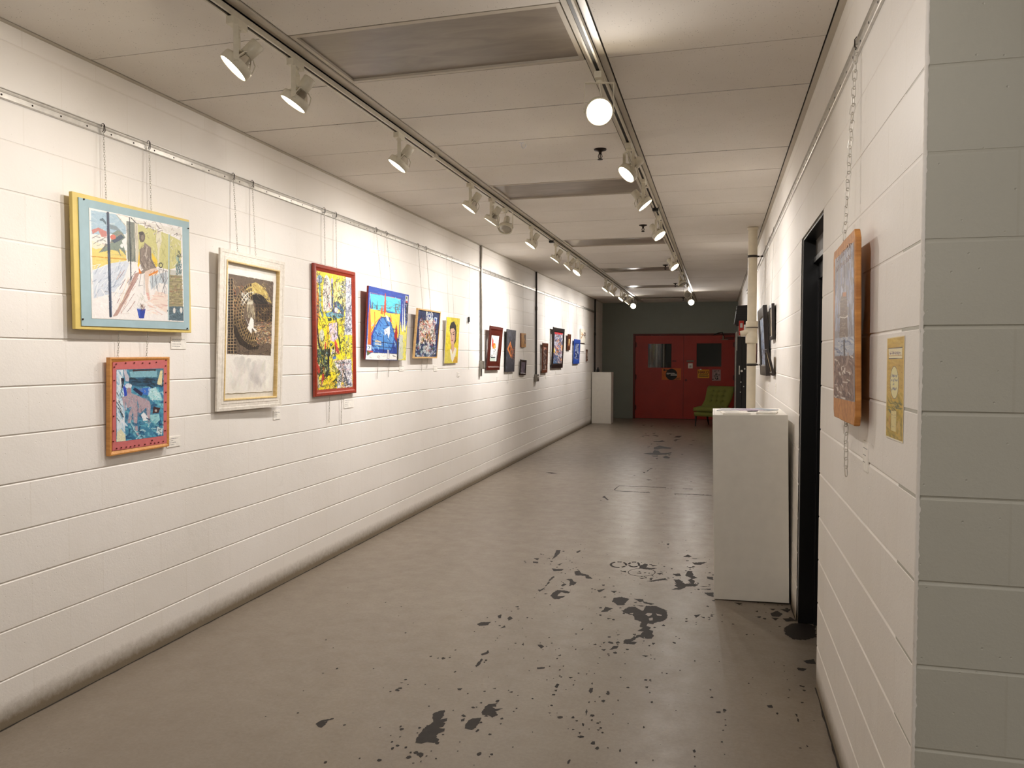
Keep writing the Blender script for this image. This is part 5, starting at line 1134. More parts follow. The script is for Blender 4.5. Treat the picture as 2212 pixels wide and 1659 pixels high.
# ---- 4: tall yellow graffiti painting, red frame
t, loc, w, h = picture('P4', 'framed_painting', 'tall yellow and black scribbled painting in a red brown frame')
frame(t, w, h, 0.052, 0.034, M['redframe'], prof=[(0, -.022), (0, -.005), (.15, 0), (.45, -.001), (.6, -.007), (1, -.012), (1, -.022)])
A = Art([(650 + 140/4.366, 540 + 178/4.366), (650 + 490/4.366, 540 + 240/4.366), (650 + 500/4.366, 540 + 1312/4.366), (650 + 152/4.366, 540 + 1340/4.366)], 150, 330, (238, 220, 30), (0, 0, 1), 44)
A.crop = (680, 580, 11.84)
A.poly((232, 230, 232), [(830, 180), (980, 190), (990, 1700), (780, 1700), (830, 900)])
A.strokes(60, [(206, 216, 230), (150, 170, 200), (240, 236, 236), (210, 170, 160)], (840, 200, 980, 1650), 90, 16, 90, 25, .7)
A.poly((226, 222, 150), [(530, 420), (830, 300), (820, 900), (780, 1240), (520, 1240), (500, 600)], .8); A.strokes(70, [(236, 226, 60), (206, 212, 200), (180, 200, 170), (240, 236, 190), (150, 170, 180)], (520, 320, 820, 1200), 150, 14, 88, 14, .7)
A.poly((240, 214, 60), [(40, 60), (250, 60), (250, 500), (40, 900)], .4)
A.poly((238, 226, 216), [(330, 150), (400, 260), (440, 450), (455, 900), (450, 1090), (250, 1110), (235, 700), (250, 400), (280, 220)])
A.strokes(46, [(206, 190, 180), (180, 160, 160), (226, 206, 200)], (250, 250, 440, 1060), 90, 6, 80, 50, .7, .4)
A.line((150, 140, 130), 9, [(330, 160), (320, 1080)]); A.strokes(40, [(90, 84, 90), (120, 110, 120)], (260, 300, 430, 760), 36, 4, 40, 80, .8, .5)
A.line((70, 90, 60), 14, [(355, 690), (345, 790)]); A.line((180, 60, 50), 13, [(400, 880), (395, 1000)])
A.poly((222, 130, 30), [(75, 380), (110, 560), (140, 1100), (120, 1480), (70, 1400), (90, 1150), (85, 700)]); A.line((140, 40, 24), 12, [(85, 360), (105, 560), (130, 900), (120, 1150), (80, 1400)]); A.line((70, 24, 26), 36, [(95, 1300), (90, 1700)])
A.ell((126, 166, 190), 150, 280, 70, 110); A.ell((60, 110, 140), 165, 260, 30, 60, .7); A.ell((214, 196, 206), 100, 310, 36, 60, .9); A.ell((120, 190, 196), 180, 240, 24, 30); A.line((20, 20, 30), 12, [(70, 385), (190, 372)]); A.strokes(14, [(30, 26, 30), (90, 40, 40)], (70, 120, 190, 180), 40, 7, 60, 50, 1)
A.line((110, 160, 180), 34, [(150, 400), (160, 640), (170, 900), (190, 1100), (240, 1230)]); A.strokes(26, [(60, 110, 140), (160, 206, 210), (220, 226, 226)], (130, 440, 210, 1220), 50, 9, 86, 20, .85)
A.line((120, 80, 20), 6, [(200, 500), (215, 1000), (270, 1130)])
A.line((46, 60, 110), 44, [(465, 330), (485, 560), (478, 1000), (490, 1250)]); A.strokes(30, [(90, 110, 160), (24, 30, 60), (200, 200, 210)], (445, 300, 510, 1240), 60, 8, 88, 15, .85); A.ell((180, 170, 200), 470, 320, 36, 70); A.line((140, 40, 20), 11, [(540, 350), (575, 420), (585, 540), (620, 590), (690, 560), (760, 570), (820, 640)])
A.strokes(26, [(20, 20, 24), (40, 40, 60)], (570, 240, 820, 420), 50, 9, 40, 70, .9, .4); A.ell((20, 20, 26), 740, 465, 34, 36); A.ell((226, 230, 230), 715, 460, 22, 20); A.line((40, 110, 100), 14, [(670, 520), (760, 530)]); A.line((226, 210, 30), 16, [(700, 620), (790, 620), (760, 590)])
A.poly((70, 80, 130), [(510, 1080), (530, 900), (580, 830), (640, 860), (720, 950), (780, 1090), (770, 1240), (620, 1290), (540, 1200)]); A.poly((60, 130, 160), [(560, 900), (620, 880), (740, 1010), (770, 1120), (700, 1060), (620, 990)]); A.poly((100, 160, 180), [(520, 1150), (760, 1160), (760, 1250), (620, 1290), (540, 1220)])
A.strokes(46, [(40, 90, 60), (30, 60, 110), (110, 180, 200), (90, 90, 140), (20, 30, 50)], (530, 880, 770, 1270), 50, 9, 45, 50, .85); A.poly((238, 234, 226), [(545, 1000), (590, 1000), (720, 1110), (700, 1150), (560, 1130), (535, 1060)]); A.poly((226, 212, 60), [(620, 1030), (720, 1100), (650, 1110)]); A.line((150, 50, 40), 7, [(540, 1130), (700, 1152), (770, 1110)])
A.poly((110, 166, 190), [(310, 1140), (460, 1110), (540, 1200), (480, 1250), (320, 1230)]); A.strokes(24, [(60, 110, 150), (170, 206, 206), (40, 70, 80)], (300, 1120, 540, 1240), 50, 9, 20, 60, .85)
A.poly((30, 60, 40), [(350, 1270), (460, 1260), (470, 1330), (380, 1360)]); A.poly((30, 60, 60), [(480, 1190), (540, 1200), (600, 1320), (500, 1340)]); A.line((24, 50, 30), 26, [(570, 1320), (620, 1420), (615, 1700)])
A.poly((216, 196, 214), [(390, 1420), (600, 1380), (600, 1700), (410, 1700)]); A.line((190, 110, 40), 8, [(370, 1430), (470, 1370), (590, 1350)]); A.ell((206, 130, 60), 495, 1500, 38, 80, 1, .14)
A.strokes(60, [(30, 26, 24), (60, 70, 60), (90, 90, 100)], (640, 1280, 830, 1700), 60, 6, 85, 40, .8, .5)
A.line((90, 96, 110), 10, [(830, 180), (825, 700), (840, 1700)]); A.strokes(90, [(110, 116, 130), (150, 156, 170), (60, 60, 80)], (800, 420, 980, 1700), 60, 4, 60, 80, .85, .6); A.poly((60, 20, 30), [(885, 1020), (910, 1160), (895, 1180)]); A.line((40, 160, 150), 7, [(850, 1540), (960, 1580)]); A.ell((214, 150, 110), 930, 350, 16, 44, .8)
A.crop = (680, 700, 11.06)
A.poly((206, 204, 150), [(40, 250), (200, 250), (320, 560), (60, 620)], .5)
A.line((60, 22, 26), 40, [(80, 20), (110, 300), (130, 460)]); A.ell((214, 214, 190), 200, 270, 54, 140); A.line((20, 26, 20), 16, [(200, 430), (250, 380), (260, 300)])
A.line((226, 176, 30), 40, [(340, 60), (345, 560)]); A.poly((200, 70, 30), [(270, 430), (300, 430), (310, 720), (262, 720)])
A.line((28, 26, 20), 44, [(130, 470), (170, 640), (190, 720)]); A.poly((216, 196, 214), [(380, 0), (570, 0), (570, 340), (480, 430), (400, 400)]); A.strokes(30, [(226, 200, 60), (180, 150, 190), (230, 220, 226)], (390, 20, 560, 400), 90, 10, 85, 30, .8)
A.poly((206, 70, 56), [(500, 360), (560, 460), (600, 620), (620, 720), (540, 700), (500, 500)]); A.line((60, 30, 90), 7, [(505, 560), (545, 720)])
A.poly((226, 220, 60), [(580, 100), (680, 60), (680, 600), (620, 600), (590, 320)]); A.line((40, 66, 20), 30, [(600, 310), (620, 420), (640, 600)]); A.line((30, 30, 24), 24, [(575, 0), (580, 300)])
A.poly((206, 210, 150), [(60, 560), (500, 700), (640, 900), (560, 1160), (60, 1100)], .6)
A.strokes(330, [(28, 34, 24), (20, 46, 30), (44, 70, 40), (16, 18, 20), (60, 90, 60)], (70, 620, 380, 1240), 76, 20, 75, 40, .9, .3)
A.strokes(60, [(226, 214, 70), (200, 206, 130), (190, 200, 180)], (90, 700, 420, 1160), 50, 11, 75, 40, .9, .3)
A.poly((24, 22, 18), [(330, 590), (400, 600), (400, 740), (375, 1040), (340, 1060)]); A.poly((228, 224, 222), [(420, 590), (500, 610), (500, 700), (430, 730)]); A.ell((34, 28, 28), 420, 500, 30, 40); A.ell((34, 28, 28), 470, 580, 22, 40)
A.poly((232, 216, 40), [(380, 760), (440, 820), (450, 1060), (380, 1040)]); A.poly((80, 120, 190), [(450, 780), (540, 770), (530, 840), (460, 850)])
A.poly((190, 50, 30), [(95, 930), (150, 1000), (170, 1140), (130, 1210), (100, 1100)]); A.poly((206, 54, 26), [(215, 1200), (255, 1200), (280, 1500), (180, 1480)]); A.line((236, 190, 180), 8, [(190, 1385), (260, 1392)])
A.poly((196, 182, 150), [(60, 1180), (130, 1230), (170, 1540), (110, 1530), (70, 1300)]); A.poly((236, 212, 40), [(50, 1100), (90, 1500), (200, 1600), (60, 1620)])
A.poly((238, 214, 40), [(200, 1500), (280, 1260), (430, 1360), (560, 1400), (560, 1600), (140, 1620)]); A.strokes(40, [(30, 40, 20), (90, 120, 30), (240, 190, 60), (120, 140, 60)], (230, 1330, 560, 1600), 90, 11, -45, 25, .85, .3)
A.poly((232, 216, 60), [(470, 1250), (560, 1150), (570, 1270)]); A.poly((234, 228, 228), [(500, 880), (900, 840), (920, 1500), (560, 1560), (560, 1300), (640, 1160), (520, 1000)])
A.strokes(170, [(30, 40, 50), (60, 76, 100), (90, 90, 110), (24, 24, 26), (60, 130, 60)], (500, 900, 760, 1540), 50, 8, 60, 80, .85, .6)
A.strokes(60, [(110, 120, 150), (150, 160, 190), (70, 80, 110)], (760, 300, 910, 1500), 60, 5, 80, 60, .8, .6)
A.poly((238, 214, 214), [(500, 880), (850, 840), (850, 880), (520, 920)]); A.poly((240, 210, 214), [(660, 960), (880, 920), (880, 960), (670, 1000)]); A.poly((240, 210, 214), [(640, 1090), (880, 1060), (880, 1100), (650, 1120)])
A.line((20, 24, 26), 22, [(700, 1130), (760, 1260), (800, 1430)]); A.line((20, 24, 26), 22, [(740, 1480), (880, 1430)]); A.line((206, 130, 60), 9, [(700, 900), (690, 1560)]); A.strokes(20, [(236, 196, 40), (226, 150, 40)], (640, 1380, 780, 1580), 60, 12, 80, 30, .9)
A.crop = (680, 580, 11.84)
A.strokes(520, [(24, 24, 26), (50, 50, 54), (30, 40, 60), (90, 60, 30), (60, 80, 50)], (40, 200, 990, 3150), 60, 7, 80, 70, .8, .6)
A.strokes(200, [(240, 222, 40), (236, 232, 226), (120, 170, 190), (214, 120, 50), (200, 206, 170)], (60, 200, 820, 3100), 80, 11, 85, 30, .75, .3)
A.strokes(160, [(236, 236, 240), (190, 200, 220)], (830, 300, 990, 3100), 60, 9, 80, 40, .6, .4)
A.strokes(180, [(30, 30, 34), (60, 60, 80)], (640, 900, 990, 3100), 46, 6, 80, 80, .8, .7)
A.scribble(190, [(18, 18, 20), (36, 34, 34), (30, 40, 70), (60, 70, 50)], (0, .05, .8, 1), 9, 4, .7, .9, 75); A.scribble(200, [(60, 70, 100), (30, 34, 44), (110, 120, 150)], (.72, .05, 1, 1), 9, 4, .55, .8, 80)
A.painterly(900, 8, .8, 16, 85, 40, .7)
A.grain(4); A.mesh('artwork', loc, t, -0.0115)

# ---- 5: blue edged desert / pyramid painting on deep stretcher
t, loc, w, h = picture('P5', 'painting', 'wide painting with a deep blue border, red spires and yellow fields')
m = MB(); m.box((-w/2, 0, -0.018), (w/2, h, -0.001)); m.build('stretcher', M['maroon'], t, bevel=0.002); MB().box((-.05, .01, -.0495), (.05, .04, -.017)).build('spacer_block', M['pine'], t)
c = (770, 600, 7.542)
A = Art([(200, 130), (855, 280), (802, 1345), (148, 1332)], 250, 240, (30, 66, 160), c, 55)
A.strokes(60, [(20, 44, 130), (40, 90, 190), (30, 60, 150)], (190, 130, 850, 420), 80, 12, 12, 20, .7)
A.poly((86, 196, 226), [(225, 260), (465, 300), (720, 350), (716, 590), (560, 560), (240, 510)]); A.line((190, 150, 130), 7, [(215, 240), (720, 350)]); A.line((206, 206, 190), 8, [(222, 240), (205, 560), (170, 1200)])
A.strokes(20, [(110, 214, 236), (60, 170, 210)], (240, 300, 700, 480), 70, 12, 15, 25, .7); A.line((20, 40, 80), 6, [(265, 420), (320, 455), (420, 460), (490, 440), (500, 390), (470, 370)]); A.strokes(30, [(40, 110, 130), (30, 90, 70), (100, 80, 60)], (240, 430, 700, 560), 70, 9, 12, 20, .8)
A.poly((232, 202, 76), [(225, 505), (400, 545), (560, 580), (710, 590), (690, 900), (680, 1000), (560, 800), (400, 620), (240, 900)]); A.strokes(30, [(214, 180, 60), (240, 214, 100), (196, 170, 80)], (240, 520, 690, 860), 70, 9, 5, 30, .6)
A.poly((30, 60, 140), [(250, 940), (400, 640), (540, 640), (640, 1000), (640, 1220), (250, 1190)]); A.poly((70, 130, 196), [(270, 920), (400, 660), (530, 660), (620, 960), (560, 1180), (280, 1150)])
A.strokes(70, [(110, 170, 220), (40, 90, 170), (160, 200, 220), (24, 50, 120)], (260, 700, 630, 1200), 60, 11, 40, 50, .75)
for p in ([(470, 260), (455, 620)],): A.line((178, 60, 44), 15, p)
A.poly((188, 66, 40), [(462, 280), (478, 280), (486, 560), (440, 590)]); A.poly((206, 90, 40), [(410, 460), (425, 480), (430, 600), (390, 590)]); A.poly((90, 60, 70), [(335, 350), (345, 515), (320, 515)]); A.poly((100, 60, 60), [(255, 360), (268, 505), (240, 500)]); A.poly((196, 90, 50), [(560, 570), (575, 720), (545, 720)])
A.poly((222, 104, 44), [(215, 400), (240, 860), (240, 1090), (185, 1090), (195, 600)]); A.line((222, 110, 44), 12, [(235, 870), (310, 730), (400, 640)]); A.line((200, 80, 30), 9, [(245, 930), (300, 770), (296, 560)])
A.poly((150, 24, 24), [(650, 740), (668, 900), (655, 1060), (612, 960)]); A.strokes(10, [(150, 60, 40), (90, 70, 60)], (600, 430, 700, 580), 90, 8, 90, 6, .9)
A.poly((228, 230, 232), [(470, 600), (520, 640), (540, 720), (500, 700)]); A.poly((222, 224, 226), [(450, 850), (540, 790), (545, 900), (520, 990), (500, 900), (460, 940)]); A.line((20, 24, 60), 9, [(440, 640), (520, 790)])
A.line((20, 26, 60), 9, [(250, 1030), (630, 1080)]); A.line((20, 26, 60), 8, [(260, 1110), (640, 1150)]); A.line((20, 26, 60), 8, [(440, 940), (440, 1210)]); A.poly((196, 180, 150), [(310, 1010), (400, 1040), (400, 1060), (300, 1050)]); A.poly((190, 190, 180), [(300, 1060), (410, 1080), (400, 1100), (300, 1090)])
A.poly((226, 216, 90), [(700, 900), (720, 700), (740, 880), (762, 760), (790, 900), (830, 700), (800, 1345), (680, 1340)]); A.poly((196, 200, 186), [(700, 930), (760, 930), (750, 1330), (680, 1330)]); A.strokes(30, [(150, 160, 120), (214, 216, 150), (180, 186, 180)], (690, 930, 810, 1330), 70, 8, 85, 30, .7)
A.poly((226, 228, 226), [(752, 360), (760, 880), (742, 880)]); A.poly((226, 226, 200), [(778, 320), (800, 860), (772, 860)]); A.poly((14, 20, 50), [(800, 400), (850, 420), (836, 700), (808, 700)]); A.strokes(10, [(190, 200, 220)], (805, 430, 835, 680), 40, 5, 60, 60, .9)
A.poly((236, 232, 226), [(800, 290), (840, 300), (836, 410), (798, 400)]); A.poly((200, 70, 60), [(804, 370), (834, 376), (832, 410), (802, 402)]); A.poly((90, 110, 60), [(808, 305), (830, 310), (828, 355), (806, 350)])
A.poly((236, 236, 232), [(170, 1090), (245, 1095), (240, 1185), (168, 1180)]); A.line((30, 50, 70), 9, [(190, 1110), (225, 1140)]); A.line((30, 50, 70), 9, [(222, 1110), (200, 1165)])
A.poly((90, 100, 50), [(165, 1185), (180, 1270), (240, 1210)]); A.poly((190, 60, 40), [(180, 1185), (270, 1190), (265, 1215), (200, 1210)])
A.poly((234, 230, 224), [(190, 1260), (260, 1215), (660, 1245), (680, 1335), (148, 1332), (165, 1200), (175, 1260)]); A.line((60, 60, 70), 8, [(260, 1218), (660, 1240)]); A.strokes(16, [(150, 150, 156), (110, 110, 120)], (220, 1255, 480, 1310), 34, 4, 10, 40, .8, .5); A.line((40, 44, 60), 10, [(590, 1270), (635, 1285)]); A.line((226, 228, 230), 14, [(512, 1180), (514, 1330)]); A.line((60, 60, 70), 5, [(500, 1180), (500, 1320), (530, 1320), (532, 1180)])
A.poly((60, 60, 50), [(655, 1000), (680, 1000), (680, 1340), (655, 1340)]); A.painterly(1100, 8, .9, 13, a=.65); A.scribble(24, [(24, 30, 70), (20, 24, 40), (200, 210, 220)], (.15, .4, .7, .95), 6, 3, .5, .7)
A.grain(3); A.mesh('artwork', loc, t, 0.0002)

# ---- 6: navy crowd painting in pine box frame
t, loc, w, h = picture('P6', 'framed_painting', 'navy and white painting of scribbled figures in a pine box frame')
frame(t, w, h, 0.014, 0.02, M['pine'], prof=[(0, -.02), (0, 0), (1, 0), (1, -.02)])
A = Art([(1020, 520), (1372, 572), (1305, 1300), (965, 1292)], 110, 130, (28, 44, 92), c, 66)
A.strokes(60, [(20, 34, 76), (50, 76, 130), (36, 60, 110)], (970, 520, 1370, 1290), 70, 16, 80, 40, .7)
A.poly((216, 218, 216), [(1148, 545), (1258, 562), (1250, 760), (1140, 740)]); A.ell((90, 110, 150), 1200, 620, 34, 60, 1, .16); A.poly((50, 80, 160), [(1180, 600), (1215, 610), (1195, 660)]); A.poly((206, 220, 236), [(1275, 645), (1325, 650), (1318, 755), (1265, 745)]); A.poly((60, 90, 170), [(1285, 665), (1312, 670), (1300, 735), (1280, 725)])
A.poly((206, 196, 190), [(1050, 680), (1150, 740), (1250, 760), (1300, 940), (1290, 1080), (1030, 1060), (1030, 860)]); A.strokes(150, [(226, 216, 206), (230, 150, 130), (30, 30, 40), (214, 190, 120), (180, 60, 40), (90, 110, 80), (240, 236, 230)], (1040, 700, 1290, 1080), 36, 11, 60, 80, .85, .5)
A.strokes(20, [(206, 150, 60), (60, 30, 20)], (1080, 930, 1220, 1060), 40, 16, 90, 30, .9); A.strokes(120, [(206, 212, 214), (150, 170, 190), (60, 90, 130), (60, 100, 60), (230, 232, 230)], (975, 1060, 1300, 1290), 40, 11, 70, 60, .8, .4); A.poly((222, 224, 220), [(1090, 1120), (1190, 1100), (1200, 1240), (1110, 1230)], .8)
A.painterly(900, 7, 1, 26); A.scribble(160, [(20, 22, 30), (226, 226, 222), (190, 90, 60)], (.1, .2, .95, 1), 6, 3, .6, .85)
A.grain(4); A.mesh('artwork', loc, t, -0.0075)

# ---- 7: portrait on yellow
t, loc, w, h = picture('P7', 'painting', 'unframed yellow portrait of a dark haired person in a white collar')
m = MB(); m.box((-w/2, 0, -0.009), (w/2, h, -0.001)); m.build('stretcher', M['paper'], t, bevel=0.001); MB().box((-.05, .01, -.0195), (.05, .04, -.008)).build('spacer_block', M['pine'], t)
A = Art([(1470, 640), (1690, 662), (1640, 1388), (1435, 1395)], 110, 130, (232, 212, 44), c, 77)
A.strokes(90, [(240, 218, 40), (214, 196, 40), (240, 226, 100), (206, 186, 40)], (1440, 640, 1690, 1390), 90, 20, 70, 50, .6)
A.poly((36, 28, 28), [(1520, 800), (1545, 730), (1590, 715), (1625, 790), (1630, 900), (1620, 1040), (1590, 1110), (1600, 860), (1540, 830), (1530, 930), (1515, 880)])
A.poly((226, 184, 160), [(1530, 850), (1580, 830), (1612, 880), (1608, 1020), (1585, 1090), (1550, 1120), (1530, 1060), (1524, 940)]); A.poly((200, 150, 126), [(1580, 900), (1608, 900), (1600, 1040), (1580, 1090)], .7)
A.line((30, 22, 22), 8, [(1530, 905), (1548, 925)]); A.line((30, 22, 22), 9, [(1568, 910), (1600, 885)]); A.ell((30, 24, 24), 1578, 935, 13, 8); A.ell((30, 24, 24), 1540, 942, 9, 7); A.line((150, 100, 84), 5, [(1553, 940), (1545, 1000), (1558, 1008)]); A.poly((150, 24, 24), [(1540, 1025), (1570, 1025), (1556, 1052)])
A.poly((214, 170, 140), [(1545, 1100), (1590, 1085), (1590, 1180), (1565, 1230), (1540, 1180)]); A.poly((236, 230, 214), [(1520, 1180), (1550, 1170), (1562, 1260), (1600, 1140), (1630, 1180), (1600, 1300), (1560, 1380), (1530, 1300)]); A.line((110, 70, 60), 5, [(1540, 1120), (1545, 1190)])
A.poly((214, 200, 96), [(1440, 1220), (1520, 1180), (1550, 1390), (1435, 1392)], .8); A.poly((206, 150, 60), [(1590, 1300), (1640, 1290), (1640, 1388), (1570, 1388)], .7); A.painterly(260, 9, 1.2, 12, box=(0, 0, .35, 1)); A.painterly(260, 9, 1.2, 12, box=(.8, 0, 1, 1)); A.painterly(260, 4, .6, 10)
A.grain(3); A.mesh('artwork', loc, t, 0.0002)

# ---- farther pictures on the left wall
c = (1030, 640, 8.296)
t, loc, w, h = picture('P8', 'framed_painting', 'small sailboat picture in a wide mahogany frame tilting out from the left wall')
frame(t, w, h, 0.115, 0.03, M['mahog'], prof=[(0, -.016), (0, -.002), (.3, 0), (.45, -.006), (.85, -.008), (1, -.010), (1, -.016)])
A = Art([(292, 640), (408, 655), (358, 1228), (244, 1228)], 80, 90, (232, 236, 234), c, 88)
A.poly((206, 60, 34), [(300, 720), (316, 800), (310, 930), (285, 900)]); A.poly((226, 120, 40), [(318, 840), (350, 850), (356, 930), (320, 950), (300, 930)]); A.poly((240, 190, 90), [(330, 880), (345, 880), (345, 940), (325, 940)])
A.strokes(30, [(150, 60, 40), (190, 200, 196), (80, 84, 90)], (270, 930, 360, 1080), 30, 6, 70, 50, .8, .3); A.poly((40, 60, 60), [(262, 1085), (350, 1092), (345, 1112), (262, 1105)]); A.poly((176, 196, 180), [(255, 1110), (350, 1115), (345, 1170), (250, 1170)], .7); A.poly((180, 186, 184), [(290, 640), (408, 655), (404, 672), (290, 660)])
A.mesh('artwork', loc, t, -0.013)
t, loc, w, h = picture('P9', 'painting', 'charcoal grey painting with an orange diamond shape in its middle')
m = MB(); m.box((-w/2, 0, -0.012), (w/2, h, -0.001)); m.build('stretcher', M['blackw'], t, bevel=0.001)
A = Art([(545, 590), (705, 612), (670, 1352), (515, 1355)], 90, 110, (58, 58, 66), c, 99)
A.strokes(160, [(40, 40, 48), (84, 86, 98), (110, 116, 130), (50, 44, 50)], (515, 590, 700, 1350), 60, 9, 80, 30, .6)
A.poly((206, 116, 50), [(605, 820), (620, 900), (612, 1080), (560, 980), (548, 950)]); A.poly((60, 34, 24), [(600, 880), (606, 1010), (580, 980), (570, 950)]); A.strokes(40, [(214, 120, 50), (180, 86, 40), (90, 60, 44)], (600, 900, 680, 1140), 50, 7, 60, 50, .7); A.line((226, 140, 70), 8, [(605, 820), (548, 950), (612, 1090)]); A.line((206, 116, 56), 6, [(620, 900), (650, 1000), (615, 1090)])
A.mesh('artwork', loc, t, 0.0002)
t, loc, w, h = picture('P10', 'painting', 'tiny orange panel with a dark streak, hung above a small black framed picture')
m = MB(); m.box((-w/2, 0, -0.019), (w/2, h, -0.001)); m.build('stretcher', M['brownfr'], t)
A = Art([(797, 660), (882, 667), (878, 912), (800, 915)], 50, 40, (190, 136, 56), c, 100); A.poly((50, 34, 24), [(850, 690), (876, 700), (872, 860), (850, 850), (860, 780)]); A.strokes(20, [(206, 150, 70), (160, 110, 44)], (800, 660, 870, 910), 60, 12, 85, 20, .6); A.mesh('artwork', loc, t, 0.0002)
t, loc, w, h = picture('P11', 'framed_painting', 'small black framed grey purple picture below the tiny orange panel')
frame(t, w, h, 0.032, 0.015, M['blackfr'])
A = Art([(812, 1160), (888, 1172), (862, 1385), (792, 1385)], 60, 50, (96, 84, 100), c, 101); A.strokes(60, [(120, 106, 122), (76, 66, 84), (150, 140, 150)], (795, 1165, 885, 1380), 40, 6, 80, 50, .6); A.mesh('artwork', loc, t, -0.0075)
t, loc, w, h = picture('P12', 'framed_painting', 'narrow looking brown framed picture with a pink mount, first beyond the junction box')
frame(t, w, h, 0.06, 0.015, M['brownfr'])
A = Art([(1205, 870), (1262, 878), (1245, 1345), (1195, 1345)], 60, 80, (70, 42, 36), c, 102); A.poly((206, 140, 120), [(1205, 870), (1262, 878), (1255, 900), (1212, 900), (1205, 960)]); A.strokes(30, [(196, 60, 30), (226, 180, 150), (60, 30, 26)], (1208, 885, 1255, 980), 30, 7, 60, 50, .9); A.strokes(60, [(150, 110, 90), (226, 200, 180), (90, 60, 50), (40, 24, 22)], (1200, 980, 1250, 1340), 40, 5, 75, 50, .7, .4); A.mesh('artwork', loc, t, -0.0075)
t, loc, w, h = picture('P13', 'framed_painting', 'big dark framed collage of white and blue shards with a red top strip')
frame(t, w, h, 0.085, 0.015, M['blackfr'])
A = Art([(1400, 622), (1550, 640), (1530, 1225), (1375, 1222)], 120, 110, (110, 110, 130), c, 103)
A.poly((190, 30, 40), [(1400, 622), (1550, 640), (1548, 690), (1400, 680)]); A.strokes(260, [(226, 226, 230), (180, 176, 200), (60, 80, 130), (40, 40, 56), (206, 140, 90), (236, 236, 236), (90, 70, 90)], (1385, 680, 1545, 1220), 46, 9, 75, 35, .85, .3)
A.strokes(20, [(40, 110, 160), (30, 60, 120)], (1380, 1060, 1440, 1210), 40, 10, 60, 50, .9); A.strokes(10, [(190, 40, 40), (240, 150, 60)], (1430, 900, 1540, 1060), 40, 9, 60, 50, .9); A.poly((226, 190, 50), [(1385, 930), (1400, 930), (1402, 1000), (1385, 1010)]); A.poly((230, 180, 130), [(1520, 860), (1540, 880), (1535, 980), (1515, 960)]); A.mesh('artwork', loc, t, -0.0075)
t, loc, w, h = picture('P14', 'framed_painting', 'little brown framed picture with a bright yellow centre, high beside the dark collage')
frame(t, w, h, 0.09, 0.015, M['brownfr'])
A = Art([(1652, 712), (1682, 716), (1662, 930), (1635, 930)], 40, 50, (236, 206, 140), c, 104); A.strokes(24, [(206, 120, 50), (240, 220, 160), (170, 60, 30)], (1640, 720, 1680, 925), 50, 6, 85, 30, .8); A.mesh('artwork', loc, t, -0.0075)
t, loc, w, h = picture('P15', 'framed_painting', 'cobalt blue framed picture of pale figures, low near the end of the left wall')
frame(t, w, h, 0.09, 0.015, M['bluefr'])
A = Art([(1772, 828), (1843, 836), (1822, 1165), (1752, 1165)], 70, 70, (30, 50, 110), c, 105); A.strokes(90, [(196, 206, 226), (110, 136, 190), (24, 34, 80), (226, 230, 236)], (1760, 840, 1840, 1160), 50, 6, 75, 45, .8, .4); A.mesh('artwork', loc, t, -0.0075)
t, loc, w, h = picture('P16', 'painting', 'white panel with a curling brown ribbon drawing near the end of the left wall')
m = MB(); m.box((-w/2, 0, -0.019), (w/2, h, -0.001)); m.build('stretcher', M['paper'], t)
A = Art([(1865, 585), (1955, 590), (1940, 840), (1862, 830)], 90, 60, (232, 226, 210), c, 106)
A.line((150, 80, 40), 8, [(1872, 760), (1890, 700), (1910, 690), (1930, 720), (1945, 690), (1935, 660)]); A.line((110, 60, 40), 7, [(1872, 680), (1895, 720), (1925, 700), (1935, 740), (1945, 760)]); A.ell((60, 50, 50), 1935, 690, 14, 30, 1, .3); A.strokes(8, [(200, 150, 60)], (1872, 640, 1890, 760), 30, 6, 60, 50, .9); A.mesh('artwork', loc, t, 0.0002)
t, loc, w, h = picture('P17', 'framed_painting', 'very small slim framed picture, last before the dark conduit on the left wall')
frame(t, w, h, 0.022, 0.02, M['brownfr'])
A = Art([(1267.6, 759), (1269.5, 759), (1269.5, 776), (1267.6, 776)], 20, 30, (226, 218, 200), (0, 0, 1), 107)
A.strokes(10, [(90, 80, 70)], (1267.6, 760, 1269.5, 775), 4, .6, 80, 40, .8); A.mesh('artwork', loc, t, -0.0075)
t = thing('hanging_sheet', 'white blank panel hung directly under the ribbon drawing', 'panel', (XL, 16.95, 1.83))
MB().box((0.004, -0.27, -0.16), (0.012, 0.24, 0.0)).build('sheet', M['paper'], t); MB().box((0.003, -0.27, 0.0), (0.018, 0.27, 0.014)).build('top_strip', M['dwood'], t)

# ---- right wall: bark edged plank on the big chain
t, loc, w, h = picture('R1', 'painted_plank', 'upright orange brown plank with a grey blue painting hung on a coarse chain')
m = MB(); r7 = random.Random(7); bp = []
for a, b in (((-w/2, 0.03), (-w/2, h - 0.03)), ((-w/2 + 0.02, h), (w/2 - 0.02, h)), ((w/2, h - 0.03), (w/2, 0.03)), ((w/2 - 0.02, 0), (-w/2 + 0.02, 0))):
    for k in range(9):
        f = k/8; bp.append((a[0] + (b[0]-a[0])*f + r7.uniform(-.003, .003), a[1] + (b[1]-a[1])*f + r7.uniform(-.002, .002)))
m.prism(bp, -0.019, 0); m.build('plank', M['plank'], t, bevel=0.004)
c = (1795, 480, 6.9125)
A = Art([(50, 590), (350, 340), (345, 2755), (60, 2660)], 110, 170, (150, 146, 152), c, 120)
A.strokes(240, [(170, 180, 212), (130, 132, 156), (206, 210, 226), (150, 140, 140), (104, 98, 112)], (50, 340, 350, 1700), 200, 12, 90, 6, .6)
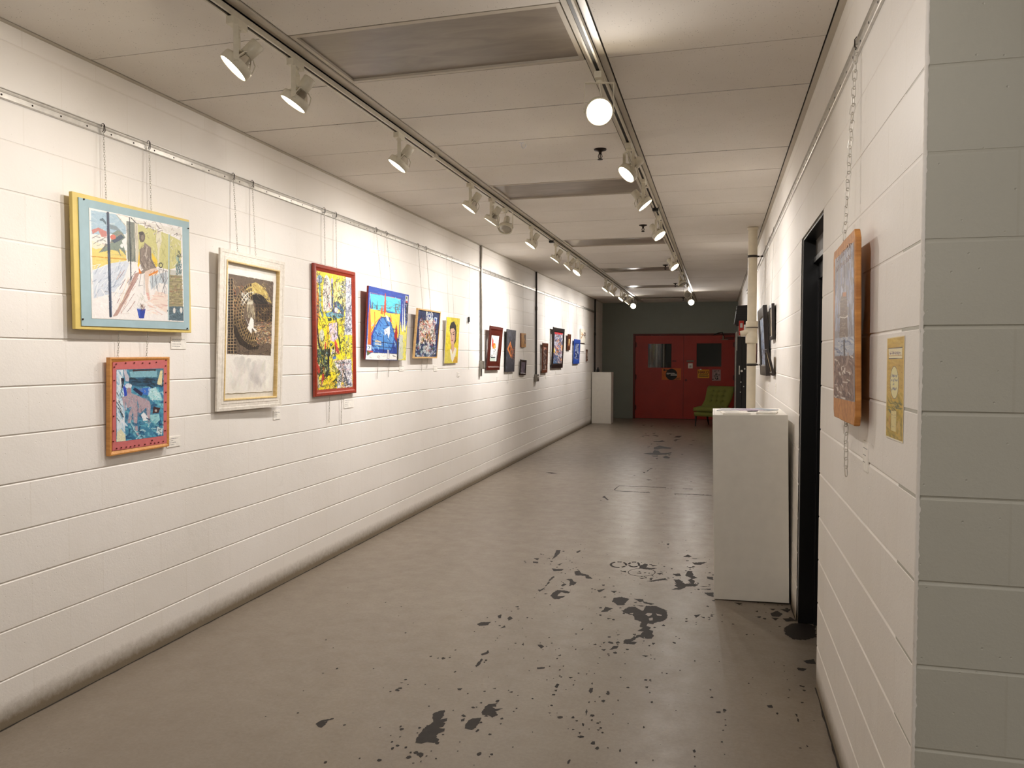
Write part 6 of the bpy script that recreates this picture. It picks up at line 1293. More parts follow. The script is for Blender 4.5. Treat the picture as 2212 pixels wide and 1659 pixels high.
A.poly((126, 106, 92), [(170, 1110), (240, 1110), (255, 1790), (130, 1790), (140, 1250)]); A.poly((186, 120, 70), [(178, 1110), (228, 1110), (228, 1180), (178, 1180)]); A.strokes(60, [(150, 130, 114), (104, 86, 76), (176, 156, 140)], (140, 1180, 250, 1790), 70, 9, 5, 20, .7)
A.line((236, 230, 222), 14, [(135, 1480), (200, 1500), (255, 1480)]); A.poly((170, 176, 190), [(60, 1790), (340, 1800), (335, 2080), (70, 2050)]); A.strokes(40, [(70, 84, 130), (196, 196, 196), (214, 212, 206)], (70, 1800, 330, 2040), 70, 12, 20, 40, .8); A.line((60, 50, 50), 22, [(200, 1840), (205, 2060)])
A.poly((124, 98, 86), [(70, 2060), (335, 2080), (330, 2740), (60, 2660)]); A.strokes(150, [(150, 120, 108), (100, 74, 66), (86, 60, 60), (170, 146, 134)], (60, 2080, 330, 2700), 90, 16, 70, 40, .75); A.strokes(22, [(222, 214, 206)], (70, 2080, 320, 2700), 50, 14, 40, 50, .95)
A.grain(4); A.mesh('artwork', loc, t, 0.0006)
m = MB(); r8 = random.Random(8)
for row in range(2):
    for k in range(11):
        x = -w/2 + 0.09 + k*0.036; z = h - 0.052 - row*0.034; m.box((x, z, 0.0), (x + 0.004, z + r8.uniform(.010, .022), 0.0012)); m.box((x + .004, z + r8.uniform(0, .012), 0.0), (x + r8.uniform(.012, .024), z + r8.uniform(.012, .02), 0.0012))
m.build('carving', M['brownfr'], t)
chain(-1, 2.955, ZT, 1.952, 0.014, 0.046, 'long coarse linked steel chain holding the painted plank on the right wall', 'coarse chain of the plank', pitch=0.029, wr=0.0016, wd=0.015, y1=2.935, links_as_parts=True)
chain(-1, 2.94, 1.345, 1.137, 0.030, 0.026, 'short tail of coarse chain dangling below the painted plank', None, pitch=0.029, wr=0.0016, wd=0.015, hook=False, links_as_parts=True)

# ---- yellow notice
t, loc, w, h = picture('R2', 'notice', 'yellow printed exhibition notice stuck near the corner of the right wall', 'poster')
m = MB(); m.box((-w/2, 0, -0.0035), (w/2, h, -0.0025)); m.build('sheet', M['paper'], t)
c = (1900, 710, 6.386)
A = Art([(100, 130), (325, 98), (318, 1580), (65, 1490)], 150, 200, (206, 172, 84), c, 130)
A.strokes(120, [(222, 186, 84), (190, 152, 60), (226, 200, 110), (200, 160, 80)], (80, 120, 320, 900), 90, 26, 20, 60, .4)
A.strokes(120, [(176, 150, 40), (206, 176, 50), (150, 130, 50), (190, 170, 80)], (70, 880, 320, 1560), 120, 26, 60, 50, .5); A.strokes(30, [(110, 110, 70), (90, 96, 70)], (120, 960, 290, 1130), 60, 14, 40, 50, .6); A.strokes(14, [(140, 100, 40)], (90, 380, 310, 940), 60, 3, 30, 50, .7)
A.poly((236, 226, 190), [(118, 255), (298, 238), (296, 385), (120, 388)]); A.line((60, 50, 70), 9, [(118, 258), (298, 242)]); A.line((60, 50, 70), 9, [(122, 386), (296, 380)]); A.line((190, 140, 70), 6, [(124, 350), (294, 338)])
A.strokes(46, [(136, 116, 130)], (135, 295, 280, 330), 22, 4, 88, 25, .9); A.line((120, 100, 120), 4, [(135, 318), (280, 308)])
A.ell((60, 60, 90), 194, 703, 58, 222); A.ell((232, 224, 170), 194, 703, 54, 214)
for yy, xa, xb in ((608, 155, 235), (665, 150, 240), (725, 176, 188), (785, 152, 226)): A.strokes(18 if xb - xa > 30 else 4, [(110, 112, 140)], (xa, yy - 10, xb, yy + 12), 26, 4, 85, 30, .9, .4)
A.poly((226, 212, 150), [(145, 1090), (222, 1098), (216, 1412), (142, 1385)]); A.line((110, 80, 40), 3, [(145, 1090), (222, 1098), (216, 1412), (142, 1385), (145, 1090)]); A.strokes(14, [(190, 176, 130)], (155, 1150, 210, 1350), 40, 5, 5, 6, .8); A.ell((200, 170, 100), 255, 1310, 18, 70); A.ell((200, 150, 90), 122, 1250, 15, 90, .7)
A.poly((240, 234, 214), [(66, 1470), (320, 1555), (318, 1590), (60, 1500)]); A.line((236, 222, 180), 8, [(104, 130), (66, 1490)]); A.line((236, 210, 140), 8, [(322, 100), (312, 1575)]); A.line((236, 222, 180), 8, [(100, 134), (325, 102)])
A.mesh('print', loc, t, -0.0018)

# ---- right wall, farther pictures hanging steeply
t, loc, w, h = picture('R3', 'framed_painting', 'large black framed blue grey picture tilting out from the right wall beyond the doorway')
frame(t, w, h, 0.10, 0.038, M['blackfr'], prof=[(0, -.038), (0, -.002), (.1, 0), (.9, -.004), (1, -.010), (1, -.038)])
A = Art([(475, 365), (540, 305), (605, 1478), (540, 1462)], 70, 90, (120, 140, 170), (1580, 630, 8.295), 140)
A.strokes(110, [(150, 166, 190), (90, 110, 150), (196, 200, 206), (60, 60, 80), (170, 176, 186)], (475, 320, 605, 1470), 110, 10, 80, 25, .7); A.strokes(24, [(60, 30, 40), (206, 170, 170), (30, 26, 30)], (515, 880, 600, 1470), 60, 6, 60, 50, .8); A.mesh('artwork', loc, t, -0.012)
def small_right(y, z0, w, h, tilt, t_, name, label, fmat, base, cols, seed, bw=0.03):
    n = Vector((-1, 0, 0)); R = Vector((0, -1, 0)); U = Vector((0, 0, math.cos(tilt))) + n*math.sin(tilt); N = R.cross(U)
    mt = Matrix((R, U, N)).transposed().to_4x4(); mt.translation = Vector((XR, y, z0)) + n*t_
    t = thing(name, label, 'painting', mat=mt)
    frame(t, w, h, bw, t_ - 0.006, fmat)
    A = Art([(0, 0), (1, 0), (1, 1), (0, 1)], 50, 60, base, (0, 0, 1), seed); A.strokes(60, cols, (0, 0, 1, 1), .3, .04, 70, 50, .7)
    A.mesh('artwork', lambda p: (-w/2 + bw + p[0]*(w - 2*bw), h - bw - p[1]*(h - 2*bw)), t, -0.010)
    return t
small_right(7.03, 1.70, 0.34, 0.30, 0.03, 0.030, 'framed_painting', 'upper dark brown framed picture seen nearly edge on beyond the black doorway', M['blackfr'], (190, 176, 150), [(220, 206, 180), (120, 96, 76), (60, 40, 36)], 150, 0.035)
small_right(6.95, 1.40, 0.30, 0.225, 0.24, 0.026, 'framed_painting', 'lower dark brown framed picture with a tan front, seen nearly edge on', M['blackfr'], (190, 170, 130), [(206, 186, 150), (150, 126, 90), (90, 70, 50)], 151, 0.03)
small_right(10.25, 1.49, 0.5, 0.49, 0.0, 0.030, 'framed_painting', 'thin dark red edged picture half hidden behind the cream pipe', M['mahog'], (120, 110, 100), [(150, 140, 130)], 152, 0.04)

# ---- chains and wires over the left wall
G = 'fine chains on the left wall'
def ch(y, ztop, zbot, x0, x1, label, **k): return chain(1, y, ztop, zbot, x0, x1, label, G, pitch=0.0118, wr=0.00105, wd=0.0070, **k)
ch(3.163, ZT, 2.285, .020, .030, 'left fine chain holding the yellow surround painting')
ch(3.472, ZT, 2.285, .020, .030, 'right fine chain holding the yellow surround painting')
ch(3.235, 1.672, 1.540, .03, .018, 'left short chain between the yellow surround painting and the blue one', hook=False)
ch(3.435, 1.672, 1.540, .03, .018, 'right short chain between the yellow surround painting and the blue one', hook=False)
ch(4.20, ZT, 2.165, .020, .045, 'left fine chain over the whitewashed frame')
ch(4.40, ZT, 2.165, .020, .040, 'right fine chain over the whitewashed frame')
ch(5.332, ZT, 2.215, .020, .025, 'left fine chain over the red brown frame')
ch(5.515, ZT, 2.215, .020, .025, 'right fine chain over the red brown frame')
ch(5.40, 1.252, 1.045, .02, .012, 'left chain tail dangling below the red brown frame', hook=False)
ch(5.60, 1.252, 1.005, .02, .012, 'right chain tail dangling below the red brown frame', hook=False)
ch(6.25, ZT, 2.125, .020, .072, 'left fine chain over the blue bordered painting'); ch(6.464, ZT, 2.125, .020, .072, 'right fine chain over the blue bordered painting')
ch(6.28, 1.525, 1.36, .02, .010, 'left chain tail below the blue bordered painting', hook=False); ch(6.52, 1.525, 1.37, .02, .010, 'right chain tail below the blue bordered painting', hook=False)
ch(7.22, ZT, 2.0, .020, .07, 'left fine chain over the pine box frame'); ch(7.44, ZT, 2.0, .020, .07, 'right fine chain over the pine box frame')
ch(7.33, 1.54, 1.40, .02, .010, 'left chain tail below the pine box frame', hook=False); ch(7.48, 1.54, 1.43, .02, .010, 'right chain tail below the pine box frame', hook=False)
def wr(y, ztop, zbot, x0, x1, label): return chain(1, y, ztop, zbot, x0, x1, label, 'thin wires on the left wall', wr=0.0016, wire=True)
wr(8.05, ZT, 1.970, .020, .046, 'left thin wire over the yellow portrait'); wr(8.22, ZT, 1.970, .020, .046, 'right thin wire over the yellow portrait')
wr(8.85, ZT, 1.40, .020, .016, 'single thin wire with a black clip, hanging empty left of the steel conduit')
t = thing('clip', 'small black clip on the empty thin wire', 'clip', (XL + .016, 8.85, 1.99)); MB().box((-0.008, -0.012, -0.03), (0.01, 0.012, 0.03)).build('clip_body', M['blackm'], t, bevel=0.003); MB().box((-0.003, -0.022, -0.05), (0.003, -0.012, -0.01)).build('jaw', M['blackm'], t)
wr(9.74, ZT, 1.945, .020, .07, 'left thin wire over the sailboat picture'); wr(9.95, ZT, 1.945, .020, .07, 'right thin wire over the sailboat picture')
ch(10.66, ZT, 1.93, .020, .045, 'fine chain over the charcoal painting'); ch(10.66, 1.34, 1.18, .02, .012, 'chain tail below the charcoal painting', hook=False)
wr(11.5, ZT, 1.905, .020, .022, 'thin wire over the tiny orange panel'); wr(11.52, 1.695, 1.51, .012, .03, 'short wire between the tiny orange panel and the small black frame below')
wr(12.98, ZT, 1.78, .020, .04, 'thin wire over the pink mounted brown frame'); wr(13.85, ZT, 2.07, .020, .06, 'left thin wire over the dark collage'); wr(14.45, ZT, 2.07, .020, .06, 'right thin wire over the dark collage')
wr(15.2, ZT, 1.99, .020, .04, 'thin wire over the little bright yellow picture'); wr(16.1, ZT, 1.91, .020, .04, 'thin wire over the cobalt framed picture'); wr(17.0, ZT, 2.155, .020, .03, 'thin wire over the ribbon drawing')
def rw(y, zb, x1, label): return chain(-1, y, ZT, zb, .016, x1, label, 'thin wires on the right wall', wr=0.0016, wire=True)
rw(7.60, 2.02, .055, 'left thin wire over the large black frame on the right wall'); rw(8.18, 2.02, .055, 'right thin wire over the large black frame on the right wall'); rw(7.03, 2.0, .03, 'thin wire over the upper dark brown frame on the right wall')

# ---- small white wall labels
def wlab(side, y, z, w, h, label, lines=4, tilt=0):
    xw = XL if side > 0 else XR
    t = thing('wall_label', label, 'label', (xw, y, z), 'small white captions on the walls')
    MB().box((0, -w/2, -h/2), (side*0.004, w/2, h/2)).build('card', M['paper'], t)
    m = MB(); r = random.Random(int(y*77))
    for k in range(lines):
        zz = h/2 - h*(k + 1)/(lines + 1.2); L = w*(0.75 if k == 0 else r.uniform(.3, .55)); x = -side*w*0.42; e = x + side*L
        while (x < e) if side > 0 else (x > e):
            st = r.uniform(.004, .012); m.box((side*0.0041, x, zz - 0.0012), (side*0.0043, x + side*st, zz + 0.0012)); x += side*(st + 0.003)
    m.build('print', M['ink'], t)
wlab(1, 3.706, 1.622, .125, .065, 'white caption card under the right corner of the yellow surround painting')
wlab(1, 3.655, 1.088, .11, .055, 'white caption card at the lower right of the oak framed blue painting', 4)
wlab(1, 4.69, 1.16, .085, .06, 'white caption card below the whitewashed frame', 3)
wlab(1, 5.755, 1.178, .17, .075, 'white caption card below the red brown frame', 4)
wlab(1, 6.84, 1.445, .11, .055, 'white caption card below the blue bordered painting', 3); wlab(1, 7.75, 1.43, .11, .06, 'white caption card below the pine box frame', 3)
wlab(1, 8.5, 1.35, .08, .05, 'white caption card below the yellow portrait', 2); wlab(1, 10.15, 1.26, .10, .05, 'white caption card below the sailboat picture', 2); wlab(1, 10.98, 1.28, .08, .06, 'white caption card below the charcoal painting', 2)
wlab(1, 13.25, 1.2, .08, .05, 'white caption card below the pink mounted brown frame', 2); wlab(1, 14.1, 1.27, .10, .05, 'white caption card below the dark collage', 2); wlab(1, 16.3, 1.33, .08, .05, 'white caption card below the cobalt framed picture', 2)
wlab(-1, 2.715, 1.237, .085, .095, 'white caption card beside the tail of the coarse chain', 3); wlab(-1, 7.75, 1.27, .09, .07, 'white caption card below the large black frame on the right wall', 2); wlab(-1, 6.8, 1.30, .07, .08, 'white caption card below the lower brown frame on the right wall', 2); wlab(-1, 6.72, 1.72, .05, .07, 'white caption card beside the upper brown frame on the right wall', 2)
# ================================================================= PEDESTALS
def pedestal(name_lab, x0, y0, w, d, h, lean=0.0, turn=0.0):
    mt = Matrix.Translation((x0, y0, 0)) @ Matrix.Rotation(turn, 4, 'Z') @ Matrix.Rotation(lean, 4, 'Y')
    t = thing('pedestal', name_lab, 'pedestal', mat=mt)
    e = 0.012
    m = MB(); m.box((0, 0, 0.003), (w, e, h)); m.build('front_panel', M['white'], t, bevel=0.0015)
    m = MB(); m.box((0, e + .0005, 0.0), (e, d - e, h)); m.build('side_panel', M['white'], t, bevel=0.0015)
    m = MB(); m.box((w - e, e + .0005, 0.0), (w, d - e, h)); m.build('side_panel', M['white'], t, bevel=0.0015)
    m = MB(); m.box((0, d - e + .0005, 0.0), (w, d, h)); m.build('back_panel', M['white'], t, bevel=0.0015)
    m = MB(); m.box((e + .0005, e + .0005, h - e), (w - e - .0005, d - e - .0005, h - .0005)); m.build('top_panel', M['white'], t)
    return t
PH = 1.185
ped = pedestal('tall white pedestal beside the black doorway with flyers on its top', -0.004, 5.165, 0.455, 0.66, PH, lean=-0.0195, turn=0.004)
pm = ped.matrix_world.copy() if False else (Matrix.Translation((-0.004, 5.165, 0)) @ Matrix.Rotation(0.004, 4, 'Z') @ Matrix.Rotation(-0.0195, 4, 'Y'))
pedestal('tall white pedestal at the far end of the left wall', -2.835, 18.22, 0.452, 0.415, 1.195)
FL = [(.14, .17, .17, .25, 4, 0, 'stack of white flyers at the front left of the pedestal top', 'paper', .007), (.12, .49, .16, .22, -8, 0, 'pale grey printed flyer at the back left of the pedestal top', 'fly1', .004), (.23, .42, .14, .20, 24, .0045, 'mauve printed flyer lying crosswise on other flyers', 'fly2', .003),
      (.34, .17, .12, .18, -8, 0, 'small stack of cards at the front middle of the pedestal top', 'paper', .010), (.31, .50, .15, .21, 38, 0, 'dark edged blue grey flyer at the back right of the pedestal top', 'fly3', .004)]
M['fly1'] = simple('grey printed flyer', (190, 190, 194), .5, 0, .2, 0, 60); M['fly2'] = simple('mauve printed flyer', (176, 164, 180), .5, 0, .25, 0, 60); M['fly3'] = simple('blue grey printed flyer', (150, 158, 168), .5, 0, .3, 0, 60)
for (x, y, w, h, a, z, lab, mt, th) in FL:
    t = thing('flyer', lab, 'flyer', mat=pm @ Matrix.Translation((x, y, PH + 0.0006 + z)) @ Matrix.Rotation(R_(a), 4, 'Z'))
    MB().box((-w/2, -h/2, 0), (w/2, h/2, th)).build('sheets', M[mt], t)
    m = MB()
    for k in range(5): m.box((-w*.38, -h*.35 + k*h*.14, th), (w*(.1 + .07*(k*3 % 4)), -h*.35 + k*h*.14 + .004, th + .0003))
    m.build('print', M['ink'], t)
t = thing('small_bottle', 'small dark object standing at the back corner of the far white pedestal', 'bottle', (-2.745, 18.57, 1.1955))
MB().lathe([(0, 0), (.035, 0), (.037, .004), (.036, .05), (.022, .075), (.016, .09), (0, .09)], 18).build('body', M['blackw'], t); MB().lathe([(0, .09), (.018, .09), (.018, .112), (0, .112)], 14).build('cap', M['blackm'], t)

# ================================================================= CREAM PIPE, STRAPS
PX, PY, PR = 0.345, 8.72, 0.047
t = thing('drain_pipe', 'cream painted drain pipe with a socket coupling standing before the right wall', 'pipe', (PX, PY, 0))
MB().cyl((0, 0, 0.001), (0, 0, ZC - .001), PR, n=32).build('pipe_run', M['pipe'], t)
MB().lathe([(PR, 1.70), (PR + .014, 1.70), (PR + .015, 1.712), (PR + .015, 1.798), (PR + .007, 1.803), (PR + .007, 1.842), (PR + .015, 1.850), (PR + .015, 1.925), (PR + .012, 1.934), (PR, 1.934)], 32).build('coupling', M['pipe'], t)
MB().lathe([(PR, 1.862), (PR + .018, 1.862), (PR + .018, 1.872), (PR, 1.872)], 32).build('coupling_band', M['brass'], t)
m = MB(); m.cyl((-PR + .01, -.01, 1.82), (-.115, -.012, 1.80), .032, .030, 20); m.build('side_branch', M['pipe'], t)
MB().lathe([(PR, ZC - .03), (PR + .009, ZC - .03), (PR + .009, ZC - .002), (PR, ZC - .002)], 32).build('ceiling_collar', M['pipe'], t)
for z in (2.615, 1.475):
    s = thing('pipe_strap', '%s dark strap tying the cream pipe to the right wall' % ('upper' if z > 2 else 'lower'), 'strap', (PX, PY, z), 'straps on the cream pipe')
    MB().lathe([(PR + .0008, -.012), (PR + .004, -.012), (PR + .004, .012), (PR + .0008, .012)], 32, closed=True).build('band', M['strap'], s)
    MB().box((PR + .002, -.006, -.008), (XR - PX - .013, .006, .008)).build('arm', M['strap'], s); MB().cyl((.075, -.012, 0), (.075, .012, 0), .009, n=12).build('bolt', M['zinc'], s)

# ================================================================= BLACK CABINET AND FIRE ALARM
CY = 13.0
t = thing('black_cabinet', 'tall black cabinet with steel knobs against the right wall behind the cream pipe', 'cabinet', (0.285, CY, 0))
W_ = XR - 0.285 - .002
MB().box((0, .02, 0.02), (W_, 1.3, 1.88)).build('body', M['blackw'], t, bevel=.004)
for k in range(2): MB().box((.006 + k*W_/2, 0, 0.04), (W_/2 - .003 + k*W_/2, .0195, 1.86)).build('door', M['blackw'], t, bevel=.003)
MB().cyl((.05, -.02, 1.28), (.05, -.02, 1.42), .008, n=10).build('handle', M['alu'], t)
for x, z, r in ((.085, 1.335, .018), (.13, 1.37, .012), (.075, 1.16, .009), (.118, 1.09, .009), (.07, 1.0, .008)): MB().cyl((x, .0, z), (x, -.02, z), r, n=12).build('knob', M['alu'], t)
MB().box((-.016, .03, 0.0), (-.001, .06, 1.95)).build('edge_trim', M['galv'], t)
t = thing('wall_speaker', 'black box speaker tilted down from the right wall above the black cabinet', 'speaker', (XR, CY, 2.07))
m = MB()
prof = [(-.001, .02), (-.001, .31), (-.175, .30), (-.215, .02), (-.17, -.02)]
m.prism(prof, 0, .34, mat=Matrix(((1, 0, 0, 0), (0, 0, 1, 0), (0, 1, 0, 0), (0, 0, 0, 1)))); m.build('housing', M['blackw'], t, bevel=.004)
m = MB()
for k in range(7): m.box((-.205 + k*.003, -.004, .03 + k*.038), (-.02, 0, .048 + k*.038))
m.build('grille', M['blackm'], t)
t = thing('fire_alarm', 'red fire alarm box on the right wall just left of the cream pipe', 'fire alarm', (0.318, CY - .045, 1.90))
MB().box((0, 0, 0), (.075, .04, .23)).build('box', M['redbox'], t, bevel=.005); MB().box((.018, -.012, .12), (.057, 0, .19)).build('strobe_lens', M['hook_pl'], t, bevel=.003); MB().box((.02, -.007, .035), (.055, 0, .06)).build('pull_bar', M['paper'], t)
t = thing('conduit', 'thin pale conduit running down beside the red fire alarm box', 'conduit', (0.293, CY - .03, 1.66))
MB().cyl((0, 0, 0), (0, 0, .30), .009, n=10).build('tube', M['galv'], t)

# ================================================================= NOTICES ON THE RED DOORS
def onface(name, label, cat, x0, x1, z0, z1, col):
    t = thing(name, label, cat, ((x0+x1)/2, YF + .0115, z0)); w = x1 - x0; h = z1 - z0
    MB().box((-w/2, -.0012, 0), (w/2, 0, h)).build('sheet', col, t)
    return t, w, h
def txt(s, size, mat, parent, x, z, y=-.0016, align='CENTER', bold=0.0):
    cu = bpy.data.curves.new('lettering', 'FONT'); cu.body = s; cu.size = size; cu.align_x = align; cu.offset = bold; cu.extrude = 0.0002
    o = bpy.data.objects.new('lettering', cu); COL.objects.link(o)
    dg = bpy.context.evaluated_depsgraph_get(); me = bpy.data.meshes.new_from_object(o.evaluated_get(dg))
    bpy.data.objects.remove(o); o = bpy.data.objects.new('lettering', me); COL.objects.link(o); me.materials.clear(); me.materials.append(mat)
    o.parent = parent; o.location = (x, y, z); o.rotation_euler = (math.pi/2, 0, 0); return o
FX = Matrix(((1, 0, 0, 0), (0, 0, -1, 0), (0, 1, 0, 0), (0, 0, 0, 1)))     # draw x,y -> x,z facing the camera side
M['orange'] = simple('orange poster', (206, 110, 48), .6); M['gold'] = simple('yellow poster', (224, 160, 44), .6); M['pinkgrey'] = simple('pink grey poster', (176, 150, 150), .6)
t, w, h = onface('poster', 'orange poster with a big black disc and arrow on the left red door', 'poster', -1.349, -.88, .985, 1.275, M['orange'])
m = MB(); cx, cz, r = .0, h*.47, .142
m.prism([(cx + r*math.cos(k*math.pi/24), cz + r*math.sin(k*math.pi/24)) for k in range(48)], .0013, .0017, mat=FX)
m.prism([(-.215, h - .045), (-.165, h - .015), (-.165, h - .035), (.0, h - .035), (.0, h - .058), (-.165, h - .058), (-.165, h - .075)], .0013, .0018, mat=FX); m.build('black_disc_and_arrow', M['inkblack'], t)
m = MB(); r3 = random.Random(3)
for (xa, xb, zz) in ((-.12, .06, h*.56), (-.02, .125, h*.42)):
    x = xa
    while x < xb: s = r3.uniform(.010, .022); m.box((x, -.0022, zz - .011), (x + s, -.0018, zz + .011)); x += s + .003
m.box((-.12, -.0022, h*.46), (-.05, -.0018, h*.475)); m.box((.03, -.0022, h*.515), (.13, -.0018, h*.53)); m.build('white_lettering', M['paper'], t)
txt('EXIT', .055, M['inkblack'], t, .165, .012, bold=.001)
t, w, h = onface('poster', 'yellow HAKO poster on the right red door', 'poster', -.478, -.195, 1.035, 1.25, M['gold'])
txt('HAKO', .092, M['red_dark'], t, 0, h - .10, bold=.0015)
m = MB()
for row, L in ((.085, .20), (.055, .23), (.03, .2)):
    x = -L/2
    while x < L/2: s = r3.uniform(.008, .02); m.box((x, -.0018, row), (x + s, -.0013, row + .013)); x += s + .004
m.build('small_lettering', M['strap'], t); MB().box((-.09, -.003, h - .012), (-.05, -.0013, h + .012)).build('tape', M['paper'], t)
t, w, h = onface('poster', 'grey and pink poster with black shapes, rightmost on the red doors', 'poster', -.130, .078, .975, 1.25, M['pinkgrey'])
m = MB()
for k in range(26):
    x = r3.uniform(-w*.42, w*.36); z = r3.uniform(.02, h - .03); a = r3.uniform(.008, .030); b = r3.uniform(.004, .016)
    m.prism([(x + a*math.cos(q*1.05 + k), z + b*math.sin(q*1.05 + k)) for q in range(6)], .0013 + k*.00001, .0016 + k*.00001, mat=FX)
m.build('black_shapes', M['inkblack'], t)
m = MB()
for k in range(12):
    x = r3.uniform(-w*.42, w*.36); z = r3.uniform(.02, h - .03); m.prism([(x + .012*math.cos(q*1.05 + k), z + .007*math.sin(q*1.05)) for q in range(6)], .0018, .002, mat=FX)
m.build('white_shapes', M['paper'], t)
t, w, h = onface('notice', 'small white paper taped beside the meeting edge of the red doors', 'notice', -.71, -.60, 1.275, 1.40, M['paper'])
m = MB(); m.box((-.02, -.0016, .022), (-.004, -.0013, .075)); m.box((.004, -.0016, .022), (.02, -.0013, .075)); m.build('print', M['ink'], t)

# ================================================================= GREEN SLIPPER CHAIR
def chair():
    ang = R_(28)     # faces the camera, turned to its own right
    t = thing('slipper_chair', 'green button tufted slipper chair with dark legs in front of the red doors', 'chair', (-0.10, 18.22, 0))
    t.rotation_euler = (0, 0, -ang)
    W, D = .62, .58
    # local: x width, -y is the front
    def cushion(name, x0, x1, y0, y1, z0, z1, crown, mat):
        nx, ny = 14, 12; vs = []; m = MB()
        for s in (0, 1):
            for j in range(ny+1):
                for i in range(nx+1):
                    u = 2*i/nx - 1; v = 2*j/ny - 1
                    e = (1 - abs(u)**6)*(1 - abs(v)**6)
                    xx = (x0+x1)/2 + (x1-x0)/2*u*(1 - .02*abs(v)**8); yy = (y0+y1)/2 + (y1-y0)/2*v*(1 - .02*abs(u)**8)
                    z = z0 if s == 0 else z1 - .022*(1 - e) + crown*e*(1 - .5*u*u - .5*v*v)
                    vs.append((xx, yy, z))
        n = (nx+1)*(ny+1); fs = []
        for j in range(ny):
            for i in range(nx):
                a = j*(nx+1)+i; fs.append((a, a+nx+1, a+nx+2, a+1)); fs.append((n+a, n+a+1, n+a+nx+2, n+a+nx+1))
        ring = [i for i in range(nx+1)] + [(j)*(nx+1)+nx for j in range(1, ny+1)] + [ny*(nx+1)+i for i in range(nx-1, -1, -1)] + [j*(nx+1) for j in range(ny-1, 0, -1)]
        for k in range(len(ring)): a, b = ring[k], ring[(k+1) % len(ring)]; fs.append((a, b, n+b, n+a))
        m.add(vs, fs, 0, None, True); return m.build(name, mat, t, bevel=0)
    cushion('seat_base', -W/2, W/2, -D/2, D/2, .235, .345, 0, M['green_fab'])
    cushion('seat_cushion', -W/2 - .008, W/2 + .008, -D/2 - .02, D/2 - .05, .345, .445, .025, M['green_fab'])
    # back: tufted front, sweeping forward at the foot of its sides
    NX, NY = 40, 44; bt = [(-.14, .56), (0, .56), (.14, .56), (-.14, .67), (0, .67), (.14, .67), (-.14, .78), (0, .78), (.14, .78)]
    H0, H1 = .30, .895
    def back_pt(u, v, front):
        hw = W/2*(.94 + .10*v); x = hw*u
        z = H0 + (H1-H0)*v
        y = D/2 - .13 + .24*v**1.25
        if front:
            z2 = z - .012*abs(u)**6
            puff = .050*(1 - abs(u)**4)*(1 - abs(2*v-1)**6)
            dim = 0
            for bx, bz in bt:
                d2 = (x-bx)**2 + (z-bz)**2; dim += .040*math.exp(-d2/.0007)
            # seams between buttons
            for bx in (-.14, 0, .14): dim += .010*math.exp(-((x-bx)**2)/.00018)*(1 if .50 < z < .84 else 0)
            for bz in (.56, .67, .78): dim += .010*math.exp(-((z-bz)**2)/.00018)*(1 if abs(x) < .2 else 0)
            wing = .34*max(0, (.55 - v)/.55)**1.6*abs(u)**6
            return (x*(1 + .01*math.sin(v*3)), y - .045 - puff + min(dim, .055) - wing + .02*(1 if v > .97 else 0), z2)
        wing = .24*max(0, (.55 - v)/.55)**1.6*abs(u)**6
        return (x, y + .05 - wing, z)
    m = MB(); vs = []
    for fr in (1, 0):
        for j in range(NY+1):
            for i in range(NX+1): vs.append(back_pt(2*i/NX-1, j/NY, fr))
    n = (NX+1)*(NY+1); fs = []
    for j in range(NY):
        for i in range(NX):
            a = j*(NX+1)+i; fs.append((a, a+1, a+NX+2, a+NX+1)); fs.append((n+a, n+a+NX+1, n+a+NX+2, n+a+1))
    ring = [i for i in range(NX+1)] + [j*(NX+1)+NX for j in range(1, NY+1)] + [NY*(NX+1)+i for i in range(NX-1, -1, -1)] + [j*(NX+1) for j in range(NY-1, 0, -1)]
    for k in range(len(ring)): a, b = ring[k], ring[(k+1) % len(ring)]; fs.append((a, n+a, n+b, b))
    m.add(vs, fs, 0, None, True); m.build('backrest', M['green_fab'], t)
    for bx, bz in bt:
        v = (bz-H0)/(H1-H0); p = back_pt(bx/(W/2*(.94+.10*v)), v, 1)
        MB().lathe([(0, .006), (.008, .005), (.012, 0), (0, -.002)], 12, mat=Matrix.Translation((p[0], p[1] - .002, p[2])) @ Matrix.Rotation(R_(100), 4, 'X')).build('button', M['green_btn'], t)
    for sx in (-1, 1):
        for sy_, rk in ((-1, -.01), (1, .10)):
            m = MB(); x = sx*(W/2 - .035); y = sy_*(D/2 - .04)
            m.cyl((x, y, .236), (x + sx*.005, y + rk, .012), .026, .014, 12); m.cyl((x + sx*.005, y + rk, .012), (x + sx*.005, y + rk*1.04, 0.0005), .014, .016, 12)
            m.build('leg', M['dwood'], t)
    return t
chair()

# ================================================================= FILL LIGHT ADDED IN THE OPEN ROOM BEHIND THE CAMERA
t = thing('ceiling_fill_light', 'unseen warm fill light added to the ceiling in the open room behind the camera', 'ceiling light', (2.28, -1.2, ZC))
MB().box((-.6, -.3, -.004), (.6, .3, .011)).build('frame', M['tbar'], t)
ld = bpy.data.lights.new('room_fill_light', 'AREA'); ld.shape = 'RECTANGLE'; ld.size = 1.1; ld.size_y = .5; ld.energy = 30; ld.color = (1, .95, .90)
lo = bpy.data.objects.new('room_fill_light', ld); COL.objects.link(lo); lo.parent = t; lo.location = (0, 0, -.012)

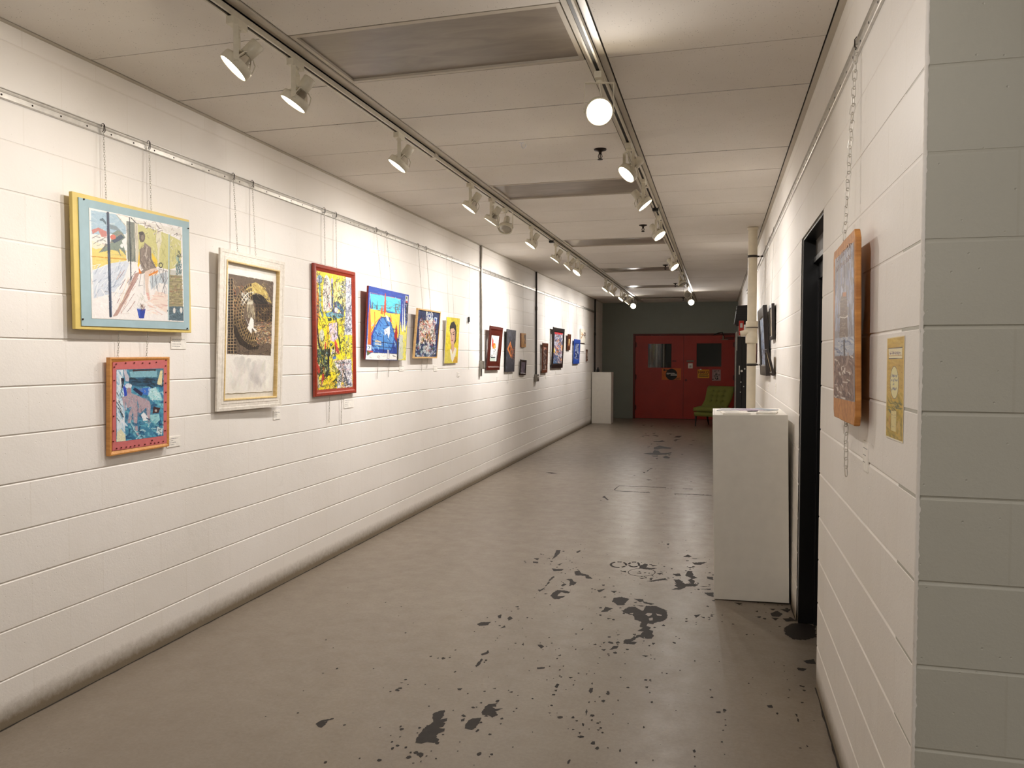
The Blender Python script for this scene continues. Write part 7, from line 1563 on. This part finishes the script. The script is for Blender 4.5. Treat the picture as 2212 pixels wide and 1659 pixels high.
# unseen lamp added to brighten the room behind the doors
def fill_bulb(x, y, z, e, lab):
    t = thing('back_fill_lamp', lab, 'lamp', (x, y, z)); MB().lathe([(0, .05), (.03, .045), (.03, .02), (.012, 0), (0, 0)], 16).build('socket', M['paper'], t)
    ld = bpy.data.lights.new('bulb_light', 'POINT'); ld.energy = e; ld.color = (.9, .95, 1); ld.shadow_soft_size = .05
    lo = bpy.data.objects.new('bulb_light', ld); COL.objects.link(lo); lo.parent = t; lo.location = (0, 0, -.08)
fill_bulb(-2.3, YF + 1.0, 2.6, 2.2, 'unseen fill lamp added in the room behind the red doors')

# ================================================================= CAMERA
f, yaw, pit, rol, hgt = 1700.6387, 0.2553528, 0.0345608, 0.0024284, 1.5520186
d = Vector((-math.sin(yaw)*math.cos(pit), math.cos(yaw)*math.cos(pit), -math.sin(pit)))
r0 = Vector((math.cos(yaw), math.sin(yaw), 0)); u0 = r0.cross(d)
r = r0*math.cos(rol) + u0*math.sin(rol); u = -r0*math.sin(rol) + u0*math.cos(rol)
cm = Matrix((r, u, -d)).transposed().to_4x4(); cm.translation = (0, 0, hgt)
cd = bpy.data.cameras.new('camera'); cd.sensor_width = 36; cd.lens = f/2212*36; cd.clip_start = 0.05; cd.clip_end = 100
co = bpy.data.objects.new('camera', cd); COL.objects.link(co); co.matrix_world = cm; scene.camera = co

w = bpy.data.worlds.new('world'); scene.world = w; w.use_nodes = True
w.node_tree.nodes['Background'].inputs[0].default_value = (0, 0, 0, 1)
scene.view_settings.view_transform = 'Standard'; scene.view_settings.look = 'None'; scene.view_settings.gamma = 1
scene.view_settings.exposure = 0.90
scene.view_settings.use_curve_mapping = False
cy = scene.cycles
cy.max_bounces = 10; cy.diffuse_bounces = 7; cy.glossy_bounces = 4; cy.transmission_bounces = 4
cy.use_denoising = True; cy.sample_clamp_indirect = 6.0; cy.caustics_reflective = False; cy.caustics_refractive = False
try: cy.denoiser = 'OPENIMAGEDENOISE'
except Exception: pass
try: cy.use_light_tree = True
except Exception: pass
